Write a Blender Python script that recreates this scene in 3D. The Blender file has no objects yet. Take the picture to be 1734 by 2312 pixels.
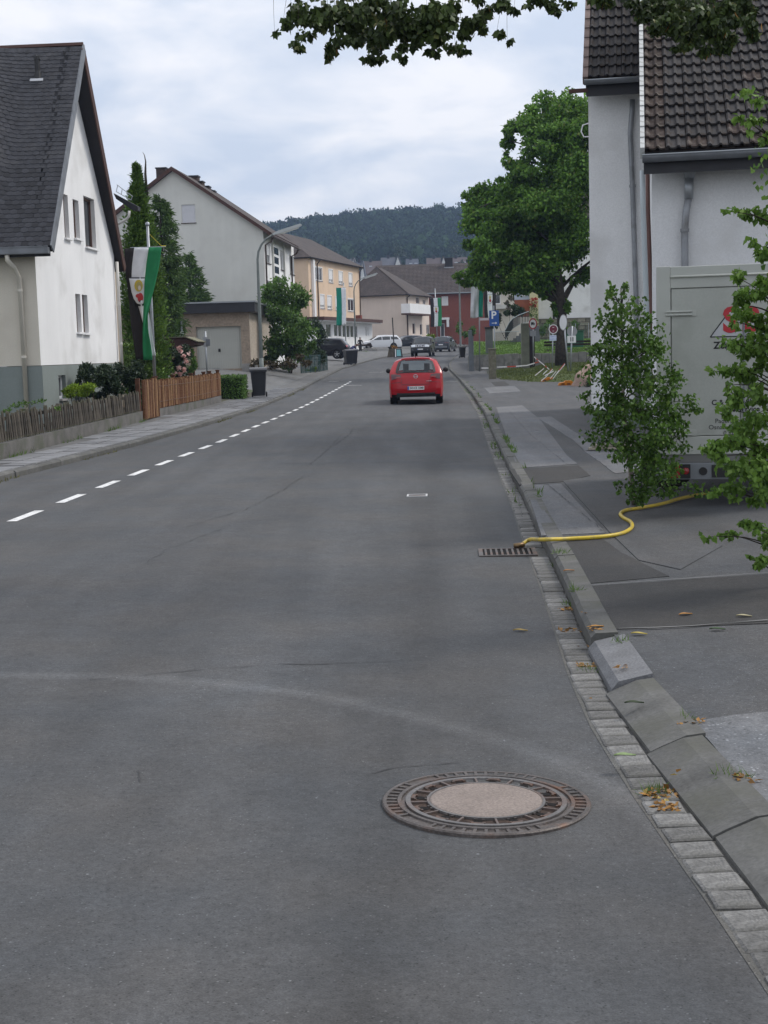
import bpy, bmesh, math, random
import numpy as np
from mathutils import Vector, Matrix
random.seed(7); np.random.seed(7)
SC = bpy.context.scene
COL = SC.collection
PI = math.pi

# ------------------------------------------------------------------ camera
F_PX = 3150.0; CAM_H = 1.64; PITCH = math.radians(6.54); ROLL = -0.028
cd = bpy.data.cameras.new('camera'); cam = bpy.data.objects.new('camera', cd); COL.objects.link(cam)
cd.sensor_fit = 'AUTO'; cd.sensor_width = 36.0; cd.lens = F_PX / 2312 * 36.0
cd.clip_start = 0.1; cd.clip_end = 6000
CR = Matrix.Rotation(PI / 2 - PITCH, 3, 'X') @ Matrix.Rotation(ROLL, 3, 'Z')
cam.matrix_world = Matrix.Translation((0, 0, CAM_H)) @ CR.to_4x4()
SC.camera = cam

# ------------------------------------------------------------------ sky + sun
w = bpy.data.worlds.new("World"); SC.world = w; w.use_nodes = True
nt = w.node_tree; nt.nodes.clear()
N = nt.nodes.new; L = nt.links.new
SUN_EL = math.radians(48); SUN_AZ = math.radians(70)      # azimuth from +Y towards +X
wo = N('ShaderNodeOutputWorld'); bg = N('ShaderNodeBackground'); bg.inputs[1].default_value = 0.15
sky = N('ShaderNodeTexSky'); sky.sky_type = 'NISHITA'; sky.sun_disc = False
sky.sun_elevation = SUN_EL; sky.sun_rotation = SUN_AZ; sky.dust_density = 2.0
tc = N('ShaderNodeTexCoord'); sep = N('ShaderNodeSeparateXYZ'); L(tc.outputs['Generated'], sep.inputs[0])
def wmath(op, a, b=None, clamp=False):
    n = N('ShaderNodeMath'); n.operation = op; n.use_clamp = clamp
    for i, v in enumerate((a, b)):
        if v is None: continue
        if isinstance(v, (int, float)): n.inputs[i].default_value = v
        else: L(v, n.inputs[i])
    return n.outputs[0]
zc = wmath('MAXIMUM', sep.outputs[2], 0.0)
den = wmath('ADD', zc, 0.24)
cx = wmath('DIVIDE', sep.outputs[0], den); cy = wmath('DIVIDE', sep.outputs[1], den)
cmb = N('ShaderNodeCombineXYZ'); L(cx, cmb.inputs[0]); L(cy, cmb.inputs[1]); cmb.inputs[2].default_value = 3.7
n1 = N('ShaderNodeTexNoise'); n1.inputs['Scale'].default_value = 3.1; n1.inputs['Detail'].default_value = 7
n1.inputs['Roughness'].default_value = 0.52; n1.inputs['Distortion'].default_value = 0.25; L(cmb.outputs[0], n1.inputs['Vector'])
rp = N('ShaderNodeValToRGB'); L(n1.outputs[0], rp.inputs[0])
e = rp.color_ramp.elements
e[0].position = 0.38; e[0].color = (0.61, 0.68, 0.80, 1)
e[1].position = 0.62; e[1].color = (0.95, 0.945, 0.97, 1)
m = e.new(0.49); m.color = (0.76, 0.80, 0.88, 1)
gain = wmath('ADD', wmath('MULTIPLY', zc, 2.2), 4.75)
vm = N('ShaderNodeVectorMath'); vm.operation = 'SCALE'; L(rp.outputs[0], vm.inputs[0]); L(gain, vm.inputs['Scale'])
mx = N('ShaderNodeMixRGB'); mx.inputs[0].default_value = 0.92; L(sky.outputs[0], mx.inputs[1]); L(vm.outputs[0], mx.inputs[2])
L(mx.outputs[0], bg.inputs[0]); L(bg.outputs[0], wo.inputs[0])

sd = bpy.data.lights.new('sun', 'SUN'); sun = bpy.data.objects.new('sun', sd); COL.objects.link(sun)
sd.energy = 1.5; sd.angle = math.radians(16); sd.color = (1.0, 0.95, 0.88)
sv = Vector((math.sin(SUN_AZ) * math.cos(SUN_EL), math.cos(SUN_AZ) * math.cos(SUN_EL), math.sin(SUN_EL)))
sun.rotation_euler = sv.to_track_quat('Z', 'Y').to_euler()

vs = SC.view_settings
vs.view_transform = 'Standard'; vs.look = 'None'; vs.exposure = 0.52; vs.gamma = 1.0; vs.use_curve_mapping = False
SC.cycles.max_bounces = 6; SC.cycles.transparent_max_bounces = 8
SC.cycles.volume_bounces = 0

# ------------------------------------------------------------------ helpers
def raydir(u, v): return CR @ Vector(((u - 867) / F_PX, (1156 - v) / F_PX, -1.0))
def at(u, v, D):
    """world point at forward distance D (m) on the sight line of photo pixel u, v"""
    d = raydir(u, v); return Vector((0, 0, CAM_H)) + d * (D / d.y)
def zr(y):
    t = y - 40.0
    return 0.0148 * t * t / (t + 10) if t > 0 else 0.0
def interp(pts):
    xs = [p[0] for p in pts]; ys = [p[1] for p in pts]
    return lambda y: float(np.interp(y, xs, ys))
KL = interp([(-12,-7.0),(0,-6.4),(10,-5.85),(19.35,-5.33),(22.2,-5.05),(26.6,-4.65),(33.3,-4.22),(43.4,-3.75),(56,-3.32),(73,-2.9),(90,-2.42),(105.5,-1.3),(118,-.35),(127,.7),(135,1.9),(155,5.2),(180,9.5),(205,16)])
KR = interp([(-12,1.5),(0,1.22),(2,1.17),(4,1.12),(5,1.08),(6,1.06),(7,1.09),(8,1.15),(10,1.27),(12.2,1.38),(15,1.54),(20,1.79),(27,2.16),(36.7,2.70),(49.6,3.24),(67,3.73),(83,4.1),(94,4.6),(105,5.3),(125,6.8),(150,9.6),(175,14),(205,21)])
def g_road(x, y): return zr(y) - 0.015 * max(0.0, min(4.0, x - KR(y) + 4.0))
def g_right(x, y):
    d = max(0.0, x - KR(y))
    low = 0.0 if y > 7.2 else -0.03 * min(1, (7.2 - y) / 1.0)
    return zr(y) + 0.045 + low + 0.012 * min(d, 5)
def g_left(x, y):
    d = max(0.0, KL(y) - x)
    ramp = max(0.0, min(1.0, (y - 46) / 10)) * (1.0 if y < 82 else max(0.4, 1 - (y - 82) / 14))
    return zr(y) + 0.09 + 0.012 * min(d, 5) + ramp * max(0, min(0.62, (d - 1.3) * 0.24))
def hit(u, v, fn):
    d = raydir(u, v); D = 2.0; c = Vector((0, 0, CAM_H))
    while D < 260:
        p = c + d * (D / d.y)
        if p.z <= fn(p.x, p.y): return p
        D += 0.02 if D < 40 else 0.1
    return p

def thing(name, label, cat, loc=(0, 0, 0), rz=0.0, group=None):
    o = bpy.data.objects.new(name, None); COL.objects.link(o)
    o.empty_display_size = 0.2
    o.location = loc; o.rotation_euler = (0, 0, rz)
    return tag(o, label, cat, group)
def tag(o, label=None, cat=None, group=None, kind=None):
    if label: o['label'] = label
    if cat: o['category'] = cat
    if group: o['group'] = group
    if kind: o['kind'] = kind
    return o
def kids(o): return [c for c in ALLCH.get(o.name, [])]
ALLCH = {}
def link(o, parent=None):
    COL.objects.link(o)
    if parent is not None:
        o.parent = parent; ALLCH.setdefault(parent.name, []).append(o)
    return o
def copy_tree(o, parent=None):
    c = o.copy(); link(c, parent)
    for ch in list(ALLCH.get(o.name, [])): copy_tree(ch, c)
    return c
def base_of(o):
    v = Vector((0, 0, 0))
    while o is not None: v = v + o.location; o = o.parent
    return v

class MB:
    def __init__(s): s.v = []; s.f = []; s.m = []; s.xf = None
    def add(s, vs, fs, mi=0):
        b = len(s.v)
        if s.xf is not None: vs = [s.xf @ Vector(p) for p in vs]
        s.v.extend([tuple(p) for p in vs]); s.f.extend([tuple(b + i for i in f) for f in fs]); s.m.extend([mi] * len(fs)); return s
    def box(s, lo, hi, mi=0):
        x0, y0, z0 = lo; x1, y1, z1 = hi
        return s.add([(x0,y0,z0),(x1,y0,z0),(x1,y1,z0),(x0,y1,z0),(x0,y0,z1),(x1,y0,z1),(x1,y1,z1),(x0,y1,z1)],
                     [(0,3,2,1),(4,5,6,7),(0,1,5,4),(1,2,6,5),(2,3,7,6),(3,0,4,7)], mi)
    def bar(s, o, u, n, up, lo, hi, mi=0):
        """box in a frame o + a*u + b*n + c*up"""
        o, u, n, up = Vector(o), Vector(u), Vector(n), Vector(up)
        P = lambda a, b, c: o + u * a + n * b + up * c
        x0, y0, z0 = lo; x1, y1, z1 = hi
        return s.add([P(x0,y0,z0),P(x1,y0,z0),P(x1,y1,z0),P(x0,y1,z0),P(x0,y0,z1),P(x1,y0,z1),P(x1,y1,z1),P(x0,y1,z1)],
                     [(0,3,2,1),(4,5,6,7),(0,1,5,4),(1,2,6,5),(2,3,7,6),(3,0,4,7)], mi)
    def rod(s, p0, p1, r0, r1=None, n=8, mi=0, caps=True):
        return s.tube([p0, p1], [r0, r0 if r1 is None else r1], n, mi, caps)
    def tube(s, pts, r, n=8, mi=0, caps=True):
        pts = [Vector(p) for p in pts]; k = len(pts)
        rs = r if isinstance(r, (list, tuple)) else [r] * k
        vs = []; up = None
        for i in range(k):
            t = (pts[min(i + 1, k - 1)] - pts[max(i - 1, 0)]).normalized()
            if up is None: a = Vector((0, 0, 1)) if abs(t.z) < 0.9 else Vector((1, 0, 0))
            else: a = up
            e1 = t.cross(a).normalized(); e2 = e1.cross(t).normalized(); up = e2
            for j in range(n):
                q = 2 * PI * j / n; vs.append(pts[i] + (e1 * math.cos(q) + e2 * math.sin(q)) * rs[i])
        fs = [(i*n+j, i*n+(j+1)%n, (i+1)*n+(j+1)%n, (i+1)*n+j) for i in range(k-1) for j in range(n)]
        if caps: fs += [tuple(range(n-1, -1, -1)), tuple((k-1)*n+j for j in range(n))]
        return s.add(vs, fs, mi)
    def prism(s, poly, o, u, w, n, d, mi=0, mside=None):
        """polygon (a,b) in plane o,u,w pushed by d along n"""
        o, u, w, n = Vector(o), Vector(u), Vector(w), Vector(n); k = len(poly)
        a = [o + u * p[0] + w * p[1] for p in poly]; b = [p + n * d for p in a]
        s.add(a + b, [tuple(range(k)), tuple(range(2*k-1, k-1, -1))], mi)
        return s.add(a + b, [(i, k+i, k+(i+1)%k, (i+1)%k) for i in range(k)], mi if mside is None else mside)
    def lathe(s, prof, c=(0,0,0), n=32, mi=0, ax='Z'):
        vs = []; k = len(prof); c = Vector(c)
        for r, h in prof:
            for j in range(n):
                q = 2*PI*j/n
                p = (r*math.cos(q), r*math.sin(q), h) if ax == 'Z' else ((r*math.cos(q), h, r*math.sin(q)) if ax == 'Y' else (h, r*math.cos(q), r*math.sin(q)))
                vs.append(c + Vector(p))
        fs = [(i*n+j, i*n+(j+1)%n, (i+1)*n+(j+1)%n, (i+1)*n+j) for i in range(k-1) for j in range(n)]
        return s.add(vs, fs, mi)
    def grid(s, P, ni, nj, mi=0):
        vs = [P(i, j) for i in range(ni) for j in range(nj)]
        fs = [(i*nj+j, (i+1)*nj+j, (i+1)*nj+j+1, i*nj+j+1) for i in range(ni-1) for j in range(nj-1)]
        return s.add(vs, fs, mi)
    def mesh(s, name, mats, smooth=False, off=None):
        me = bpy.data.meshes.new(name)
        vs = s.v if off is None else [(p[0]-off[0], p[1]-off[1], p[2]-off[2]) for p in s.v]
        me.from_pydata(vs, [], s.f)
        for mt in (mats if isinstance(mats, (list, tuple)) else [mats]): me.materials.append(mt)
        if len(me.polygons):
            me.polygons.foreach_set('material_index', s.m)
            if smooth: me.polygons.foreach_set('use_smooth', [True] * len(s.f))
        me.update(); return me
    def build(s, name, mats, parent=None, world=False, smooth=False, kind=None, loc=None):
        off = None
        if world and parent is not None: off = base_of(parent)
        if loc is not None: off = Vector(loc)
        o = bpy.data.objects.new(name, s.mesh(name, mats, smooth, off)); link(o, parent)
        if loc is not None: o.location = loc
        if kind: o['kind'] = kind
        return o
def bevel(o, wdt=0.01, seg=2):
    md = o.modifiers.new('bevel', 'BEVEL'); md.width = wdt; md.segments = seg; md.limit_method = 'ANGLE'; md.angle_limit = math.radians(40); return o

# ------------------------------------------------------------------ materials
def nodes(name):
    mt = bpy.data.materials.new(name); mt.use_nodes = True; t = mt.node_tree
    return mt, t, t.nodes['Principled BSDF']
def c4(c, k=1.0): return (min(1, c[0]*k), min(1, c[1]*k), min(1, c[2]*k), 1)
MATS = {}
def mat(name, col, rough=0.75, var=0.12, scale=3.0, fine=0.0, fscale=60, bump=0.0, bscale=40, metal=0.0, spec=0.3, rnd=0.0, stain=None, stain_scale=1.2, coat=0.0, streak=0.0):
    """two scales of noise in colour, optional stain colour, bump and per-object variation"""
    if name in MATS: return MATS[name]
    mt, t, b = nodes(name); N = t.nodes.new; L = t.links.new
    tc = N('ShaderNodeTexCoord'); src = tc.outputs['Object']
    def noise(sc, det=5):
        n = N('ShaderNodeTexNoise'); n.inputs['Scale'].default_value = sc; n.inputs['Detail'].default_value = det; L(src, n.inputs['Vector']); return n.outputs[0]
    rp = N('ShaderNodeValToRGB'); L(noise(scale), rp.inputs[0])
    rp.color_ramp.elements[0].position = .3; rp.color_ramp.elements[1].position = .7
    rp.color_ramp.elements[0].color = c4(col, 1 - var); rp.color_ramp.elements[1].color = c4(col, 1 + var)
    out = rp.outputs[0]
    def mul(c, f):
        n = N('ShaderNodeMixRGB'); n.blend_type = 'MULTIPLY'; n.inputs[0].default_value = 1; L(c, n.inputs[1]); L(f, n.inputs[2]); return n.outputs[0]
    def rng(src_, lo, hi, a=.3, c=.7):
        n = N('ShaderNodeMapRange'); n.inputs[1].default_value = a; n.inputs[2].default_value = c; n.inputs[3].default_value = lo; n.inputs[4].default_value = hi; L(src_, n.inputs[0]); return n.outputs[0]
    if fine: out = mul(out, rng(noise(fscale, 3), 1 - fine, 1 + fine))
    if streak:   # rain streaks running down the wall
        mp = N('ShaderNodeMapping'); mp.inputs['Scale'].default_value = (2.6, 2.6, .16); L(src, mp.inputs[0]); n = N('ShaderNodeTexNoise'); n.inputs['Scale'].default_value = 1.3; n.inputs['Detail'].default_value = 6; L(mp.outputs[0], n.inputs['Vector']); out = mul(out, rng(n.outputs[0], 1 - streak, 1 + streak*.5))
    if rnd:
        oi = N('ShaderNodeObjectInfo'); out = mul(out, rng(oi.outputs['Random'], 1 - rnd, 1 + rnd, 0, 1))
    if stain is not None:
        n = N('ShaderNodeMixRGB'); L(rng(noise(stain_scale, 8), 0, 1, .52, .72), n.inputs[0]); L(out, n.inputs[1]); n.inputs[2].default_value = c4(stain); out = n.outputs[0]
    L(out, b.inputs['Base Color'])
    b.inputs['Roughness'].default_value = rough; b.inputs['Metallic'].default_value = metal; b.inputs['Specular IOR Level'].default_value = spec
    b.inputs['Coat Weight'].default_value = coat; b.inputs['Coat Roughness'].default_value = 0.05
    if bump:
        n = N('ShaderNodeBump'); n.inputs['Strength'].default_value = bump; n.inputs['Distance'].default_value = 0.01; L(noise(bscale, 4), n.inputs['Height']); L(n.outputs[0], b.inputs['Normal'])
    MATS[name] = mt; return mt
def leafmat(name, c1, c2, trans=0.25, rough=0.55, c3=None):
    mt, t, b = nodes(name); N = t.nodes.new; L = t.links.new
    g = N('ShaderNodeNewGeometry'); oi = N('ShaderNodeObjectInfo'); ad = N('ShaderNodeMath'); ad.operation = 'ADD'; L(g.outputs['Random Per Island'], ad.inputs[0]); L(oi.outputs['Random'], ad.inputs[1])
    fr = N('ShaderNodeMath'); fr.operation = 'FRACT'; L(ad.outputs[0], fr.inputs[0]); rp = N('ShaderNodeValToRGB'); L(fr.outputs[0], rp.inputs[0])
    rp.color_ramp.elements[0].color = c4(c1); rp.color_ramp.elements[1].color = c4(c2)
    if c3: q = rp.color_ramp.elements.new(.93); q.color = c4(c2); rp.color_ramp.elements[-1].color = c4(c3)
    tc = N('ShaderNodeTexCoord'); n = N('ShaderNodeTexNoise'); n.inputs['Scale'].default_value = 0.9; n.inputs['Detail'].default_value = 3; L(tc.outputs['Object'], n.inputs['Vector'])
    mr = N('ShaderNodeMapRange'); mr.inputs[1].default_value = .3; mr.inputs[2].default_value = .7; mr.inputs[3].default_value = .75; mr.inputs[4].default_value = 1.25; L(n.outputs[0], mr.inputs[0])
    mu = N('ShaderNodeMixRGB'); mu.blend_type = 'MULTIPLY'; mu.inputs[0].default_value = 1; L(rp.outputs[0], mu.inputs[1]); L(mr.outputs[0], mu.inputs[2])
    L(mu.outputs[0], b.inputs['Base Color']); b.inputs['Roughness'].default_value = rough; b.inputs['Specular IOR Level'].default_value = .3 if rough < .9 else 0.0
    tr = N('ShaderNodeBsdfTranslucent'); L(mu.outputs[0], tr.inputs[0])
    ms = N('ShaderNodeMixShader'); ms.inputs[0].default_value = trans; L(b.outputs[0], ms.inputs[1]); L(tr.outputs[0], ms.inputs[2])
    L(ms.outputs[0], t.nodes['Material Output'].inputs[0]); return mt
def plain(name, col, rough=0.5, metal=0.0, spec=0.5, coat=0.0):
    return mat(name, col, rough, var=0.05, scale=2.0, metal=metal, spec=spec, coat=coat)
def glassmat(name, col):
    mt, t, b = nodes(name); b.inputs['Base Color'].default_value = c4(col); b.inputs['Roughness'].default_value = .06; b.inputs['Specular IOR Level'].default_value = .8
    n = t.nodes.new('ShaderNodeTexNoise'); n.inputs['Scale'].default_value = 1.5; bm = t.nodes.new('ShaderNodeBump'); bm.inputs['Strength'].default_value = .06; bm.inputs['Distance'].default_value = .05
    t.links.new(n.outputs[0], bm.inputs['Height']); t.links.new(bm.outputs[0], b.inputs['Normal']); return mt

GLASS = glassmat('window_glass', (.03, .035, .04)); GLASS_C = glassmat('curtained_glass', (.33, .34, .35)); CARGLASS = glassmat('car_glass', (.02, .025, .028))
def clearglass():
    mt, t, b = nodes('rear_glass'); tr = t.nodes.new('ShaderNodeBsdfTransparent'); tr.inputs[0].default_value = (.82, .88, .90, 1); gl = t.nodes.new('ShaderNodeBsdfGlossy'); gl.inputs['Roughness'].default_value = .03
    fr = t.nodes.new('ShaderNodeFresnel'); fr.inputs[0].default_value = 1.5; ms = t.nodes.new('ShaderNodeMixShader'); L_ = t.links.new; L_(fr.outputs[0], ms.inputs[0]); L_(tr.outputs[0], ms.inputs[1]); L_(gl.outputs[0], ms.inputs[2]); L_(ms.outputs[0], t.nodes['Material Output'].inputs[0]); return mt
SEEGLASS = clearglass()
WHITE = plain('white_paint', (.78, .78, .78), .5); BLACK = plain('black_plastic', (.012, .012, .013), .5); RUBBER = mat('rubber', (.015, .015, .015), .85)
GREYM = plain('galvanised_steel', (.33, .35, .37), .45, .6); ZINC = mat('weathered_zinc', (.17, .18, .195), .5, .2, 4, metal=.3)
BROWNPIPE = plain('brown_pipe', (.05, .03, .025), .5); DARKPIPE = plain('dark_pipe', (.03, .028, .03), .5)
WOODD = mat('weathered_wood', (.075, .065, .052), .9, .35, 6, fine=.3, fscale=40, bump=.4, bscale=60, rnd=.35, stain=(.10, .11, .05), stain_scale=5)
BARK = mat('bark', (.05, .042, .035), .95, .4, 9, fine=.3, fscale=50, bump=.8, bscale=22)
BIRCHBARK = mat('birch_bark', (.22, .19, .16), .8, .5, 25, bump=.3)
STEM = mat('twig_bark', (.035, .028, .02), .9, .2)
CONC = mat('concrete', (.27, .26, .245), .9, .18, 4, fine=.15, fscale=70, bump=.3, rnd=.12, stain=(.14, .145, .12), stain_scale=3)
CONCD = mat('dark_concrete', (.13, .125, .118), .9, .25, 3, fine=.2, fscale=60, bump=.3, stain=(.08, .09, .06))
# ------------------------------------------------------------------ foliage helpers
def np_mesh(name, V, Fc, mats, k):
    """mesh from numpy: V (n,3), Fc (m,k)"""
    me = bpy.data.meshes.new(name); me.vertices.add(len(V)); me.vertices.foreach_set('co', V.astype(np.float32).ravel())
    me.loops.add(Fc.size); me.loops.foreach_set('vertex_index', Fc.astype(np.int32).ravel())
    me.polygons.add(len(Fc)); me.polygons.foreach_set('loop_start', np.arange(0, Fc.size, k, dtype=np.int32)); me.polygons.foreach_set('loop_total', np.full(len(Fc), k, dtype=np.int32))
    for mt in (mats if isinstance(mats, (list, tuple)) else [mats]): me.materials.append(mt)
    me.update(calc_edges=True); return me
def unit(a): return a / np.maximum(np.linalg.norm(a, axis=1, keepdims=True), 1e-9)
def leaf_geo(P, S, aspect=.62, tip=None, flat=None, fold=.12):
    """folded pointed leaves at points P, lengths S; tip/flat give the wanted direction and normal"""
    n = len(P); r = np.random
    T = unit(r.normal(size=(n, 3))) if tip is None else unit(tip)
    A = r.normal(size=(n, 3)) if flat is None else flat
    B = unit(np.cross(T, A)); Nn = np.cross(B, T); S = np.asarray(S).reshape(-1, 1)
    W = S * aspect * .5
    v0 = P; v1 = P + T*S*.38 + B*W + Nn*S*fold; v2 = P + T*S; v3 = P + T*S*.38 - B*W + Nn*S*fold
    V = np.stack([v0, v1, v2, v3], 1).reshape(-1, 3)
    i = np.arange(n)[:, None] * 4
    return V, np.concatenate([i + np.array([[0, 1, 2]]), i + np.array([[0, 2, 3]])], 1).reshape(-1, 3)
def foliage(name, P, S, mt, parent=None, aspect=.62, tip=None, flat=None, fold=.12, kind='stuff'):
    off = np.array(base_of(parent)) if parent is not None else np.zeros(3)
    V, Fc = leaf_geo(np.asarray(P) - off, S, aspect, tip, flat, fold)
    o = bpy.data.objects.new(name, np_mesh(name, V, Fc, mt, 3)); link(o, parent)
    if kind: o['kind'] = kind
    return o
def sphere_pts(n, c, r, shell=.55):
    d = unit(np.random.normal(size=(n, 3))); q = (shell + (1 - shell) * np.random.rand(n, 1)) if shell < 1 else 1
    return np.asarray(c) + d * q * np.asarray(r), d
def clumped(n, c, r, k, cr, shell=.5):
    """n points in k clumps spread over an ellipsoid: uneven outline with gaps"""
    C, D = sphere_pts(k, c, r, shell); idx = np.random.randint(0, k, n)
    q = unit(np.random.normal(size=(n, 3))) * np.random.rand(n, 1) ** .5
    R = cr * (0.6 + .8 * np.random.rand(k, 1))
    return C[idx] + q * R[idx] * np.array([1, 1, .7]), unit(q + .6 * D[idx])
G_TREE = leafmat('maple_leaves', (.04, .095, .016), (.18, .34, .05), .42, c3=(.2, .22, .06))
G_LIME = leafmat('lime_leaves', (.02, .034, .010), (.075, .115, .028), .12, c3=(.2, .2, .07))
G_BIRCH = leafmat('birch_leaves', (.03, .068, .011), (.10, .195, .03), .3, c3=(.18, .27, .06))
G_BIRCH2 = leafmat('bright_birch_leaves', (.075, .15, .025), (.18, .31, .055), .38, c3=(.26, .38, .10))
G_CON = leafmat('conifer_needles', (.04, .088, .015), (.155, .26, .045), .25)
G_SPR = leafmat('spruce_needles', (.036, .078, .02), (.12, .205, .05), .22)
G_SHR = leafmat('shrub_leaves', (.045, .09, .02), (.13, .24, .045), .25)
G_DARK = leafmat('dark_shrub_leaves', (.014, .03, .016), (.045, .075, .03), .1)
G_YEL = leafmat('yellow_green_leaves', (.10, .17, .012), (.25, .36, .03), .3)
G_GRASS = leafmat('grass_blades', (.06, .12, .02), (.14, .23, .045), .25)
G_HILL = leafmat('hill_tree_leaves', (.013, .026, .018), (.036, .066, .030), .05, c3=(.055, .09, .03), rough=1.0)
PINK = leafmat('pink_petals', (.75, .40, .38), (.88, .68, .62), .2)
DRY = leafmat('dry_leaves', (.16, .08, .02), (.42, .22, .06), .2, c3=(.45, .40, .12))
def blades(name, P, h, mt, parent=None, wd=.006, lean=.4, kind='stuff', label=None):
    P = np.asarray(P); n = len(P); H = (np.asarray(h) * (.5 + .9*np.random.rand(n))).reshape(-1, 1)
    t = np.zeros((n, 3)); t[:, 2] = 1; t += np.random.normal(size=(n, 3)) * lean; t[:, 2] = abs(t[:, 2]); t = unit(t)
    s = unit(np.cross(t, np.random.normal(size=(n, 3)))) * wd
    off = np.array(base_of(parent)) if parent is not None else 0
    V = np.stack([P - s, P + s, P + t*H], 1).reshape(-1, 3) - off
    o = bpy.data.objects.new(name, np_mesh(name, V, np.arange(3*n).reshape(-1, 3), mt, 3)); link(o, parent)
    if kind: o['kind'] = kind
    return o

# ------------------------------------------------------------------ ground, hill, forest
def hump(x, y):
    """terrain far from the street: the valley side, then the wooded hill"""
    z = zr(y) - .35
    if y > 205:
        z = zr(205) - .35 + (y - 205) * .075
        if y > 560:
            ridge = 73.5 - .0007*(x - 40)**2 if abs(x - 40) < 160 else 55.6
            t = min(1.0, (y - 560) / 340); t = t*t*(3 - 2*t); z0 = zr(205) - .35 + 355*.075
            z = z0 + (max(40, ridge) - z0) * t - max(0, y - 905) * .05
    return z
GROUND = mat('meadow_ground', (.075, .085, .04), .95, .3, .15, fine=.2, fscale=3)
ys = list(range(-60, 210, 6)) + list(range(210, 1000, 15)) + list(range(1000, 2600, 150)); xs_ = [-900, -600, -450, -350] + list(range(-300, 301, 10)) + [350, 450, 600, 900]
g = MB(); g.grid(lambda i, j: (xs_[j], ys[i], hump(xs_[j], ys[i])), len(ys), len(xs_))
tag(g.build('ground', GROUND, smooth=True), kind='structure')

def far_forest():
    bm = bmesh.new(); bmesh.ops.create_icosphere(bm, subdivisions=2, radius=1)
    iv = np.array([v.co[:] for v in bm.verts]); fi = np.array([[v.index for v in f.verts] for f in bm.faces]); bm.free()
    rs = np.random.RandomState(3); Vs = []; Fs = []; LP = []; LS = []; LD = []; b = 0
    pts = []
    for y in np.arange(585, 925, 5.6):
        for x in np.arange(-150, 215, 5.6):
            pts.append((x + rs.uniform(-3, 3), y + rs.uniform(-3, 3)))
    for x, y in pts:
        z = hump(x, y); s = rs.uniform(2.6, 4.6); h = s * rs.uniform(1.0, 1.5)
        ph = rs.uniform(0, 6, 3)
        n = 1 + .16*np.sin(iv*3.1 + ph).sum(1, keepdims=True) + .10*rs.normal(size=(len(iv), 1))
        V = iv * n * np.array([s, s, h])*.86 + np.array([x, y, z + 8 + h*.4]); Vs.append(V); Fs.append(fi + b); b += len(iv)
        k = 95; d = unit(rs.normal(size=(k, 3))); d[:, 2] = abs(d[:, 2]) * .9
        LP.append(d * np.array([s, s, h]) * (.9 + .45*rs.rand(k, 1)) + np.array([x, y, z + 8 + h*.4])); LS.append(rs.uniform(.7, 1.8, k)); LD.append(d)
    V = np.concatenate(Vs); Fc = np.concatenate(Fs)
    V2, F2 = leaf_geo(np.concatenate(LP), np.concatenate(LS), .9, tip=np.concatenate(LD) + np.random.normal(size=(sum(map(len, LP)), 3))*.6)
    o = bpy.data.objects.new('forest', np_mesh('forest', np.concatenate([V, V2]), np.concatenate([Fc, F2 + len(V)]), G_HILL, 3)); link(o)
    tag(o, 'dark wooded hill of dense deciduous trees closing the view behind the village', 'forest', kind='stuff')
far_forest()

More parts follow.
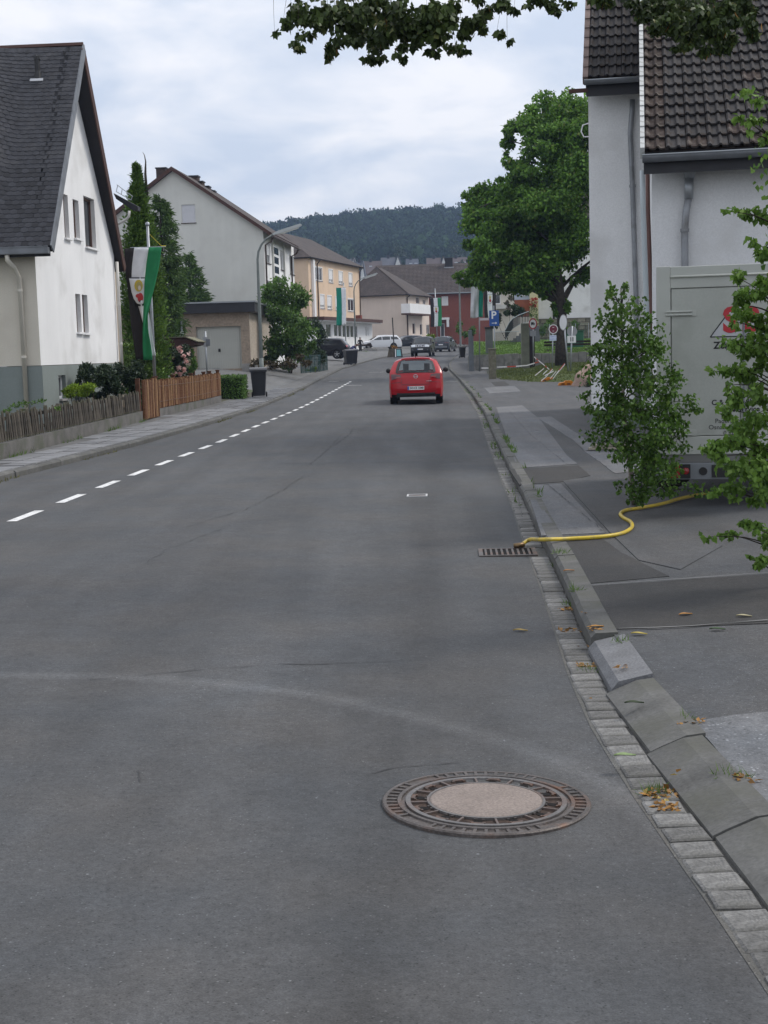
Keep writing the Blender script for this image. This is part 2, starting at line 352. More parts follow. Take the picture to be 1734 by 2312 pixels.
# ------------------------------------------------------------------ asphalt
ARC = [hit(u, v, g_road) for u, v in ((60, 1524), (700, 1572), (1290, 1738))]
def circ(a, b, c):
    ax, ay, bx, by, cx_, cy_ = a.x, a.y, b.x, b.y, c.x, c.y
    d = 2*(ax*(by-cy_)+bx*(cy_-ay)+cx_*(ay-by))
    ux = ((ax*ax+ay*ay)*(by-cy_)+(bx*bx+by*by)*(cy_-ay)+(cx_*cx_+cy_*cy_)*(ay-by))/d
    uy = ((ax*ax+ay*ay)*(cx_-bx)+(bx*bx+by*by)*(ax-cx_)+(cx_*cx_+cy_*cy_)*(bx-ax))/d
    return ux, uy, math.hypot(ax-ux, ay-uy)
AX, AY, AR = circ(*ARC)
def asphalt(name, col, coarse=1.0, arc=False, tracks=False, specks=.5, mott=.11):
    mt, t, b = nodes(name); N = t.nodes.new; L = t.links.new
    tc = N('ShaderNodeTexCoord'); src = tc.outputs['Object']
    def mth(op, a, b_=None, c_=None):
        n = N('ShaderNodeMath'); n.operation = op
        for i, v in enumerate((a, b_, c_)):
            if v is None: continue
            if isinstance(v, (int, float)): n.inputs[i].default_value = v
            else: L(v, n.inputs[i])
        return n.outputs[0]
    def noise(sc, det=4, rough=.55):
        n = N('ShaderNodeTexNoise'); n.inputs['Scale'].default_value = sc; n.inputs['Detail'].default_value = det; n.inputs['Roughness'].default_value = rough; L(src, n.inputs['Vector']); return n.outputs[0]
    def rng(s, a, c, lo, hi):
        n = N('ShaderNodeMapRange'); n.inputs[1].default_value = a; n.inputs[2].default_value = c; n.inputs[3].default_value = lo; n.inputs[4].default_value = hi; L(s, n.inputs[0]); return n.outputs[0]
    f = rng(noise(.55, 6), .3, .7, 1 - mott, 1 + mott)
    f = mth('MULTIPLY', f, rng(noise(2.6, 6), .3, .7, 1 - mott*.55, 1 + mott*.55))
    mpn = N('ShaderNodeMapping'); mpn.inputs['Scale'].default_value = (1.6, .14, 1); mpn.inputs['Rotation'].default_value = (0, 0, .05); L(src, mpn.inputs[0]); sn = N('ShaderNodeTexNoise'); sn.inputs['Scale'].default_value = 1.7; sn.inputs['Detail'].default_value = 6; L(mpn.outputs[0], sn.inputs['Vector'])
    f = mth('MULTIPLY', f, rng(sn.outputs[0], .3, .7, .86, 1.14))
    f = mth('MULTIPLY', f, rng(noise(1.3, 3, .6), .56, .70, 1, .86))
    f = mth('MULTIPLY', f, rng(noise(7, 5, .7), .3, .7, .88, 1.12))
    f = mth('MULTIPLY', f, rng(noise(38 * coarse, 3, .7), .3, .7, .80, 1.20))
    f = mth('MULTIPLY', f, rng(noise(150 * coarse, 2, .7), .3, .7, .74, 1.26))
    # dark pits and pale aggregate grains
    vo = N('ShaderNodeTexVoronoi'); vo.inputs['Scale'].default_value = 95 * coarse; L(src, vo.inputs['Vector'])
    sp = N('ShaderNodeSeparateColor'); L(vo.outputs['Color'], sp.inputs[0])
    near = mth('LESS_THAN', vo.outputs['Distance'], .34)
    pale = mth('MULTIPLY', near, mth('GREATER_THAN', sp.outputs[0], 1 - .07*specks))
    dark = mth('MULTIPLY', near, mth('LESS_THAN', sp.outputs[1], .10))
    f = mth('MULTIPLY', f, mth('ADD', 1, mth('MULTIPLY', pale, .9)))
    f = mth('MULTIPLY', f, mth('SUBTRACT', 1, mth('MULTIPLY', dark, .45)))
    vo2 = N('ShaderNodeTexVoronoi'); vo2.inputs['Scale'].default_value = 14; L(src, vo2.inputs['Vector'])
    sp2 = N('ShaderNodeSeparateColor'); L(vo2.outputs['Color'], sp2.inputs[0])
    chip = mth('MULTIPLY', mth('LESS_THAN', vo2.outputs['Distance'], .075), mth('GREATER_THAN', sp2.outputs[0], .93))
    f = mth('ADD', f, mth('MULTIPLY', chip, 1.7))
    sx = N('ShaderNodeSeparateXYZ'); L(src, sx.inputs[0])
    if arc:   # pale worn arc left by a turning tyre
        dx = mth('SUBTRACT', sx.outputs[0], AX); dy = mth('SUBTRACT', sx.outputs[1], AY)
        r = mth('SQRT', mth('ADD', mth('MULTIPLY', dx, dx), mth('MULTIPLY', dy, dy)))
        r = mth('ADD', r, mth('MULTIPLY', mth('SUBTRACT', noise(1.2, 3), .5), .10))
        d = mth('ABSOLUTE', mth('SUBTRACT', r, AR))
        f = mth('MULTIPLY', f, mth('ADD', 1, mth('MULTIPLY', rng(d, 0, .11, 1, 0), .42)))
    if tracks:   # traffic polish along the lane, oil-dark strip between the wheel paths
        q = mth('SUBTRACT', sx.outputs[0], mth('MULTIPLY', sx.outputs[1], .052))
        q = mth('ADD', q, mth('MULTIPLY', mth('SUBTRACT', noise(.25, 3), .5), .5))
        for c_, wd, am in ((-.25, .30, -.20), (-1.0, .4, .12), (.75, .3, -.14), (-3.1, .5, .06), (-2.0, .5, -.05)):
            d = mth('ABSOLUTE', mth('SUBTRACT', q, c_)); f = mth('MULTIPLY', f, mth('ADD', 1, mth('MULTIPLY', rng(d, 0, wd, 1, 0), am)))
    cc = N('ShaderNodeVectorMath'); cc.operation = 'SCALE'; cc.inputs[0].default_value = col; L(f, cc.inputs['Scale'])
    tint = N('ShaderNodeMixRGB'); tint.blend_type = 'MULTIPLY'; tint.inputs[0].default_value = 1; L(cc.outputs[0], tint.inputs[1])
    rp = N('ShaderNodeValToRGB'); L(noise(1.1, 5), rp.inputs[0]); rp.color_ramp.elements[0].position = .35; rp.color_ramp.elements[1].position = .65
    rp.color_ramp.elements[0].color = (.94, .98, 1, 1); rp.color_ramp.elements[1].color = (1, .97, .92, 1); L(rp.outputs[0], tint.inputs[2])
    L(tint.outputs[0], b.inputs['Base Color'])
    b.inputs['Specular IOR Level'].default_value = .35; b.inputs['Roughness'].default_value = .82
    bp = N('ShaderNodeBump'); bp.inputs['Strength'].default_value = .55; bp.inputs['Distance'].default_value = .006
    L(mth('ADD', noise(130 * coarse, 3, .7), mth('MULTIPLY', noise(45 * coarse, 3), .7)), bp.inputs['Height']); L(bp.outputs[0], b.inputs['Normal'])
    return mt
ASPH = asphalt('road_asphalt', (.070, .071, .0745), 1, True, True)
ASPH_S = asphalt('pavement_asphalt', (.073, .0735, .077), .9, specks=1.4)
ASPH_L = asphalt('pale_asphalt', (.138, .139, .146), .8, specks=1.5)
ASPH_D = asphalt('dark_asphalt', (.039, .038, .038), 1, specks=1.2)
ASPH_C = asphalt('coarse_pale_asphalt', (.135, .137, .145), .55, specks=2.5)
def sheet(name, fa, fb, ys, zf, mt, nx=8, kind='structure', dz=0.0):
    b = MB()
    def P(i, j):
        y = ys[i]; a, c = fa(y), fb(y); x = a + (c - a) * j / (nx - 1); return (x, y, zf(x, y) + dz)
    b.grid(P, len(ys), nx); o = b.build(name, mt, smooth=True); o['kind'] = kind; return o
YR = [-12, -6, 0, 2] + [x * .5 for x in range(6, 40)] + list(range(20, 60, 1)) + list(range(60, 206, 3))
road = sheet('road', lambda y: KL(y) - .02, lambda y: KR(y) + .0, YR, g_road, ASPH, 16)
sheet('pavement', lambda y: KR(y) + (.13 if y > 7.2 else .205), lambda y: KR(y) + (26 if y < 58 else 2.6 if y < 100 else 5), YR, g_right, ASPH_S, 14)
YL = [-12, -4] + list(range(0, 206, 2))
SOIL = mat('garden_soil', (.06, .058, .038), .95, .3, 1.5, fine=.3, fscale=30, bump=.5, bscale=25, stain=(.05, .075, .025), stain_scale=.8)
DRIVE = asphalt('driveway_paving', (.125, .125, .125), .6, specks=1)
sheet('garden', lambda y: -60, lambda y: KL(y) - .9, [y for y in YL if y <= 54], g_left, SOIL, 30)
sheet('driveway', lambda y: -60, lambda y: KL(y) - 1.0, [y for y in YL if y >= 54], g_left, DRIVE, 30)
FEN = interp([(-12, -7.9), (15, -6.28), (20, -6.10), (28, -5.94), (34, -5.88), (36.5, -5.82), (46, -5.26), (50, -5.06), (58, -4.8), (66, -4.5), (72, -3.95), (205, 15)])
sheet('sidewalk', lambda y: min(FEN(y), KL(y) - 1.05), lambda y: KL(y) - .1, YL, g_left, mat('slab_bedding', (.12, .12, .118), .95, .3, 4), 8, dz=.006)

# grey paving slabs of the left footway, one by one
PAVE = mat('paving_slabs', (.185, .188, .195), .85, .2, 3, fine=.15, fscale=50, rnd=.16, bump=.2)
sl = MB(); sl.box((-.195, -.242, -.02), (.195, .242, .02)); slab_me = sl.mesh('paving_slab', PAVE)
side = bpy.data.objects['sidewalk']
y = 16.5; k = 0
while y < 58:
    for dx in [.34 + .4*q for q in range(6)]:
        x = KL(y) - dx
        if x - .2 < FEN(y) or k >= 299: continue
        a = math.atan2(KL(y + .5) - KL(y - .5), 1.0)
        o = bpy.data.objects.new('paving_slab', slab_me); link(o, side)
        o.location = (x, y + (.12 if dx > .5 else 0), g_left(x, y) - .004 + random.uniform(-.004, .005)); o.rotation_euler = (random.uniform(-.008, .008), random.uniform(-.008, .008), -a); k += 1
    y += .5 + (.2 if y > 40 else 0)

# kerb stones
KERB = mat('kerb_concrete', (.11, .109, .104), .9, .25, 4, fine=.15, fscale=60, bump=.3, rnd=.14, stain=(.09, .09, .075), stain_scale=2.5)
KERBN = mat('kerb_concrete_light', (.15, .152, .158), .85, .15, 5, fine=.25, fscale=90, bump=.3)
def kerb_mesh(name, prof, mt, ln=.985):
    b = MB(); n = len(prof)
    vs = [(x, -ln/2, z) for x, z in prof] + [(x, ln/2, z) for x, z in prof]
    b.add(vs, [tuple(range(n)), tuple(range(2*n-1, n-1, -1))] + [(i, n+i, n+(i+1) % n, (i+1) % n) for i in range(n)]); return b.mesh(name, mt)
kr_me = kerb_mesh('kerb_stone', [(0, -.2), (0, .085), (.025, .112), (.15, .116), (.15, -.2)], KERB)
kd_me = kerb_mesh('kerb_stone', [(0, -.2), (0, .022), (.05, .045), (.15, .085), (.23, .094), (.23, -.2)], KERB)
kl_me = kerb_mesh('kerb_stone', [(0, -.2), (0, .07), (-.02, .094), (-.12, .098), (-.12, -.2)], KERB)
kerbr = MB().box((-.01, 0, -.3), (.01, .02, -.28)).build('kerb', KERB); kerbr['kind'] = 'structure'
kerbl = MB().box((-.01, 0, -.3), (.01, .02, -.28)).build('kerb', KERB); kerbl['kind'] = 'structure'
def along(fn, y0, ln):
    """steps of equal length along the kerb line"""
    y = y0
    while y < 150:
        s = (fn(y + .3) - fn(y - .3)) / .6; dy = ln / math.sqrt(1 + s * s); yield fn(y + dy/2), y + dy/2, math.atan(s); y += dy
for fn, me, par, side_ in ((KR, kr_me, kerbr, 1), (KL, kl_me, kerbl, -1)):
    for x, y, a in along(fn, 2.62 if side_ > 0 else 15, 1.0):
        near = side_ > 0 and y < 6.6
        o = bpy.data.objects.new('kerb_stone', kd_me if near else me); link(o, par)
        if side_ > 0 and 6.6 <= y < 7.6: o.data = kerb_mesh('kerb_stone', [(0, -.2), (.0, .035), (.035, .075), (.20, .112), (.2, -.2)], KERBN, .95)
        o.location = (x, y, g_road(x, y) + random.uniform(-.004, .004)); o.rotation_euler = (math.atan(.01 if y > 50 else 0), 0, -a + random.uniform(-.008, .008))

# gutter of small granite setts along the right kerb
SETT = mat('granite_setts', (.14, .138, .133), .85, .22, 14, fine=.3, fscale=110, rnd=.32, bump=.6, bscale=60, stain=(.075, .072, .062), stain_scale=3)
def sett_mesh():
    b = MB(); w_, d = .071, .0695
    for z, k in ((-.05, 1), (.007, 1), (.013, .88)):
        b.v += [(-w_*k, -d*k, z), (w_*k, -d*k, z), (w_*k, d*k, z), (-w_*k, d*k, z)]
    b.f = [(i*4+j, i*4+(j+1) % 4, i*4+4+(j+1) % 4, i*4+4+j) for i in range(2) for j in range(4)] + [(8, 9, 10, 11)]; b.m = [0]*len(b.f)
    return b.mesh('sett', SETT)
sme = sett_mesh(); nset = 0
gut = sheet('gutter', lambda y: KR(y) - .165, lambda y: KR(y) + .01, [2.6 + .5*i for i in range(180)], g_road, asphalt('gutter_asphalt', (.095, .093, .088), 1, specks=1.5, mott=.2), 2, dz=.002)
for x, y, a in along(KR, 2.7, .1465):
    if nset >= 296: break
    if 11.24 < y < 11.80: continue
    o = bpy.data.objects.new('sett', sme); link(o, gut); nset += 1
    xx = x - .078 + random.uniform(-.004, .004)
    o.location = (xx, y, g_road(xx, y) + random.uniform(-.003, .003)); o.rotation_euler = (random.uniform(-.02, .02), random.uniform(-.03, .02), -a + random.uniform(-.05, .05)); o.scale = (random.uniform(.95, 1.06), random.uniform(.92, 1.03), 1)

# painted lane dashes (each one a strip of thick paint)
PAINT = mat('road_paint', (.66, .66, .65), .7, .1, 8, fine=.2, fscale=70, stain=(.3, .3, .3), stain_scale=9)
def strip(name, pts, wdt, zf, mt, dz, parent=None, jag=0.0, kind=None):
    b = MB(); vs = []
    for i, p in enumerate(pts):
        q = Vector(pts[min(i+1, len(pts)-1)]) - Vector(pts[max(i-1, 0)]); nrm = Vector((-q[1], q[0])).normalized(); ww = (wdt if not isinstance(wdt, list) else wdt[i]) / 2
        for s in (1, -1):
            r = ww * (1 + random.uniform(-jag, jag)); x, y = p[0] + nrm[0]*r*s, p[1] + nrm[1]*r*s; vs.append((x, y, zf(x, y) + dz))
    b.add(vs, [(2*i, 2*i+1, 2*i+3, 2*i+2) for i in range(len(pts)-1)]); o = b.build(name, mt, parent)
    if kind: o['kind'] = kind
    return o
CL = interp([(10, -4.1), (14.6, -3.85), (20, -3.55), (27, -3.14), (32.8, -2.92), (40, -2.6), (52, -2.05), (65.6, -1.45), (80, -1)])
yd = 12.6
while yd < 67:
    strip('lane_dash', [(CL(yd), yd), (CL(yd+.5), yd+.5), (CL(yd+.98), yd+.98)], .112, g_road, PAINT, .005, road)
    yd += 1.77
for (u0, v0), (u1, v1) in (((742, 862), (766, 861)), ((780, 871), (817, 870)), ((833, 841), (866, 840)), ((1007, 861), (1033, 861))):
    a, b_ = hit(u0, v0, g_road), hit(u1, v1, g_road); strip('lane_dash', [a[:2], b_[:2]], .12, g_road, PAINT, .005, road)

# cracks: thin dark tar lines
TAR = mat('crack_tar', (.052, .052, .054), .95, .3, 12)
def crack(pix, zf=g_road, wd=.012, dz=.0045, par=None, step=.12, amp=.02, pale=None):
    P = [hit(u, v, zf) for u, v in pix]; pts = []
    for a, b_ in zip(P[:-1], P[1:]):
        n = max(2, int((b_ - a).length / step))
        for i in range(n): p = a.lerp(b_, i / n); pts.append((p.x + random.uniform(-amp, amp), p.y + random.uniform(-amp, amp)))
    pts.append(P[-1][:2]); ws = [wd * random.choice((.25, .5, .9, 1.3)) for _ in pts]
    return strip('crack', pts, ws, zf, pale or TAR, dz, par or road, .5, 'structure')
crack([(200, 1535), (320, 1528), (480, 1513), (660, 1503), (960, 1492)], wd=.006, step=.08)
crack([(830, 1752), (890, 1738), (960, 1730), (1040, 1726)], wd=.005, step=.04, amp=.006)
crack([(640, 1048), (760, 1046), (900, 1044), (1080, 1043)], wd=.02, amp=.03)
crack([(700, 1050), (740, 1015), (775, 978)], wd=.012)
crack([(420, 1190), (560, 1150), (650, 1100), (690, 1072)], wd=.009, step=.15, amp=.03)
crack([(312, 1740), (316, 1768)], wd=.006, step=.03, amp=.003)
crack([(630, 929), (760, 932), (890, 929), (1060, 926)], wd=.04, amp=.05, step=.3)
crack([(750, 1010), (790, 980), (800, 965)], wd=.014)
crack([(270, 1310), (380, 1240), (500, 1195)], wd=.005, step=.12)

# repair patches of the right footway
pav = bpy.data.objects['pavement']
S_ = 1734 / 1659
def patch(name, pix, mt, dz=.004, jag=.0):
    P = [hit(u * S_, v * S_, g_right) for u, v in pix]; b = MB(); k = len(P)
    cxy = sum(P, Vector()) / k; ring = []
    for a, c in zip(P, P[1:] + P[:1]):
        n = max(1, int((c - a).length / .25))
        for i in range(n):
            p = a.lerp(c, i / n); ring.append((p.x + random.uniform(-jag, jag), p.y + random.uniform(-jag, jag)))
    vs = [(x, y, g_right(x, y) + dz) for x, y in ring] + [(cxy.x, cxy.y, g_right(cxy.x, cxy.y) + dz)]
    lo = [(x, y, g_right(x, y) - .02) for x, y in ring]; n = len(ring)
    b.add(vs, [(i, (i+1) % n, n) for i in range(n)]); b.add([v for v in vs[:n]] + lo, [(i, n+i, n+(i+1) % n, (i+1) % n) for i in range(n)])
    o = b.build(name, mt, pav); o['kind'] = 'structure'; return o
patch('asphalt_patch', [(1136, 1050), (1212, 1046), (1308, 1152), (1170, 1158)], ASPH_L, .005)
patch('asphalt_patch', [(1072, 880), (1128, 876), (1165, 905), (1225, 985), (1248, 1003), (1118, 1012)], ASPH_L, .006)
patch('asphalt_patch', [(1100, 1014), (1250, 1006), (1275, 1028), (1212, 1042), (1122, 1048)], ASPH_D, .005)
patch('asphalt_patch', [(1272, 1268), (1420, 1258), (1800, 1232), (1800, 1342), (1332, 1362)], ASPH_D, .005, .006)
patch('asphalt_patch', [(1495, 1562), (1580, 1548), (1900, 1520), (2100, 2060), (1990, 2060), (1662, 1760)], ASPH_C, .006, .012)
patch('asphalt_patch', [(1180, 1162), (1290, 1158), (1345, 1196), (1445, 1246), (1270, 1262), (1215, 1200)], ASPH_D, .004, .004)
patch('asphalt_patch', [(1216, 1040), (1276, 1030), (1300, 1050), (1372, 1100), (1420, 1130), (1560, 1180), (1470, 1232), (1380, 1212), (1316, 1150)], ASPH_S, .007)
patch('asphalt_patch', [(1160, 902), (1190, 900), (1290, 965), (1265, 975), (1236, 950)], ASPH_C, .005, .01)
patch('asphalt_patch', [(1262, 975), (1370, 980), (1420, 1010), (1330, 1024)], ASPH_C, .006, .01)
patch('asphalt_patch', [(1045, 838), (1112, 834), (1125, 846), (1058, 850)], ASPH_L, .005, .01)
patch('asphalt_patch', [(1062, 826), (1090, 824), (1100, 832), (1070, 834)], ASPH_D, .008, .01)
PALEJ = mat('worn_joint', (.19, .19, .185), .9)
crack([(1335, 1325), (1480, 1315), (1734, 1297)], g_right, .015, .013, pav, .2, .006, PALEJ)
crack([(1395, 1425), (1560, 1418), (1734, 1405)], g_right, .015, .012, pav, .2, .006, PALEJ)
crack([(1222, 1085), (1290, 1140), (1372, 1210)], g_right, .006, .013, pav, .10, .010)
crack([(1180, 1170), (1160, 1100), (1130, 1040), (1118, 990)], g_right, .007, .013, pav, .12, .012)
crack([(1150, 930), (1200, 985), (1280, 1050)], g_right, .007, .013, pav, .12, .012)

# ------------------------------------------------------------------ manhole
IRON = mat('cast_iron', (.10, .088, .082), .5, .3, 10, fine=.25, fscale=90, metal=.35, bump=.3, bscale=80, stain=(.15, .075, .045), stain_scale=5)
IRONP = mat('polished_iron', (.15, .142, .138), .45, .2, 12, metal=.4, fine=.2, fscale=80, stain=(.14, .09, .07), stain_scale=6)
HOLE = mat('dark_hole', (.006, .005, .005), .95); RUST = mat('rusty_iron', (.04, .026, .02), .8, .4, 14, fine=.4, fscale=70)
INFILL = mat('lid_concrete', (.215, .18, .16), .9, .1, 5, fine=.22, fscale=120, bump=.3, bscale=100)
mc = (.352, 5.075); mz = g_road(*mc)
mh = thing('manhole_cover', 'round iron manhole cover with a pale concrete centre set in the road', 'manhole cover', (mc[0], mc[1], mz)); mh.rotation_euler = (0, .028, .6)
b = MB(); b.lathe([(.391, -.03), (.391, .005), (.386, .010), (.374, .010), (.372, .004), (.334, .004), (.332, .011), (.318, .011), (.316, .003), (.304, .003)], n=72)
for i in range(56):
    if i % 14 < 3: continue
    q = 2*PI*i/56; b.xf = Matrix.Rotation(q, 4, 'Z'); b.box((.335, -.006, .004), (.3735, .006, .0095)); b.xf = None
b.build('frame', IRON, mh)
b = MB(); b.lathe([(.302, .0), (.302, .0115), (.284, .0115), (.282, .003), (.222, .003), (.222, .0125), (.212, .0125)], n=72); b.build('lid', IRONP, mh)
b = MB(); b.lathe([(.2845, .0035), (.221, .0035)], n=72); b.build('lid_recess', RUST, mh)
b = MB(); b.lathe([(.212, .0), (.212, .0115), (.2, .0128), (.0001, .0135)], n=64); b.build('concrete_infill', INFILL, mh, smooth=True)
rib = MB().box((.223, -.004, .0036), (.283, .004, .0115)).mesh('rib', IRONP)
lug = MB(); lug.box((.268, -.022, .0037), (.282, .022, .0105)); lug.box((.262, -.028, .0037), (.27, -.016, .0098)); lug.box((.262, .016, .0037), (.27, .028, .0098)); lug.box((.2225, -.018, .0037), (.23, -.006, .0095)); lug.box((.2225, .01, .0037), (.23, .022, .0095))
lugm = lug.mesh('lug', IRON)
hol = MB(); hol.lathe([(.0001, .0052), (.016, .0052), (.016, .0036)], n=14); holm = hol.mesh('vent_hole', HOLE)
for i in range(12):
    q = 2*PI*i/12
    for nm, me in (('rib', rib), ('lug', lugm)):
        o = bpy.data.objects.new(nm, me); link(o, mh); o.rotation_euler = (0, 0, q + (PI/12 if nm == 'lug' else 0))
        if nm == 'lug': o['kind'] = 'stuff'
    o = bpy.data.objects.new('vent_hole', holm); link(o, mh); o.location = (.248*math.cos(q+PI/12), .248*math.sin(q+PI/12), 0); o.scale = (1.0, 1.25, 1)

# storm drain
dc = (1.02, 11.52); dr = thing('storm_drain', 'rectangular slotted iron drain grate by the kerb under the hose end', 'drain grate', (dc[0], dc[1], g_road(*dc)), -.05)
b = MB()
for lo, hi in (((-.24, -.21, -.02), (.24, -.18, .014)), ((-.24, .18, -.02), (.24, .21, .014)), ((-.24, -.18, -.02), (-.205, .18, .014)), ((.205, -.18, -.02), (.24, .18, .014))): b.box(lo, hi)
b.build('frame', IRON, dr); MB().box((-.205, -.18, -.01), (.205, .18, .005)).build('drain_pit', HOLE, dr)
bar = MB().box((-.009, -.178, .0055), (.009, .178, .0125)).mesh('grate_bar', IRON)
for i in range(9):
    o = bpy.data.objects.new('grate_bar', bar); link(o, dr); o.location = (-.18 + .045*i, 0, 0)
# small valve cover
vc = hit(942, 1119, g_road); va = thing('valve_cover', 'small square iron valve cover in the middle of the right lane', 'valve cover', vc, -.05)
b = MB(); b.box((-.12, -.12, -.02), (.12, -.1, .008)); b.box((-.12, .1, -.02), (.12, .12, .008)); b.box((-.12, -.1, -.02), (-.1, .1, .008)); b.box((.1, -.1, -.02), (.12, .1, .008)); b.build('frame', plain('worn_white_frame', (.5, .5, .5), .7), va)
MB().box((-.098, -.098, -.02), (.098, .098, .006)).build('lid', IRON, va); MB().box((-.05, -.012, .006), (.05, .012, .010)).build('grip', IRONP, va)

# yellow hose
HOSE = mat('yellow_hose', (.55, .40, .03), .45, .12, 5, fine=.1, fscale=30, spec=.5, stain=(.3, .25, .1), stain_scale=8)
hp = [(1176, 1241, g_road, .03), (1196, 1236, g_road, .06), (1225, 1229, g_right, .035), (1286, 1223, g_right, .02), (1359, 1218, g_right, .018), (1404, 1210, g_right, .018), (1426, 1197, g_right, .018), (1424, 1184, g_right, .018), (1408, 1175, g_right, .018), (1401, 1166, g_right, .018), (1412, 1158, g_right, .018), (1448, 1152, g_right, .018), (1497, 1143, g_right, .02), (1540, 1130, g_right, .02), (1600, 1118, g_right, .02)]
pts = []
for u, v, f, dz in hp: p = hit(u, v, f); pts.append(Vector((p.x, p.y, f(p.x, p.y) + dz + .004)))
def smooth_path(P, n=8):
    out = []
    for i in range(len(P)-1):
        a, b_, c, d = P[max(i-1, 0)], P[i], P[i+1], P[min(i+2, len(P)-1)]
        for k in range(n):
            t = k/n; out.append(.5*((2*b_) + (c-a)*t + (2*a-5*b_+4*c-d)*t*t + (3*b_-a-3*c+d)*t**3))
    out.append(P[-1]); return out
hs = thing('hose', 'yellow water hose snaking from the trailer over the kerb to the drain', 'hose', pts[0])
MB().tube(smooth_path(pts), .0165, 10).build('tube', HOSE, hs, world=True, smooth=True)
MB().tube([pts[0] + Vector((-.06, -.01, .0)), pts[0] + Vector((.03, 0, .008))], .022, 10).build('coupling', plain('brass_coupling', (.18, .12, .06), .4, .7), hs, world=True, smooth=True)

# weeds, litter
def scatter_gutter(n, y0, y1, dx0, dx1, zf): 
    yy = np.random.uniform(y0, y1, n); return np.array([(KR(y)+np.random.uniform(dx0, dx1), y, 0) for y in yy])
P = []
for u, v, n, r in ((1262, 1250, 170, .09), (1290, 1335, 200, .07), (1322, 1470, 60, .04), (1330, 1480, 60, .05), (1480, 1752, 150, .05), (1478, 1745, 80, .04), (1640, 1752, 60, .05), (1680, 1760, 40, .03), (1545, 1628, 40, .05), (1400, 1450, 50, .05)):
    c = hit(u, v, g_right)
    for _ in range(n // 2):
        a, q = random.uniform(0, 6.3), r * math.sqrt(random.random()); x, y = c.x + q*math.cos(a), c.y + q*math.sin(a); P.append((x, y, g_right(x, y) if x > KR(y) else g_road(x, y)))
tag(blades('kerb_weeds', P, .05, G_GRASS, wd=.0025, lean=.8), 'green weeds sprouting from the joints of the right kerb', 'weeds', kind='stuff')
P = []
for _ in range(1700):
    y = random.choice((random.uniform(14, 40), random.uniform(17, 30), random.uniform(28, 60))); f = random.random()
    if math.sin(y*2.1) + math.sin(y*.83+1) < .3: continue
    P.append((KR(y) + random.uniform(.12, .2), y, g_right(KR(y)+.2, y)) if f < .6 else (KR(y) - random.uniform(.0, .12), y, g_road(KR(y), y)))
tag(blades('gutter_weeds', P, .09, G_GRASS, wd=.009, lean=.7), 'thin green weeds along the right kerb farther up the street', 'weeds', kind='stuff')
P = []; 
for u, v, n, r in ((1490, 1758, 60, .07), (1505, 1785, 40, .05), (1325, 1465, 40, .05), (1360, 1548, 12, .05), (1290, 1390, 30, .08), (1275, 1345, 20, .06), (1330, 1425, 22, .06), (1555, 1640, 30, .06), (1680, 1765, 20, .05), (1400, 1510, 10, .05)):
    c = hit(u, v, g_right)
    for _ in range(n):
        a, q = random.uniform(0, 6.3), r * math.sqrt(random.random()); x, y = c.x + q*math.cos(a), c.y + q*math.sin(a); P.append((x, y, (g_right(x, y) if x > KR(y) else g_road(x, y)) + .012))
P = np.array(P); T = np.random.normal(size=P.shape); T[:, 2] *= .25
tag(foliage('leaf_litter', P, np.random.uniform(.015, .04, len(P)), DRY, tip=T, flat=np.array([0, 0, 1.]) + np.random.normal(size=P.shape)*.3), 'dry brown leaves collected in the right gutter', 'leaf litter', kind='stuff')
for u, v, lb, cc in ((1548, 1391, 'curled orange dead leaf on the dark asphalt patch', (.4, .2, .06)), (1680, 1395, 'thin pale straw-coloured leaf at the right of the dark asphalt patch', (.4, .36, .22)), (1443, 1436, 'small yellow leaf just below the dark asphalt patch', (.42, .33, .08)), (1347, 1421, 'orange leaf lying on top of the kerb', (.4, .2, .05)), (1285, 1327, 'orange-brown leaf on the setts near the kerb weeds', (.36, .16, .05)), (1411, 1708, 'pale green leaf lying across the granite setts', (.2, .27, .12)), (1432, 1593, 'dark rolled-up leaf on the lowered kerb', (.03, .045, .02)), (1213, 977, 'crumpled scrap of white paper on the footway', (.7, .7, .7)), (1175, 1427, 'small ochre leaf on the road beside the setts', (.35, .25, .08)), (1620, 1425, 'dark green fallen leaf at the right edge of the footway', (.05, .09, .04))):
    p = hit(u, v, g_right if u > 1300 or v < 1000 else g_road); z = max(g_right(p.x, p.y) + .006 if p.x > KR(p.y) + .02 else g_road(p.x, p.y) + .003, p.z)
    if KR(p.y) < p.x < KR(p.y)+.2: z = g_road(KR(p.y), p.y) + (.116 if p.y > 7.6 else .08)
    b = MB(); s = .045; a = random.uniform(-.5, .5)
    b.grid(lambda i, j: (s*(i-3)/3, (j-1)*s*.42*math.sin(PI*min(max(i, .25), 5.8)/6), .004 + .006*abs(j-1) + .003*math.sin(i*.8)), 7, 3)
    o = b.build('paper_scrap' if 'paper' in lb else 'fallen_leaf', mat('leaf_' + lb[:12], cc, .7, .25, 30)); o.location = (p.x, p.y, z); o.rotation_euler = (0, 0, a)
    tag(o, lb, 'paper' if 'paper' in lb else 'leaf')
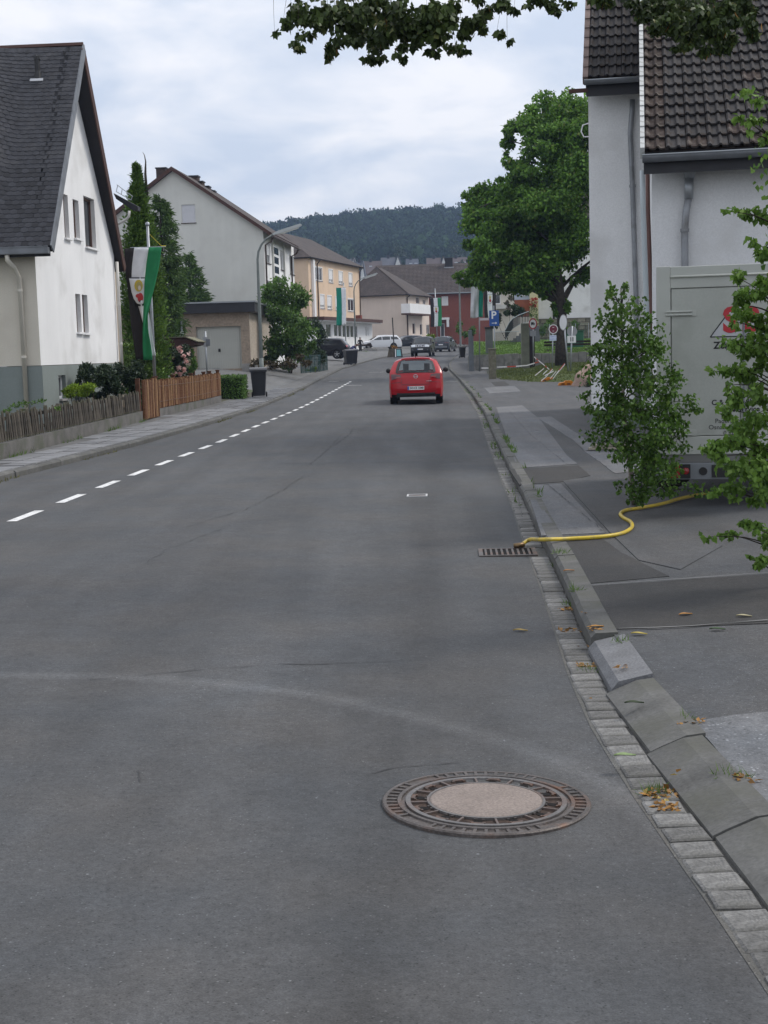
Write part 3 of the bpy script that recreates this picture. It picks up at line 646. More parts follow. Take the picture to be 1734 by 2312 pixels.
# ------------------------------------------------------------------ building helpers
def hmat(h): return Matrix.Translation(h.location) @ Matrix.Rotation(h.rotation_euler[2], 4, 'Z')
def on_plane(h, o, n, u, v):
    """where the sight line of pixel u, v meets the plane (o, n) given in h's frame; result in h's frame"""
    Mi = hmat(h).inverted(); c = Mi @ Vector((0, 0, CAM_H)); d = Mi.to_3x3() @ raydir(u, v)
    o, n = Vector(o), Vector(n); return c + d * ((o - c).dot(n) / d.dot(n))
def px_rect(h, o, uu, n, r):
    u0, v0, u1, v1 = r; um, vm_ = (u0+u1)/2, (v0+v1)/2; o, uu = Vector(o), Vector(uu)
    a0 = (on_plane(h, o, n, u0, vm_) - o).dot(uu); a1 = (on_plane(h, o, n, u1, vm_) - o).dot(uu)
    z1 = on_plane(h, o, n, um, v0).z - o.z; z0 = on_plane(h, o, n, um, v1).z - o.z
    return (min(a0, a1), z0, max(a0, a1), z1)
def wall(h, name, o, uu, n, wd, ht, mt, holes=(), trims=(), reveal=.14, bottom=0.0):
    """a wall face with real openings; trims are planes (point, normal) cutting it to a gable"""
    o, uu, n = Vector(o), Vector(uu), Vector(n); Z = Vector((0, 0, 1))
    xs = sorted({0.0, wd, *[a for r in holes for a in (r[0], r[2])]}); zs = sorted({bottom, ht, *[a for r in holes for a in (r[1], r[3])]})
    bm = bmesh.new()
    def face(P): bm.faces.new([bm.verts.new(p) for p in P])
    for x0, x1 in zip(xs, xs[1:]):
        for z0, z1 in zip(zs, zs[1:]):
            cx_, cz = (x0+x1)/2, (z0+z1)/2
            if any(r[0] < cx_ < r[2] and r[1] < cz < r[3] for r in holes): continue
            face([o+uu*x0+Z*z0, o+uu*x1+Z*z0, o+uu*x1+Z*z1, o+uu*x0+Z*z1])
    for x0, z0, x1, z1 in holes:
        C4 = [o+uu*x0+Z*z0, o+uu*x1+Z*z0, o+uu*x1+Z*z1, o+uu*x0+Z*z1]
        for a, b_ in zip(C4, C4[1:] + C4[:1]): face([a, b_, b_ - n*reveal, a - n*reveal])
    for p, q in trims: bmesh.ops.bisect_plane(bm, geom=bm.verts[:] + bm.edges[:] + bm.faces[:], plane_co=p, plane_no=q, clear_outer=True)
    bmesh.ops.remove_doubles(bm, verts=bm.verts[:], dist=.0005); bmesh.ops.recalc_face_normals(bm, faces=bm.faces[:])
    me = bpy.data.meshes.new(name); bm.to_mesh(me); bm.free(); me.materials.append(mt)
    ob = bpy.data.objects.new(name, me); link(ob, h); return ob
def window(h, o, uu, n, r, frame=WHITE, glass=GLASS, mull=1, transom=False, sill=None, depth=.10, ft=.06, shutter=None, shut=0.0, name='window'):
    o, uu, n = Vector(o), Vector(uu), Vector(n); Z = Vector((0, 0, 1)); x0, z0, x1, z1 = r; W, H = x1-x0, z1-z0
    O = o + uu*x0 + Z*z0 - n*depth; b = MB(); B = lambda lo, hi: b.bar(O, uu, n, Z, lo, hi)
    B((0, -.03, 0), (ft, .03, H)); B((W-ft, -.03, 0), (W, .03, H)); B((ft, -.03, 0), (W-ft, .03, ft)); B((ft, -.03, H-ft), (W-ft, .03, H))
    for i in range(1, mull): x = W*i/mull; B((x-ft*.6, -.028, ft), (x+ft*.6, .028, H-ft))
    if transom: B((ft, -.027, H*.68), (W-ft, .027, H*.68+ft))
    f = b.build(name, frame, h)
    b = MB(); b.bar(O, uu, n, Z, (ft*.5, -.012, ft*.5), (W-ft*.5, -.002, H-ft*.5)); b.build('pane', glass, f)
    if sill: b = MB(); b.bar(O, uu, n, Z, (-.05, .02, -.045), (W+.05, depth+.07, -.003)); b.build('sill', sill, f)
    if shut > 0:
        b = MB(); k = max(4, int(shut*H/.06))
        for i in range(k): q = H - shut*H*(i+1)/k; b.bar(O, uu, n, Z, (.03, .032, q), (W-.03, .045, q + shut*H/k - .006))
        b.build('roller_shutter', shutter or WHITE, f)
    return f
def pipe(h, pts, r, mt, name='downpipe', world=False, rings=()):
    b = MB(); b.tube(pts, r, 10); ob = b.build(name, mt, h, world=world, smooth=True)
    for i, p in enumerate(rings):
        p = Vector(p); b = MB(); b.tube([p - Vector((0, 0, .025)), p + Vector((0, 0, .025))], r*1.25, 10); b.build('pipe_clip', mt, ob, world=world)
    return ob
def plaster(name, col, dirt=None, var=.05): return mat(name, col, .92, var, .7, fine=.06, fscale=45, bump=.3, bscale=70, stain=dirt, stain_scale=.9, streak=.03)
PL_WHITE = plaster('white_plaster', (.78, .78, .775), (.62, .615, .6)); PL_CREAM = plaster('cream_plaster', (.62, .58, .50), (.54, .50, .43)); PL_OFF = plaster('offwhite_plaster', (.60, .595, .555), (.55, .54, .50))
PL_GREY = plaster('grey_green_plinth', (.21, .24, .23), (.17, .19, .18)); PL_ORANGE = plaster('orange_plaster', (.66, .50, .36), (.60, .45, .31)); PL_BEIGE = plaster('beige_plaster', (.62, .53, .46)); PL_YEL = plaster('yellow_plaster', (.60, .56, .33)); PL_OCHRE = plaster('ochre_plaster', (.40, .33, .25))
BRICK_RED = mat('red_brick', (.21, .07, .05), .9, .2, 8, fine=.25, fscale=14)
SLATE = mat('slate', (.034, .035, .041), .65, .25, 6, fine=.25, fscale=40, rnd=.38, spec=.25, stain=(.055, .055, .06), stain_scale=3)
SOFFIT = mat('dark_soffit', (.018, .017, .020), .6, .2); FASCIA = mat('dark_fascia', (.03, .03, .034), .5, .15); FASC_R = mat('brown_fascia', (.07, .035, .028), .7, .2)
ROOF_D = mat('dark_roof_tiles', (.058, .046, .042), .8, .18, .8, fine=.35, fscale=5, stain=(.04, .034, .03), stain_scale=.6); ROOF_R = mat('old_red_tiles', (.065, .045, .038), .8, .25, 2, fine=.3, fscale=6)
SILL = mat('sill_stone', (.30, .29, .28), .8, .1); SILLD = mat('dark_sill', (.08, .06, .055), .7, .1)
def roof_slab(h, name, quad, th, mt, mside=None):
    """thick roof plane from 3-4 local corners (counter-clockwise seen from outside)"""
    q = [Vector(p) for p in quad]; n = (q[1]-q[0]).cross(q[2]-q[0]).normalized(); k = len(q); b = MB()
    b.add(q + [p - n*th for p in q], [tuple(range(k)), tuple(range(2*k-1, k-1, -1))] + [(i, k+i, k+(i+1) % k, (i+1) % k) for i in range(k)])
    b.m = [0] + [1]*(k+1); return b.build(name, [mt, mside or mt], h)
def tile_courses(h, parent, o, e, s, wd, ln, tw, tl, mt, clip=None, amp=.03):
    """joined interlocking tiles laid as real waves and steps on a far roof plane (o, along e, up-slope s)"""
    o, e, s = Vector(o), Vector(e).normalized(), Vector(s).normalized(); n = e.cross(s).normalized(); b = MB()
    rows = int(ln/tl); cols = max(2, int(wd/tw*2))
    for r in range(rows):
        y0, y1 = r*tl, (r+1)*tl + .04
        if clip: a0, a1 = clip((r+.5)*tl)
        else: a0, a1 = 0, wd
        cc = max(2, int((a1-a0)/tw*2)); pts = []
        for j in range(cc+1):
            a = a0 + (a1-a0)*j/cc; hgt = amp*(j % 2)
            pts.append((o+e*a+s*y0+n*(.035+hgt*.6), o+e*a+s*y0+n*(.0), o+e*a+s*y1+n*(hgt*.6-.0)))
        for p, q in zip(pts, pts[1:]):
            b.add([p[0], q[0], q[2], p[2], p[1], q[1]], [(0, 1, 2, 3), (4, 5, 1, 0)])
    ob = b.build('roof_tiles', mt, parent); ob['kind'] = 'stuff'; return ob

# ------------------------------------------------------------------ slate roofed house (left foreground)
A = math.radians(3.7)
sh = thing('slate_house', 'white and cream house with a steep dark slate roof, nearest on the left', 'house', (-7.24, 30.0, 0.15), -A)
Z0 = .15; X, Y, Zv = Vector((1, 0, 0)), Vector((0, 1, 0)), Vector((0, 0, 1)); nX, nY = -X, -Y
ZP, ZE, ZR, DEP, HR = 1.56 - Z0, 4.02 - Z0, 8.88 - Z0, 6.7, 3.35
slope = (ZR - ZE) / (HR + .45)
BROWNW = plain('brown_window_frame', (.10, .05, .035), .6)
gl = [px_rect(sh, (0, 0, 0), Y, X, r) for r in ((166, 452, 179, 538), (191, 447, 215, 559), (172, 664, 183, 750), (187, 666, 199, 752), (144, 440, 155, 537))]
apex = Vector((0, HR, ZR - .12)); trims = [(apex, Vector((0, -slope, 1))), (apex, Vector((0, slope, 1)))]
wall(sh, 'wall', (0, 0, ZP), Y, X, DEP, ZR, PL_WHITE, [(a, b_-ZP, c, d-ZP) for a, b_, c, d in gl], trims)
for i, r in enumerate(gl):
    window(sh, (0, 0, 0), Y, X, r, frame=BROWNW, glass=GLASS, mull=1, sill=WHITE, depth=.13)
wall(sh, 'wall', (-11, 0, ZP), X, nY, 11, ZE + .4 - ZP, PL_CREAM)
wall(sh, 'wall', (-11, DEP, ZP), X, Y, 11, ZE + .4 - ZP, PL_CREAM)
bw = px_rect(sh, (.03, 0, 0), Y, X, (134, 847, 150, 900))
wall(sh, 'plinth', (.03, -.03, -.6), Y, X, DEP + .06, ZP + .59, PL_GREY, [(bw[0], bw[1]+.6, bw[2], bw[3]+.6)])
window(sh, (.03, 0, 0), Y, X, bw, glass=GLASS, depth=.12, sill=SILL)
MB().box((-11, -.03, -.6), (.028, .0, ZP - .01)).build('plinth', PL_GREY, sh)
E0, OV, OVR, OVF = -.45, .48, .36, .16
ed = Vector((0, HR - E0, ZR - ZE)).normalized(); nd = Vector((0, -ed.z, ed.y))
slen = math.hypot(HR - E0, ZR - ZE)
roof = roof_slab(sh, 'roof', [(-12, E0, ZE), (OV, E0, ZE), (OVR, HR, ZR), (-12, HR, ZR)], .16, SLATE, SOFFIT)
roof_slab(sh, 'roof', [(OVF, 2*HR-E0, ZE), (-12, 2*HR-E0, ZE), (-12, HR, ZR - .004), (OVR, HR, ZR - .004)], .17, FASCIA, SOFFIT)
TW, TL = .155, .132
def slate_pt(x, s, lift=0.0):
    """point on the front slope; left of x=-1.75 the courses sweep up into the valley"""
    k = max(0.0, -x - .58)*(1 - .8*(s/slen)**2); x -= .12*s/slen*(0 if x < 0 else 1); return Vector((x, E0, ZE)) + ed*s + nd*(.02 + lift - (.004 if x > OV - TW - .01 else 0) + .55*k*k) + ed*(.45*k*k)
sm = MB(); sm.prism([(0, .016), (.05, -.008), (.12, -.006), (TW-.002, .010), (TW-.003, TL+.04), (0, TL+.04)], (0, 0, 0), X, Y, Zv, .007); sl_me = sm.mesh('slate', SLATE)
nsl = 0; rest = MB(); rows = int(slen / TL)
for r in range(rows):
    for c in range(-1, 18):
        x = OV - TW*(c+1) - (TW/2 if r % 2 else 0) ; s = r*TL
        if c < 0:
            if r % 2 == 0: continue
            x = OV - TW
        p = slate_pt(x, s, .013); px_ = slate_pt(x+TW, s, .013); py = slate_pt(x, s+TL, .005)
        ex = (px_ - p).normalized(); ey = (py - p).normalized(); ez = ex.cross(ey).normalized(); ey = ez.cross(ex)
        M = Matrix.Translation(p) @ Matrix((ex, ey, ez)).transposed().to_4x4() @ Matrix.Rotation(random.uniform(-.035, .035), 4, 'Z')
        if x < -2.3: continue
        if nsl < 298:
            o = bpy.data.objects.new('slate', sl_me); link(o, roof); o.matrix_local = M; nsl += 1
        else:
            rest.xf = M; rest.prism([(0, .016), (.05, -.008), (.12, -.006), (TW-.002, .010), (TW-.003, TL+.04), (0, TL+.04)], (0, 0, 0), X, Y, Zv, .007); rest.xf = None
SLATE_M = SLATE
o = rest.build('slate', mat('slate_upper', (.034, .035, .041), .65, .38, 7, fine=.25, fscale=40, spec=.25, stain=(.055, .055, .06), stain_scale=3), roof); o['kind'] = 'stuff'
v = MB(); v.grid(lambda i, j: slate_pt(-.4 - .2*i, slen*j/20, .0), 11, 21); v.build('valley', SLATE, roof, smooth=True)
b = MB(); b.prism([(0, 0), (.05, .03), (.02, .10), (-.02, .10), (-.05, .03)], (-12, HR, ZR - .03), Y, Zv, X, 12 + OVR + .01); b.build('ridge', FASC_R, roof)
# verge strips
for sgn in (-1, 1):
    y0 = E0 if sgn < 0 else 2*HR - E0; p0, p1 = Vector((OV if sgn < 0 else OVF, y0, ZE)), Vector((OVR, HR, ZR)); d = (p1-p0).normalized(); nn = Vector((0, -d.z, d.y)) if sgn < 0 else Vector((0, d.z, -d.y)) * -1
    b = MB(); b.bar(p0, d, X, nn if nn.z > 0 else -nn, (0, .002, -.19), ((p1-p0).length, .03, .035)); b.build('verge_board', FASC_R if sgn > 0 else ZINC, roof)
# gutter and pipes
b = MB()
for i in range(3): pass
b.bar((-12, E0 - .13, ZE - .14), X, Y, Zv, (0, 0, 0), (12 + OV - .02, .012, .13)); b.bar((-12, E0 - .12, ZE - .15), X, Y, Zv, (0, 0, 0), (12 + OV - .02, .15, .012)); b.bar((-12, E0 - .145, ZE - .012), X, Y, Zv, (0, 0, 0), (12 + OV - .02, .02, .02)); b.bar((OV - .035, E0 - .118, ZE - .138), X, Y, Zv, (0, 0, 0), (.012, .14, .12))
gt = b.build('gutter', ZINC, sh)
b = MB(); b.box((-12, E0 + .02, ZE - .2), (OV - .02, E0 + .05, ZE - .02)); b.build('fascia', FASCIA, sh)
xg = on_plane(sh, (0, -.1, 0), Y, 44, 640).x
pipe(sh, [(xg - .1, E0 - .05, ZE - .12), (xg - .1, E0 - .05, ZE - .26), (xg - .02, -.35, ZE - .4), (xg, -.09, ZE - .62), (xg, -.09, .2)], .05, plain('cream_pipe', (.58, .55, .48), .5), rings=[(xg, -.09, 1.6), (xg, -.09, 3)])
pipe(sh, [(.09, 6.62, 4.0), (.09, 6.62, 3.4), (.09, 6.6, 1.0)], .04, plain('pale_pipe', (.6, .58, .54), .5), rings=[(.09, 6.6, 1.9), (.09, 6.6, 2.9)])
# vent on the slates
vp = slate_pt(0, slen*.83); vu = on_plane(sh, Vector((0, E0, ZE)), nd, 86, 178); b = MB(); b.tube([vu, vu + Vector((0, 0, .18)), vu + Vector((0, -.02, .42))], [.085, .06, .055], 10); b.lathe([(.075, .42), (.075, .5), (.0001, .52)], vu, 10)
b.build('vent_pipe', BLACK, roof); b = MB(); b.bar(vu - ed*.08, X, ed, nd, (-.16, -.05, .02), (.14, .03, .06)); b.build('vent_flashing', plain('lead_flashing', (.42, .43, .45), .4, .3), roof)
# lean-to at the back with its gutter and dark slate flank seen past the gable
q_ = [on_plane(sh, (0, 7.25, 0), nY, *t) for t in ((256, 436), (311, 466), (311, 475), (300, 475), (262, 449))]
b = MB(); b.add(q_ + [p + Y*.3 for p in q_], [(0, 1, 2, 3, 4), (9, 8, 7, 6, 5)] + [(i, 5+i, 5+(i+1) % 5, (i+1) % 5) for i in range(5)]); b.build('side_roof', FASCIA, sh)
q_ = [on_plane(sh, (0, 7.2, 0), nY, *t) for t in ((292, 476), (291, 488), (285, 496), (256, 511), (251, 520))]; pipe(sh, q_, .035, plain('pale_pipe', (.6, .58, .54), .5), 'side_pipe')
q_ = [on_plane(sh, (0, 7.6, 0), nY, *t) for t in ((264, 417), (300, 444), (262, 432), (296, 452), (276, 426), (274, 440), (288, 435), (286, 447), (266, 418), (263, 431), (299, 443), (296, 452))]; b = MB()
for i in range(0, 12, 2): b.tube([q_[i], q_[i+1]], .010, 5)
b.build('snow_guard', GREYM, sh)
b = MB(); b.box((-3, 6.72, -.4), (-.36, 8.6, 3.9)); b.build('rear_wall', PL_OCHRE, sh)

# ------------------------------------------------------------------ right white house with two tiled wings
RHZ = .12
rh = thing('white_house', 'white house with brown concrete roof tiles on the right behind the trailer', 'house', (3.97, 21.0, RHZ), -math.radians(10.5))
PL_R = plaster('white_rough_plaster', (.66, .665, .67), (.56, .56, .55)); TILE = mat('concrete_roof_tiles', (.044, .041, .041), .9, .18, 9, fine=.3, fscale=70, rnd=.22, bump=.35, bscale=60, stain=(.03, .022, .018), stain_scale=7)
TILEM = mat('mossy_roof_tiles', (.045, .032, .027), .95, .3, 8, fine=.35, fscale=60, rnd=.3, bump=.4, stain=(.13, .115, .10), stain_scale=9); VERGE = mat('white_verge_tile', (.5, .51, .5), .6, .08, 10, rnd=.08, stain=(.3, .3, .28), stain_scale=12)
MB().box((.12, .5, .28), (8, .75, 4.38)).build('wall', PL_R, rh); MB().box((.1, .48, -.3), (8.05, .75, .278)).build('plinth', PL_GREY, rh)
MB().box((.12, .752, -.3), (.37, 6.9, 4.3)).build('wall', PL_WHITE, rh)
FY = 5.92
wall(rh, 'wall', (-1.0, FY, .3), X, nY, 5, 6.3, PL_WHITE); wall(rh, 'wall', (-1.0, FY, .3), Y, nX, 9, 6.3, PL_WHITE)
MB().box((-1.03, FY - .03, -.4), (.118, FY, .298)).build('plinth', PL_GREY, rh); MB().box((-1.03, FY, -.4), (-1.001, FY + 9, .298)).build('plinth', PL_GREY, rh)
def tile_mesh(tw=.3, tl=.40, flip=False):
    b = MB(); n = 12; top = []
    def pz(x):
        q = (x/tw*2) % 1.0; return .042 * (max(0, math.cos((q-.2)*2*PI)) ** .7 if q < .45 else 0) + (.004 if q >= .45 else 0)
    for x in [(tw-.012)*i/n for i in range(n+1)]: top.append((x, pz(x)))
    vs = [(x, 0, z + .052) for x, z in top] + [(x, tl, z) for x, z in top] + [(x, 0, z + .022) for x, z in top]; m = n+1
    b.add(vs, [(i, i+1, m+i+1, m+i) for i in range(n)] + [(2*m+i, 2*m+i+1, i+1, i) for i in range(n)] + [(0, m, 2*m)] + [(n, 2*m+n, m+n)]); return b
tme = tile_mesh().mesh('tile', TILE); tmm = tile_mesh().mesh('tile', TILEM)
def tiled(roof, o, pitch, x0, cols, rows, gauge=.335, mossy=lambda r, c: False, tw=.3):
    s = Vector((0, math.cos(pitch), math.sin(pitch))); n = Vector((0, -s.z, s.y))
    for r in range(rows):
        for c in range(cols):
            M = Matrix.Translation(Vector(o) + X*(x0 + tw*c) + s*(gauge*r) + n*.02) @ Matrix((X, s, n)).transposed().to_4x4() @ Matrix.Rotation(random.uniform(-.012, .012), 4, 'Z') @ Matrix.Rotation(random.uniform(-.015, .01), 4, 'X')
            q = bpy.data.objects.new('tile', tmm if mossy(r, c) else tme); link(q, roof); q.matrix_local = M
P1 = math.radians(36); s1 = Vector((0, math.cos(P1), math.sin(P1))); n1_ = Vector((0, -s1.z, s1.y)); e1 = Vector((.0, .0, 4.33))
r1 = roof_slab(rh, 'roof', [e1, e1 + X*8, e1 + X*8 + s1*8.5, e1 + s1*8.5], .2, TILEM, FASCIA)
tiled(r1, e1 - s1*.03, P1, .02, 9, 21, mossy=lambda r, c: c == 0 or random.random() < .06)
P2 = math.radians(43); s2 = Vector((0, math.cos(P2), math.sin(P2))); n2_ = Vector((0, -s2.z, s2.y)); e2 = Vector((-1.03, FY - .48, 6.42))
r2 = roof_slab(rh, 'roof', [e2, e2 + X*6, e2 + X*6 + s2*7, e2 + s2*7], .2, TILEM, FASCIA)
tiled(r2, e2 - s2*.03, P2, .06, 5, 14)
vm1 = MB().box((-.05, -.02, -.10), (.015, .345, .075)).mesh('verge_tile', VERGE)
for e_, s_, n_, P_, rows, rf in ((e1, s1, n1_, P1, 22, r1), (e2, s2, n2_, P2, 14, r2)):
    for r in range(rows):
        q = bpy.data.objects.new('verge_tile', vm1); link(q, rf)
        q.matrix_local = Matrix.Translation(e_ + s_*(.335*r - .02) + n_*.025) @ Matrix((X, s_, n_)).transposed().to_4x4() @ Matrix.Rotation(-.05, 4, 'X')
        if rf == r2: q.data = bpy.data.meshes.get('verge_tile_brown') or MB().box((-.05, -.02, -.10), (.05, .345, .06)).mesh('verge_tile_brown', mat('brown_verge', (.16, .12, .11), .85, .2, 8, rnd=.2))
# gutters
def gutter(h, p, ln, r, mt, name='gutter'):
    b = MB(); n = 8
    pr = [(r*math.cos(PI + PI*i/n), r*math.sin(PI + PI*i/n)) for i in range(n+1)] + [((r-.012)*math.cos(-PI*i/n), (r-.012)*math.sin(-PI*i/n)) for i in range(n+1)]
    k = len(pr); p = Vector(p); vs = [p + Y*a + Zv*c for a, c in pr] + [p + X*ln + Y*a + Zv*c for a, c in pr]
    b.add(vs, [(i, k+i, k+(i+1) % k, (i+1) % k) for i in range(k)]); b.add([vs[i] for i in range(n+1)], [tuple(range(n+1))]); b.tube([p - Y*r, p - Y*r + X*ln], .013, 8, mi=1); return b.build(name, [mt, GREYM], h, smooth=True)
gutter(rh, e1 + Vector((-.02, -.09, -.06)), 8, .10, ZINC); MB().box((0, .02, 4.02), (8, .05, 4.28)).build('fascia', FASCIA, rh); MB().box((.0, .055, 4.24), (8, .5, 4.27)).build('soffit', plain('grey_soffit', (.16, .16, .165), .7), rh)
gutter(rh, e2 + Vector((-.02, -.09, -.04)), 1.1, .08, ZINC); MB().box((-1.02, FY - .45, 6.12), (3, FY - .42, 6.34)).build('fascia', FASCIA, rh); MB().box((-1.0, FY - .415, 6.3), (3, FY, 6.33)).build('soffit', FASCIA, rh)
b = MB(); b.bar((-1.34, FY - .46, 6.20), X, Y, Zv, (0, 0, 0), (.35, .06, .07)); b.build('purlin_end', FASC_R, rh)
def rp_(D, *uv):   # local points on the plane y = D
    return [on_plane(rh, (0, D, 0), nY, u, v) for u, v in uv]
PIPE = mat('grey_downpipe', (.26, .27, .285), .45, .15, 3, metal=.3, stain=(.17, .17, .17), stain_scale=4)
a = rp_(FY - .08, (1428, 225), (1427, 250), (1423, 300), (1428, 420), (1437, 700)); a.append(Vector((a[-1].x, FY - .08, .3))); pipe(rh, a, .05, PIPE, rings=[a[3]])
a = rp_(.42, (1452, 372), (1453, 392), (1459, 480), (1462, 640)); a.append(Vector((a[-1].x, .42, .3)))
pipe(rh, rp_(1.2, (1462, 392), (1463, 470), (1471, 700), (1478, 900)), .035, plain('copper_pipe', (.12, .06, .05), .5, .3), 'brown_pipe')
pipe(rh, rp_(3.2, (1450, 385), (1452, 470), (1460, 700), (1468, 900)), .045, plain('pale_grey_pipe', (.45, .5, .52), .5), 'downpipe')
a = rp_(.4, (1558, 372), (1556, 402), (1555, 445), (1549, 480), (1546, 520), (1547, 700)); a.append(Vector((a[-1].x, .4, .3)))
dp = pipe(rh, a[2:], .055, PIPE, rings=[a[4]]); b = MB(); b.tube([a[0], a[1]], [.12, .075], 14); b.tube([a[1] + Zv*.01, a[2] - Zv*.03], [.068, .066], 14); b.build('outlet', GREYM, dp, smooth=True)
b = MB(); b.tube([Vector((-1.0, FY + .3, 5.75)), Vector((-1.12, FY + .3, 5.72)), Vector((-1.15, FY + .3, 5.6)), Vector((-1.1, FY + .3, 5.5)), Vector((-1.0, FY + .3, 5.5))], .012, 8); b.build('wall_bracket', WHITE, rh)

# ------------------------------------------------------------------ big off-white gabled house
q = at(594, 519, 88); GZ = zr(88) + .3
wh = thing('gabled_house', 'large off-white gabled house with a blank end wall and dark roof behind the garages', 'house', (q.x, 88.0, GZ), -math.radians(4.8))
EZ = q.z - GZ; ap = at(387, 378, 88); RX = -(q.x - ap.x) / math.cos(math.radians(4.8)); RZ = ap.z - GZ - .1; HL = 11.5
ap_l = Vector((RX, 0, RZ)); sl_ = (RZ - EZ) / -RX; tr = [(ap_l, Vector((sl_, 0, 1))), (ap_l, Vector((-sl_, 0, 1)))]
r = px_rect(wh, (2*RX, 0, 0), X, nY, (410, 462, 441, 503))
wall(wh, 'wall', (2*RX, 0, -1), X, nY, -2*RX, RZ + 2, PL_OFF, [(r[0], r[1]+1, r[2], r[3]+1)], tr)
window(wh, (2*RX, 0, 0), X, nY, r, glass=GLASS_C, shut=.98, sill=SILLD, shutter=plain('pale_shutter', (.6, .6, .63), .6), depth=.1)
fw = [px_rect(wh, (0, 0, 0), Y, X, t) for t in ((600, 547, 610, 594), (633, 567, 639, 609), (654, 578, 664, 619), (602, 634, 611, 665))]
wall(wh, 'wall', (0, 0, -1), Y, X, HL, EZ + 1, PL_WHITE, [(a, b_+1, c, d+1) for a, b_, c, d in fw])
for t, sh_ in zip(fw, (.6, 0, 0, 0)): window(wh, (0, 0, 0), Y, X, t, mull=2, sill=SILLD, shut=sh_, depth=.1)
bd = px_rect(wh, (.05, 0, 0), Y, X, (619, 556, 630, 640)); b = MB(); b.bar((.0, 0, 0), Y, X, Zv, (bd[0], .004, bd[1]), (bd[2], .05, bd[3])); sd_ = b.build('stair_window', WHITE, wh)
for i in range(4):
    z0 = bd[1] + (bd[3]-bd[1])*(i/4+.02); z1 = bd[1] + (bd[3]-bd[1])*(i/4+.2); MB().bar((0, 0, 0), Y, X, Zv, (bd[0]+.1, .051, z0), (bd[2]-.1, .056, z1)).build('pane', GLASS, sd_)
for a0 in (bd[0]-.55, bd[2]+2.2): MB().bar((0, 0, 0), Y, X, Zv, (a0, .002, 0), (a0+.25, .12, EZ - .05)).build('pilaster', PL_OFF, wh)
wall(wh, 'wall', (2*RX, HL, -1), X, Y, -2*RX, RZ + 2, PL_OFF, (), tr)
en = Vector((-RX + .55, 0, EZ - RZ - .55*sl_)); eR = ap_l + en; eL = ap_l + Vector((-en.x, 0, en.z)); up = Vector((0, 0, .18))
wr = roof_slab(wh, 'roof', [eR + up - Y*.35, eR + up + Y*(HL+.4), ap_l + up + Y*(HL+.4), ap_l + up - Y*.35], .2, ROOF_D, FASC_R)
roof_slab(wh, 'roof', [eL + up + Y*(HL+.4), eL + up - Y*.35, ap_l + up - Y*.351, ap_l + up + Y*(HL+.4)], .2, ROOF_D, FASC_R)
for u0, v0, u1, yy, nm in ((352, 381, 374, 5, 'chimney'), (427, 399, 446, 7, 'chimney'), (449, 411, 457, 5, 'roof_vent'), (464, 422, 471, 6, 'roof_vent'), (478, 432, 483, 7, 'roof_vent')):
    p0, p1 = on_plane(wh, (0, yy, 0), nY, u0, v0), on_plane(wh, (0, yy, 0), nY, u1, v0); zb = RZ - abs(p0.x - RX)*sl_ - .8
    ch = MB().box((p0.x, yy, min(zb, p0.z - .8)), (p1.x, yy + .7, p0.z)).build(nm, ROOF_R, wr); MB().box((p0.x-.05, yy-.05, p0.z+.002), (p1.x+.05, yy+.75, p0.z+.08)).build('chimney_cap', FASCIA, wr)
gutter_o = MB(); gutter_o.tube([eR + Vector((.08, -.3, -.02)), eR + Vector((.08, HL+.3, -.02))], .08, 8); gutter_o.build('gutter', BROWNPIPE, wh)
for yy in (.18, HL - .3): pipe(wh, [eR + Vector((.05, yy, -.05)), eR + Vector((-.1, yy, -.35)), (.09, yy, EZ - .9), (.09, yy, 0)], .055, BROWNPIPE)

# ------------------------------------------------------------------ garages
q = at(562, 704, 68); gz = at(500, 834, 68).z
ga = thing('garage', 'flat roofed brick garage with a pale ribbed up-and-over door', 'garage', (q.x, 68.0, gz), .0)
GH = q.z - gz + .35; BRICK = mat('buff_brick', (.30, .24, .185), .9, .12, 1.5, fine=.2, fscale=9, bump=.2, bscale=20)
dr_ = px_rect(ga, (-9, 0, 0), X, nY, (444, 737, 545, 833)); dl = px_rect(ga, (-9, 0, 0), X, nY, (320, 739, 406, 833))
wall(ga, 'wall', (-9, 0, -.4), X, nY, 9, GH + .4, BRICK, [(dr_[0], dr_[1]+.4, dr_[2], dr_[3]+.4), (dl[0], dl[1]+.4, dl[2], dl[3]+.4)], reveal=.22)
wall(ga, 'wall', (0, 0, -.4), Y, X, 14, GH + .4, mat('pale_brick', (.36, .31, .25), .9, .12, 1.5, fine=.3, fscale=9)); wall(ga, 'wall', (-9, 14, -.4), X, Y, 9, GH + .4, BRICK)
zt = at(562, 681, 68).z - gz
MB().box((-9.5, -.42, zt - .5), (.32, 14.3, zt - .04)).build('roof', FASCIA, ga); MB().box((-9.55, -.47, zt - .04), (.37, 14.35, zt + .03)).build('roof_edge', GREYM, ga)
GD = plain('garage_door_paint', (.42, .42, .38), .6)
for d in (dr_, dl):
    b = MB(); k = 19; ww = (d[2]-d[0]-.12)/k
    door = MB().bar((-9, 0, 0), X, nY, Zv, (d[0], -.2, d[1]-.05), (d[2], -.17, d[3])).build('garage_door', GD, ga)
    rbm = MB().box((0, -.018, 0), (ww*.62, 0, d[3]-d[1]-.1)).mesh('door_rib', GD)
    for i in range(k): o = bpy.data.objects.new('door_rib', rbm); link(o, door); o.location = (-9 + d[0] + .07 + ww*i, .168, d[1])
    MB().box((-9+(d[0]+d[2])/2-.05, .12, .85), (-9+(d[0]+d[2])/2+.05, .149, 1.0)).build('door_handle', BLACK, door)
MB().box((-.42, -.12, -.3), (.02, -.01, .25)).build('concrete_block', CONC, ga)

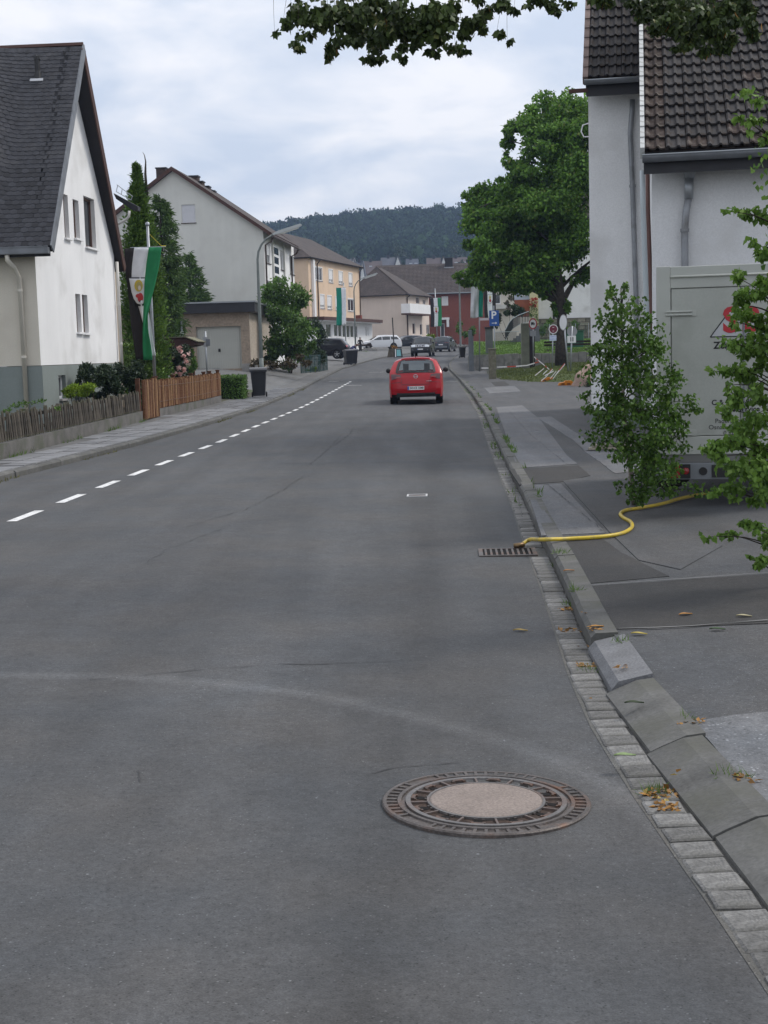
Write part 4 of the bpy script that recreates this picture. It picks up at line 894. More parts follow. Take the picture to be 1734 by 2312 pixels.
# ------------------------------------------------------------------ orange house with the shop annex
pa, pb = at(695, 580, 148), at(811, 612, 168); OA = math.atan2(pb.x - pa.x, pb.y - pa.y); oz = zr(148) + .2
oh = thing('orange_house', 'three-storey orange house with white window frames and a hipped dark roof', 'house', (pa.x, 148.0, oz), -OA)
OL = math.hypot(pb.x - pa.x, 20); OE = 11.75 - oz
rects = [px_rect(oh, (0, 0, 0), Y, X, (350+a/3.318, 350+b_/3.318, 350+c/3.318, 350+d/3.318)) for a, b_, c, d in ((1190, 842, 1251, 940), (1301, 860, 1331, 955), (1376, 875, 1405, 968), (1451, 887, 1477, 980), (1237, 1048, 1268, 1148), (1291, 1056, 1322, 1155), (1352, 1064, 1376, 1160), (1444, 1080, 1490, 1170))]
wall(oh, 'wall', (0, 0, -1), Y, X, OL, OE + 1, PL_ORANGE, [(a, b_+1, c, d+1) for a, b_, c, d in rects]); wall(oh, 'wall', (-9, 0, -1), X, nY, 9, OE + 1, PL_ORANGE); wall(oh, 'wall', (-9, OL, -1), X, Y, 9, OE + 1, PL_ORANGE)
for i, r in enumerate(rects):
    window(oh, (0, 0, 0), Y, X, r, glass=GLASS if i in (0, 7) else GLASS_C, mull=3 if i == 0 else 2, sill=SILLD, depth=.07, shut=0 if i in (0, 7) else .75, ft=.09)
    a, b_, c, d = r; m = MB()
    for lo, hi in (((a-.1, .002, b_-.1), (a, .03, d+.1)), ((c, .002, b_-.1), (c+.1, .03, d+.1)), ((a, .002, d), (c, .03, d+.1)), ((a, .002, b_-.1), (c, .03, b_))): m.bar((0, 0, 0), Y, X, Zv, lo, hi)
    m.build('window_surround', WHITE, oh)
RH = [Vector((.5, -.5, OE - .05)), Vector((.5, OL + .5, OE - .05)), Vector((-4.5, OL - 4.5, OE + 3.1)), Vector((-4.5, 4.5, OE + 3.1)), Vector((-9.5, -.5, OE - .05)), Vector((-9.5, OL + .5, OE - .05))]
for nm_, idx in (('roof', (0, 1, 2, 3)), ('roof', (1, 5, 2)), ('roof', (4, 0, 3)), ('roof', (5, 4, 3, 2))): roof_slab(oh, nm_, [RH[i] for i in idx], .15, ROOF_D, FASCIA)
b = MB(); b.bar((0, 0, 0), Y, X, Zv, (1.0, .01, 0), (1.6, .28, OE - .2)); b.build('corner_strip', WHITE, oh)
for yy in (3.0, OL - .3): pipe(oh, [(.45, yy, OE - .2), (.1, yy, OE - .6), (.1, yy, .2)], .06, BROWNPIPE)
pc, pd = at(722, 715, 142), at(853, 722, 164); AA = math.atan2(pd.x - pc.x, 22)
an = thing('shop_annex', 'low white shop front with a long flat canopy in front of the orange house', 'shop', (pc.x, 142.0, zr(142) + .1), -AA)
AL = math.hypot(pd.x - pc.x, 22); az = pc.z - an.location.z
MB().box((-3.5, -.4, az - .35), (.6, AL, az)).build('canopy', FASC_R, an); MB().box((-3.4, -.3, az - .42), (.5, AL - .2, az - .352)).build('canopy_soffit', WHITE, an)
wr_ = [px_rect(an, (-.6, 0, 0), Y, X, (700+a/8.295, 700+b_/8.295, 700+c/8.295, 700+d/8.295)) for a, b_, c, d in ((300, 255, 398, 515), (450, 262, 520, 500), (530, 268, 595, 508), (610, 275, 670, 515), (684, 280, 748, 520), (756, 285, 822, 520), (832, 290, 890, 520), (1042, 300, 1062, 490), (1078, 305, 1096, 480))]
wr_ = [r for r in wr_ if r[0] > .1 and r[2] < AL - .4]
wall(an, 'wall', (-.6, 0, -1), Y, X, AL - .4, az + .6, PL_WHITE, [(a, b_+1, c, d+1) for a, b_, c, d in wr_]); wall(an, 'wall', (-3.4, 0, -1), X, nY, 2.8, az + .6, PL_WHITE); wall(an, 'wall', (-3.4, AL - .4, -1), X, Y, 2.8, az + .6, PL_WHITE)
for r in wr_: window(an, (-.6, 0, 0), Y, X, r, glass=GLASS, depth=.08, ft=.09)
MB().box((-1.2, AL - 5.2, az + .002), (-.6, AL - 4.6, az + .5)).build('chimney', BRICK_RED, an)

# ------------------------------------------------------------------ beige hipped house
q = at(916, 663, 182); bz = zr(182) + .1
bh = thing('beige_house', 'beige hip roofed house with a white balcony at the bend of the street', 'house', (q.x, 182.0, bz), -math.radians(18))
BE = q.z - bz; BW = 7.5; BD = 10
MB().box((-BW, 0, -1), (-.002, .3, BE)).build('wall', PL_BEIGE, bh)
fr = [px_rect(bh, (0, 0, 0), Y, X, (700+a/5.184, 580+b_/5.184, 700+c/5.184, 580+d/5.184)) for a, b_, c, d in ((1240, 470, 1280, 550), (1320, 500, 1352, 560), (1200, 775, 1232, 905), (1287, 785, 1315, 915), (1362, 795, 1398, 905))]
wall(bh, 'wall', (0, 0, -1), Y, X, BD, BE + 1, PL_BEIGE, [(a, b_+1, c, d+1) for a, b_, c, d in fr], reveal=.2)
for i, r in enumerate(fr): window(bh, (0, 0, 0), Y, X, r, glass=GLASS, mull=2 if i in (0, 1, 4) else 1, depth=.1)
bl = px_rect(bh, (1.2, 0, 0), Y, X, (926, 687, 973, 708)); b = MB()
b.bar((0, 0, 0), Y, X, Zv, (bl[0], 1.1, bl[1]), (bl[2], 1.2, bl[3])); b.bar((0, 0, 0), Y, X, Zv, (bl[0], .0, bl[1]), (bl[0]+.1, 1.099, bl[3])); b.bar((0, 0, 0), Y, X, Zv, (bl[2]-.1, .0, bl[1]), (bl[2], 1.099, bl[3])); b.build('balcony', WHITE, bh)
MB().bar((0, 0, 0), Y, X, Zv, (bl[0], 0, bl[1]-.2), (bl[2], 1.25, bl[1]-.003)).build('balcony_floor', FASC_R, bh)
hp_ = at(847, 602, 187); hx = hmat(bh).inverted() @ hp_; HX = hx.x; HZ = hx.z
C_ = [Vector((.6, -.6, BE - .1)), Vector((.6, BD + .6, BE - .1)), Vector((-BW - .6, BD + .6, BE - .1)), Vector((-BW - .6, -.6, BE - .1)), Vector((HX, 4.2, HZ)), Vector((HX, BD - 4, HZ))]
for idx in ((3, 0, 4), (0, 1, 5, 4), (1, 2, 5), (2, 3, 4, 5)):
    rf = roof_slab(bh, 'roof', [C_[i] for i in idx], .15, ROOF_D, FASCIA)
b = MB(); b.tube([C_[0], C_[4]], .09, 6); b.tube([C_[3], C_[4]], .09, 6); b.tube([C_[4], C_[5]], .1, 6); b.build('ridge_tiles', mat('ridge_tile', (.075, .06, .055), .9, .2, 4), bh)
pipe(bh, [(.5, .3, BE - .2), (.12, .2, BE - .5), (.1, .2, 0)], .08, BROWNPIPE); pipe(bh, [(-BW + .2, -.1, BE - .2), (-BW + .2, -.1, 0)], .08, BROWNPIPE)
MB().box((-BW - 1.0, -.6, BE - .9), (-BW + .35, -.1, BE + 1.9)).build('grey_panel', plain('grey_panel', (.12, .13, .15), .5), bh)

# ------------------------------------------------------------------ red brick house behind
q = at(985, 662, 197); rz_ = zr(197) + .1
rb = thing('brick_house', 'red brick house under a broad dark tiled roof with one chimney', 'house', (q.x, 197.0, rz_), -math.radians(4))
RE = q.z - rz_; rr = [px_rect(rb, (0, 0, 0), X, nY, t) for t in ((997, 669, 1012, 690), (994, 730, 1004, 765))]
wall(rb, 'wall', (-8, 0, -1), X, nY, 16, RE + 1, BRICK_RED, [(a+8, b_+1, c+8, d+1) for a, b_, c, d in rr]); wall(rb, 'wall', (8, 0, -1), Y, X, 9, RE + 4, BRICK_RED)
for i, r in enumerate(rr): window(rb, (0, 0, 0), X, nY, r, glass=GLASS_C if i == 0 else GLASS, shut=.95 if i == 0 else 0, ft=.1)
RG = at(960, 597, 205).z - rz_
rr1 = roof_slab(rb, 'roof', [(-9, -.6, RE), (8.6, -.6, RE), (8.6, 7, RG), (-9, 7, RG)], .2, ROOF_D, FASCIA); roof_slab(rb, 'roof', [(8.6, 14, RE), (-9, 14, RE), (-9, 7, RG - .003), (8.6, 7, RG - .003)], .2, ROOF_D, FASCIA)
sp = Vector((0, 7.6, RG - RE)); tile_courses(rb, rr1, (-9, -.6, RE + .005), X, sp, 17.6, sp.length - .2, .6, .42, ROOF_D, amp=.05)
MB().box((-9, -.75, RE - .12), (8.6, -.62, RE + .02)).build('gutter', GREYM, rb)
cp = on_plane(rb, (0, 5.8, 0), nY, 1013, 582); MB().box((cp.x - .55, 5.8, cp.z - 2), (cp.x + .55, 6.6, cp.z)).build('chimney', mat('sooty_chimney', (.03, .028, .028), .9), rr1); MB().box((cp.x - .7, 5.6, cp.z - 1.45), (cp.x + .7, 5.79, cp.z - 1.3)).build('chimney_flashing', GREYM, rr1)
pc_ = on_plane(rb, (0, -1, 0), nY, 1000, 722); MB().box((pc_.x - .5, -1.2, pc_.z), (pc_.x + .9, -.002, pc_.z + .3)).build('door_canopy', WHITE, rb); MB().box((pc_.x + .5, -1.2, pc_.z - 1), (pc_.x + .85, -1.0, pc_.z - .003)).build('canopy_post', WHITE, rb)

# ------------------------------------------------------------------ village houses on the far slope
VR = [mat('grey_village_roof', (.10, .105, .12), .8, .15, .3), mat('brown_village_roof', (.10, .08, .075), .8, .15, .3), mat('slate_village_roof', (.075, .085, .105), .7, .15, .3)]
for i, (u0, u1, v0, v1, D, lb, g_, r_) in enumerate((
        (764, 806, 583, 611, 430, 'grey roofed far house with a white gable above the orange house roof', 1, 0), (800, 823, 589, 618, 425, 'small far house with a bright white gable beside the lamp head', 1, 2), (820, 862, 588, 612, 440, 'far house with a long pale grey-brown roof left of the hip roof peak', 0, 1),
        (858, 907, 580, 600, 450, 'far house with a broad grey roof and dormer right of the hip roof peak', 1, 0), (915, 945, 583, 600, 460, 'far house with a steep bluish roof over the brick house ridge', 0, 2), (962, 1010, 581, 602, 455, 'far house with a long brown roof left of the brick house chimney', 1, 1), (1012, 1060, 580, 602, 450, 'far house with skylights right of the brick house chimney', 0, 1))):
    a, c = at(u0, v0, D), at(u1, v1 + 12, D); wd = c.x - a.x; z0 = c.z - 6
    o = thing('village_house', lb, 'house', (a.x, D, z0), -.05, 'houses on the far slope below the wood'); H = a.z - z0; Ev = H*.62
    if g_:
        k = wd*.7; rf = roof_slab(o, 'roof', [(0, -.5, Ev), (k, -.5, Ev), (k, 4, H), (0, 4, H)], .3, VR[r_]); roof_slab(o, 'roof', [(k, 8.5, Ev), (0, 8.5, Ev), (0, 4, H-.01), (k, 4, H-.01)], .3, VR[r_])
        MB().box((.2, 0, 0), (k - .2, 8, Ev)).build('wall', PL_WHITE, o)
        MB().prism([(0, 0), (wd*.42, 0), (wd*.42, Ev*.9), (wd*.21, H*.97), (0, Ev*.9)], (k - wd*.08, -1.2, 0), X, Zv, Y, 6).build('gable_wing', PL_WHITE, o)
        xx = k + wd*.13; yl = -1.5
        for s in (-1, 1): roof_slab(o, 'roof', [(xx, yl, H), (xx, 5, H), (xx + s*wd*.24, 5, Ev*.85), (xx + s*wd*.24, yl, Ev*.85)][::s], .25, VR[r_])
    else:
        roof_slab(o, 'roof', [(0, -.5, Ev), (wd, -.5, Ev), (wd, 4, H), (0, 4, H)], .3, VR[r_]); roof_slab(o, 'roof', [(wd, 8.5, Ev), (0, 8.5, Ev), (0, 4, H-.01), (wd, 4, H-.01)], .3, VR[r_]); MB().box((.3, 0, 0), (wd - .3, 8, Ev)).build('wall', PL_WHITE, o)
        for q_ in (.3, .7): MB().box((wd*q_, -.02 + 2.0, Ev + (H-Ev)*.45), (wd*q_ + .9, 2.6, Ev + (H-Ev)*.62)).build('skylight', plain('skylight', (.5, .53, .58), .3), o)
    MB().box((wd*.3, 3.6, H - .5), (wd*.3 + .8, 4.4, H + .8)).build('chimney', FASCIA, o)

# ------------------------------------------------------------------ houses beyond the tree on the right
q = at(1213, 690, 104); wz = at(1213, 720, 104).z
pw = thing('plaster_house', 'plain white house behind the trunk of the big maple, on a stone base', 'house', (q.x, 104, wz), -math.radians(6))
MB().box((0, 0, 0), (14, 9, 7)).build('wall', PL_WHITE, pw); roof_slab(pw, 'roof', [(-.5, -.6, 7), (14, -.6, 7), (14, 4.5, 10.5), (-.5, 4.5, 10.5)], .2, ROOF_D); roof_slab(pw, 'roof', [(14, 9.6, 7), (-.5, 9.6, 7), (-.5, 4.5, 10.49), (14, 4.5, 10.49)], .2, ROOF_D)
pipe(pw, [(1.2, -.1, 6.8), (1.2, -.1, -1.5)], .07, DARKPIPE)
STONE = mat('rubble_stone', (.20, .19, .15), .95, .25, 6, fine=.3, fscale=20, rnd=.35, bump=.5)
base = MB().box((-.1, -.25, -4), (14, -.02, -.02)).build('stone_base', mat('mortar', (.12, .115, .10), .95), pw); st_me = [MB().box((0, -.07, 0), (w_, 0, .24)).mesh('stone', STONE) for w_ in (.3, .42, .55, .7)]
for row in range(9):
    x = -.1
    while x < 5.2:
        k = random.randrange(4); o = bpy.data.objects.new('stone', st_me[k]); link(o, base); o.location = (x, -.25 - random.uniform(0, .03), -.3 - row*.27); x += (.3, .42, .55, .7)[k] + .04
q = at(1196, 690, 102); yz = at(1196, 745, 102).z
yh = thing('yellow_house', 'narrow yellow house front with climbing red roses left of the maple trunk', 'house', (q.x, 102, yz), -math.radians(6))
MB().box((0, 0, -2), (.62, 5, 9)).build('wall', PL_YEL, yh)
ob = MB().box((-1.1, .4, 2.2), (-.004, 2.4, 7)).build('oriel', plain('blue_grey_cladding', (.42, .46, .53), .6), yh); MB().box((-1.1, .38, 1.0), (-.004, 2.4, 2.19)).build('oriel_base', mat('terracotta', (.27, .09, .05), .8), yh)
wf = window(yh, (-.62, .4, 2.3), X, nY, (0, .15, .36, 2.2), depth=-.03, ft=.08)
roof_slab(yh, 'roof', [(-1.6, -.5, 8.8), (.8, -.5, 8.8), (.8, 3, 10.5), (-1.6, 3, 10.5)], .15, ROOF_D)
pts_, _ = sphere_pts(260, (q.x + .28, 101.7, yz + .9), (.32, .25, 1.3), .6); fo = foliage('rose_leaves', pts_, np.random.uniform(.1, .2, 260), G_SHR, yh)
pts_, _ = sphere_pts(60, (q.x + .28, 101.6, yz + 2.0), (.3, .25, .35), .7); foliage('rose_bloom', pts_, np.random.uniform(.1, .2, 60), leafmat('red_petals', (.3, .02, .015), (.45, .05, .03)), yh, aspect=.9)
q = at(1110, 640, 125); cz = zr(125) + .6
ch_ = thing('cream_house', 'pale cream house with a dark window seen between the flags and the yellow house', 'house', (q.x, 125, cz), -math.radians(8))
wz_ = px_rect(ch_, (0, 0, 0), X, nY, (1116, 664, 1130, 686))
wall(ch_, 'wall', (0, 0, -2), X, nY, 9, 7.6, PL_CREAM, [(wz_[0], wz_[1]+2, wz_[2], wz_[3]+2)]); window(ch_, (0, 0, 0), X, nY, wz_, sill=WHITE); wall(ch_, 'wall', (0, 0, -2), Y, nX, 8, 7.6, PL_CREAM)
roof_slab(ch_, 'roof', [(-.5, -.5, 5.4), (9, -.5, 5.4), (9, 4, 9), (-.5, 4, 9)], .2, ROOF_D, FASCIA); roof_slab(ch_, 'roof', [(9, 8.5, 5.4), (-.5, 8.5, 5.4), (-.5, 4, 8.99), (9, 4, 8.99)], .2, ROOF_D, FASCIA)
b_ = px_rect(ch_, (0, -.9, 0), X, nY, (1118, 688, 1150, 697)); MB().box((b_[0], -.95, b_[1]), (b_[2], -.004, b_[3])).build('balcony', PL_OFF, ch_)
# ------------------------------------------------------------------ vehicles
def car_paint(name, col, rough=.25, metal=0.0):
    mt, t, b = nodes(name); b.inputs['Base Color'].default_value = c4(col); b.inputs['Roughness'].default_value = rough; b.inputs['Metallic'].default_value = metal
    b.inputs['Coat Weight'].default_value = (.5) if 'red' in name else (.35 if sum(col) > .6 else .12); b.inputs['Coat Roughness'].default_value = .06; b.inputs['Specular IOR Level'].default_value = .2 if sum(col) > .2 else .18
    n = t.nodes.new('ShaderNodeTexNoise'); n.inputs['Scale'].default_value = 2; n.inputs['Detail'].default_value = 6; r = t.nodes.new('ShaderNodeMapRange'); r.inputs[1].default_value = .4; r.inputs[2].default_value = .8; r.inputs[3].default_value = rough; r.inputs[4].default_value = rough + .2
    t.links.new(n.outputs[0], r.inputs[0]); t.links.new(r.outputs[0], b.inputs['Roughness']); return mt
CHROME = plain('chrome', (.6, .6, .62), .15, 1.0); REDL = plain('red_lens', (.28, .012, .015), .15, 0, .6, .5); REDLD = plain('dark_red_lens', (.07, .004, .008), .15, 0, .6, .5); HEADL = plain('headlight_lens', (.6, .63, .66), .1, .2, .8); ALLOY = plain('alloy', (.5, .51, .53), .3, .8); PLATE = plain('plate_white', (.75, .75, .75), .5); PBLUE = plain('plate_blue', (.03, .08, .35), .5); INK = plain('black_print', (.01, .01, .012), .6); DARKTRIM = plain('dark_trim', (.02, .02, .022), .6)
def text(body, size, mt, parent, loc, ex, ey, ext=.002, align='CENTER', name='lettering', bold=0.0):
    cu = bpy.data.curves.new('t', 'FONT'); cu.body = body; cu.size = size; cu.align_x = align; cu.align_y = 'CENTER'; cu.extrude = ext; cu.resolution_u = 3; cu.offset = bold; cu.space_character = 1.12 if body == 'SB' else 1.0
    t = bpy.data.objects.new('t', cu); COL.objects.link(t); dg = bpy.context.evaluated_depsgraph_get(); me = bpy.data.meshes.new_from_object(t.evaluated_get(dg)); bpy.data.objects.remove(t)
    me.materials.clear(); me.materials.append(mt); o = bpy.data.objects.new(name, me); link(o, parent); ex, ey = Vector(ex), Vector(ey)
    o.matrix_local = Matrix.Translation(loc) @ Matrix((ex, ey, ex.cross(ey))).transposed().to_4x4(); return o
def wheel_parts(R, wd, spokes=5):
    b = MB(); prof = [(R*.62, -wd/2), (R*.93, -wd/2), (R, -wd*.32), (R, wd*.32), (R*.93, wd/2), (R*.62, wd/2)]; b.lathe(prof, n=28, ax='Y'); ty = b.mesh('tyre', RUBBER, True)
    b = MB(); b.lathe([(R*.63, -wd*.47), (R*.58, -wd*.3), (R*.58, wd*.3), (R*.63, wd*.47)], n=28, ax='Y'); b.lathe([(.0001, wd*.1), (R*.58, wd*.1)], n=28, ax='Y', mi=1); b.lathe([(.0001, -wd*.1), (R*.58, -wd*.1)], n=28, ax='Y', mi=1)
    for sd in (-1, 1):
        for i in range(spokes):
            b.xf = Matrix.Rotation(2*PI*i/spokes, 4, 'Y'); y0 = sd*wd*.28; b.box((-R*.07, min(y0, y0+sd*wd*.12), R*.05), (R*.07, max(y0, y0+sd*wd*.12), R*.6)); b.xf = None
    return ty, b.mesh('rim', [ALLOY, RUBBER])
def car(name, label, loc, rz, W, H, prof, belt, wheels, R, paint, cat='car', win=(), rear=None, front=None, ws=None, rw=None, tumble=.22, roof_rail=False, mirrors=None, plate='', antenna=False, trim=DARKTRIM, sillz=.24, glass_rear=None, spokes=5, see=False):
    """prof: side outline (x, z) from tail-bottom over the roof to nose-bottom; x forward"""
    t = thing(name, label, cat, loc, rz)
    P = []
    for i in range(len(prof)-1):
        p0, p1, p2, p3 = [Vector(prof[max(0, min(len(prof)-1, k))]) for k in (i-1, i, i+1, i+2)]
        for k in range(6):
            s = k/6; q = .5*((2*p1) + (p2-p0)*s + (2*p0-5*p1+4*p2-p3)*s*s + (3*p1-p0-3*p2+p3)*s**3); lin = p1.lerp(p2, s); P.append(lin.lerp(q, .75))
    P.append(Vector(prof[-1])); n = len(P); xmin, xmax = min(p.x for p in P), max(p.x for p in P)
    Nn = []
    for i in range(n):
        d = (P[min(i+1, n-1)] - P[max(i-1, 0)]).normalized(); Nn.append(Vector((-d.y, d.x)))
    def hw(x, z):
        e_ = max(0, (xmin + .55 - x)/.55, (x - xmax + .75)/.75); pl = 1 - .13*min(1, e_)**2
        tb = 1 - .07*max(0, (.55 - z)/.4)**2 if z < .55 else (1 - .02*(z-.55)/max(.05, belt-.55) if z < belt else .98 - tumble*((z-belt)/(H-belt))**1.25)
        return W/2*pl*tb
    SS = [-1, -.97, -.9, -.75, -.5, -.25, 0, .25, .5, .75, .9, .97, 1]
    def skin(i, s, off=0.0):
        i0 = int(max(0, min(n-2, math.floor(i)))); f = i - i0; p = P[i0].lerp(P[i0+1], f); nn = Nn[i0].lerp(Nn[i0+1], f).normalized()
        q = p - nn*(.075*abs(s)**6 + .035*s*s) + nn*off; return Vector((q.x, s*hw(q.x, q.y) + (math.copysign(off, s)*abs(s)**8), q.y))
    b = MB(); b.grid(lambda i, j: skin(i, SS[j]), n, len(SS))
    if see:   # real openings for the windscreen and the rear window
        keep = []
        for f in b.f:
            c = sum((Vector(b.v[k]) for k in f), Vector())/4; i = f[0] // len(SS); sm = abs(SS[f[0] % len(SS)] + SS[f[2] % len(SS)])/2
            if sm < .76 and ((i < n//2 and rw[0]+.01 < c.z < rw[1]-.01) or (i > n//2 and ws[0]+.01 < c.z < ws[1]-.01)): continue
            keep.append(f)
        b.f = keep; b.m = [0]*len(keep)
    bd = b.build('body', paint, t, smooth=True)
    E = [skin(i, 1) for i in range(n)]
    exs = np.array([p.x for p in E]); ezs = np.array([p.z for p in E])
    xs = np.linspace(exs.min()+.001, exs.max()-.001, 76)
    top = []
    for x in xs:
        zz = [E[i].z + (E[i+1].z-E[i].z)*((x-E[i].x)/(E[i+1].x-E[i].x) if abs(E[i+1].x-E[i].x) > 1e-6 else 0) for i in range(n-1) if min(E[i].x, E[i+1].x)-1e-6 <= x <= max(E[i].x, E[i+1].x)+1e-6]
        top.append(max(zz) if zz else .5)
    bot = []
    for x in xs:
        z = sillz
        for wx in wheels:
            d = abs(x - wx)
            if d < R*1.16: z = max(z, R + math.sqrt((R*1.16)**2 - d*d))
        bot.append(z)
    for sg in (-1, 1):
        b = MB(); b.grid(lambda i, j: Vector((xs[i], sg*hw(xs[i], bot[i]+(max(top[i], bot[i]+.01)-bot[i])*j/11), bot[i]+(max(top[i], bot[i]+.01)-bot[i])*j/11)), len(xs), 12)
        b.build('side_panel', paint, t, smooth=True)
        for (x0, x1, z0, z1, lean0, lean1) in win:
            b = MB()
            def Q(i, j):
                z = z0 + (z1 - z0)*j/6; a0 = x0 + lean0*j/6; a1 = x1 + lean1*j/6; x = a0 + (a1-a0)*i/8
                zt = float(np.interp(x, xs, top)) - .065; z = min(z, zt); return Vector((x, sg*(hw(x, z)+.006), z))
            b.grid(Q, 9, 7); b.build('side_window', CARGLASS, t, smooth=True)
        if mirrors:
            mx_, mz_, mm = mirrors; y0 = sg*hw(mx_, mz_); b = MB(); b.lathe([(.0001, -.05), (.06, -.05), (.09, 0), (.075, .06), (.0001, .09)], (mx_, y0 + sg*.13, mz_), 10, ax='X'); b.tube([(mx_, y0, mz_-.04), (mx_, y0 + sg*.1, mz_-.02)], .02, 6); b.build('mirror', mm, t, smooth=True)
        if roof_rail: b = MB(); b.tube([Vector((x, sg*(hw(x, H-.05)-.07), float(np.interp(x, xs, top))+.055)) for x in np.linspace(wheels[0]-.3, .55, 8)], .02, 6); b.build('roof_rail', CHROME, t, smooth=True)
        for wx in wheels: pass
    for k in (0, 1):
        d = .05 if k == 0 else -.05
    MB().box((xmin+.12, -W/2+.22, sillz), (xmax-.15, W/2-.22, .62)).build('underbody', BLACK, t)
    def find(z, half):   # skin index at height z on the tail (half 0) or the nose (1)
        best = min(range(n), key=lambda i: abs(P[i].y - z) + (1000 if (i > n*.5) != bool(half) else 0)); return best
    def patch_(nm, half, z0, z1, s0, s1, mt, off=.006, ni=6, nj=8, z0b=None, z1b=None, par=None):
        b = MB()
        def zi(z):
            rng_ = range(0, n//2) if not half else range(n-1, n//2, -1); prev = None
            for i in rng_:
                if P[i].y >= z: return (i if prev is None else prev + (i-prev)*((z-P[prev].y)/max(1e-6, P[i].y-P[prev].y)))
                prev = i
            return prev
        def Q(i, j):
            s = s0 + (s1-s0)*j/(nj-1); f = j/(nj-1); a0 = z0 + ((z0b if z0b is not None else z0)-z0)*f; a1 = z1 + ((z1b if z1b is not None else z1)-z1)*f
            return skin(zi(a0 + (a1-a0)*i/(ni-1)), s, off)
        b.grid(Q, ni, nj); return b.build(nm, mt, par or t, smooth=True)
    ty, rim = wheel_parts(R, .22, spokes)
    for wx in wheels:
        for sg in (-1, 1):
            o = bpy.data.objects.new('wheel', ty); link(o, t); o.location = (wx, sg*(W/2-.135), R); q = bpy.data.objects.new('rim', rim); link(q, o)
        b = MB(); b.tube([(wx, -W/2+.2, R), (wx, W/2-.2, R)], .06, 8); b.build('axle', BLACK, t)
        for sg in (-1, 1):
            b = MB(); b.lathe([(R*1.2, -.14), (R*1.2, .12), (.001, .12)] if sg < 0 else [(R*1.2, .14), (R*1.2, -.12), (.001, -.12)], (wx, sg*(W/2-.17), R), 24, ax='Y'); 
            b.v = [(p[0], p[1], max(p[2], R*.75)) for p in b.v]; b.build('wheel_well', BLACK, t)
    if rw: patch_('rear_window', 0, rw[0], rw[1], -rw[2], rw[2], glass_rear or CARGLASS, .007, 8, 13)
    if ws: patch_('windscreen', 1, ws[0], ws[1], -ws[2], ws[2], glass_rear or CARGLASS, .007, 8, 13)
    return t, patch_, skin, hw
def plate_on(t, patch_, half, z, w_, body, txt=True):
    sg = -1 if not half else 1
    xs_ = patch_('tmp', half, z-.055, z+.055, -.05, .05, PLATE, .01); zs = [v.co for v in xs_.data.vertices]; x = (min if not half else max)(v.x for v in zs); ALLCH[t.name].remove(xs_); bpy.data.objects.remove(xs_)
    pl = MB().box((min(x, x+sg*.012), -w_/2, z-.056), (max(x, x+sg*.012), w_/2, z+.056)).build('number_plate', PLATE, t); xx = x + sg*.0145
    ex = Vector((0, -1, 0)) if not half else Vector((0, 1, 0))
    b = MB(); y0 = w_/2 if not half else -w_/2; y1 = y0 - .05 if not half else y0 + .05; b.box((min(x+sg*.0125, xx), min(y0, y1), z-.052), (max(x+sg*.0125, xx), max(y0, y1), z+.052)); b.build('plate_band', PBLUE, pl)
    if txt: text(body, .086, INK, pl, (xx, -.025 if not half else .025, z), ex, Zv, .001, bold=.002)
    return pl
RED = car_paint('red_car_paint', (.36, .003, .010), .25)
rc = hit(948, 914, g_road)
hat = [(-2.0, .32), (-2.01, .5), (-1.99, .66), (-1.93, .86), (-1.86, 1.0), (-1.70, 1.17), (-1.50, 1.37), (-1.38, 1.445), (-.9, 1.475), (-.2, 1.48), (.3, 1.42), (.95, 1.06), (1.12, .99), (1.6, .88), (1.9, .72), (2.0, .55), (2.0, .3)]
t, pt, sk, hw_ = car('red_hatchback', 'red small hatchback seen from behind, driving away in the right lane', (rc.x - .02, rc.y + 2.05, g_road(rc.x, rc.y)), PI/2 - .045, 1.71, 1.48, hat, .96, (-1.22, 1.29), .305, RED, win=((-1.2, -.25, 1.0, 1.38, .18, 0), (-.2, .95, 1.0, 1.38, 0, -.55)), rw=(1.02, 1.375, .80), ws=(1.03, 1.41, .80), mirrors=(.72, 1.04, BLACK), glass_rear=SEEGLASS, see=True, tumble=.30)
for s in (-1, 1):
    pt('tail_light', 0, .80, 1.0, s*.96, s*.60, REDLD, .010, z0b=.86, z1b=.94); pt('reversing_light', 0, .84, .885, s*.80, s*.62, REDL, .014)
    o = MB().box((-.02, s*.34-.09, 0), (.06, s*.34+.09, .26)).build('head_restraint', plain('grey_seat', (.06, .065, .07), .8), t); o.location = (-.35, 0, 1.0)
pt('bumper_lip', 0, .44, .455, -.62, .62, RED, .02); pt('valance', 0, .30, .37, -.80, .80, BLACK, .012); pt('hatch_seam', 0, .625, .637, -.58, .58, DARKTRIM, .004)
for s in (-1, 1): pt('hatch_seam', 0, .63, .80, s*.57, s*.585, DARKTRIM, .004, ni=5, nj=2)
for s in (-1, 1): pt('bumper_edge', 0, .70, .712, s*.60, s*.97, DARKTRIM, .004); pt('reflector', 0, .40, .43, s*.86, s*.66, REDL, .016); pt('rear_spoiler', 0, 1.385, 1.43, -.72, .72, RED, .035)
pt('spoiler_edge', 0, 1.37, 1.384, -.7, .7, BLACK, .030); pt('window_surround', 0, .99, 1.025, -.76, .76, BLACK, .009); 
for s in (-1, 1): pt('window_surround', 0, 1.02, 1.37, s*.80, s*.71, BLACK, .010)
w_ = pt('wiper', 0, 1.015, 1.04, -.02, .52, BLACK, .03); 
xb = sk(0, 0).x; bdg = MB(); 
def rear_x(z): 
    i = min(range(0, 40), key=lambda i: abs(sk(i, 0).z - z)); return sk(i, 0).x
bdg.lathe([(.050, -.012), (.066, -.012), (.066, 0), (.050, 0)], (rear_x(.88) - .012, 0, .88), 24, ax='X'); bdg.box((rear_x(.88)-.03, -.06, .874), (rear_x(.88)-.018, .06, .886)); bdg.build('badge', CHROME, t)
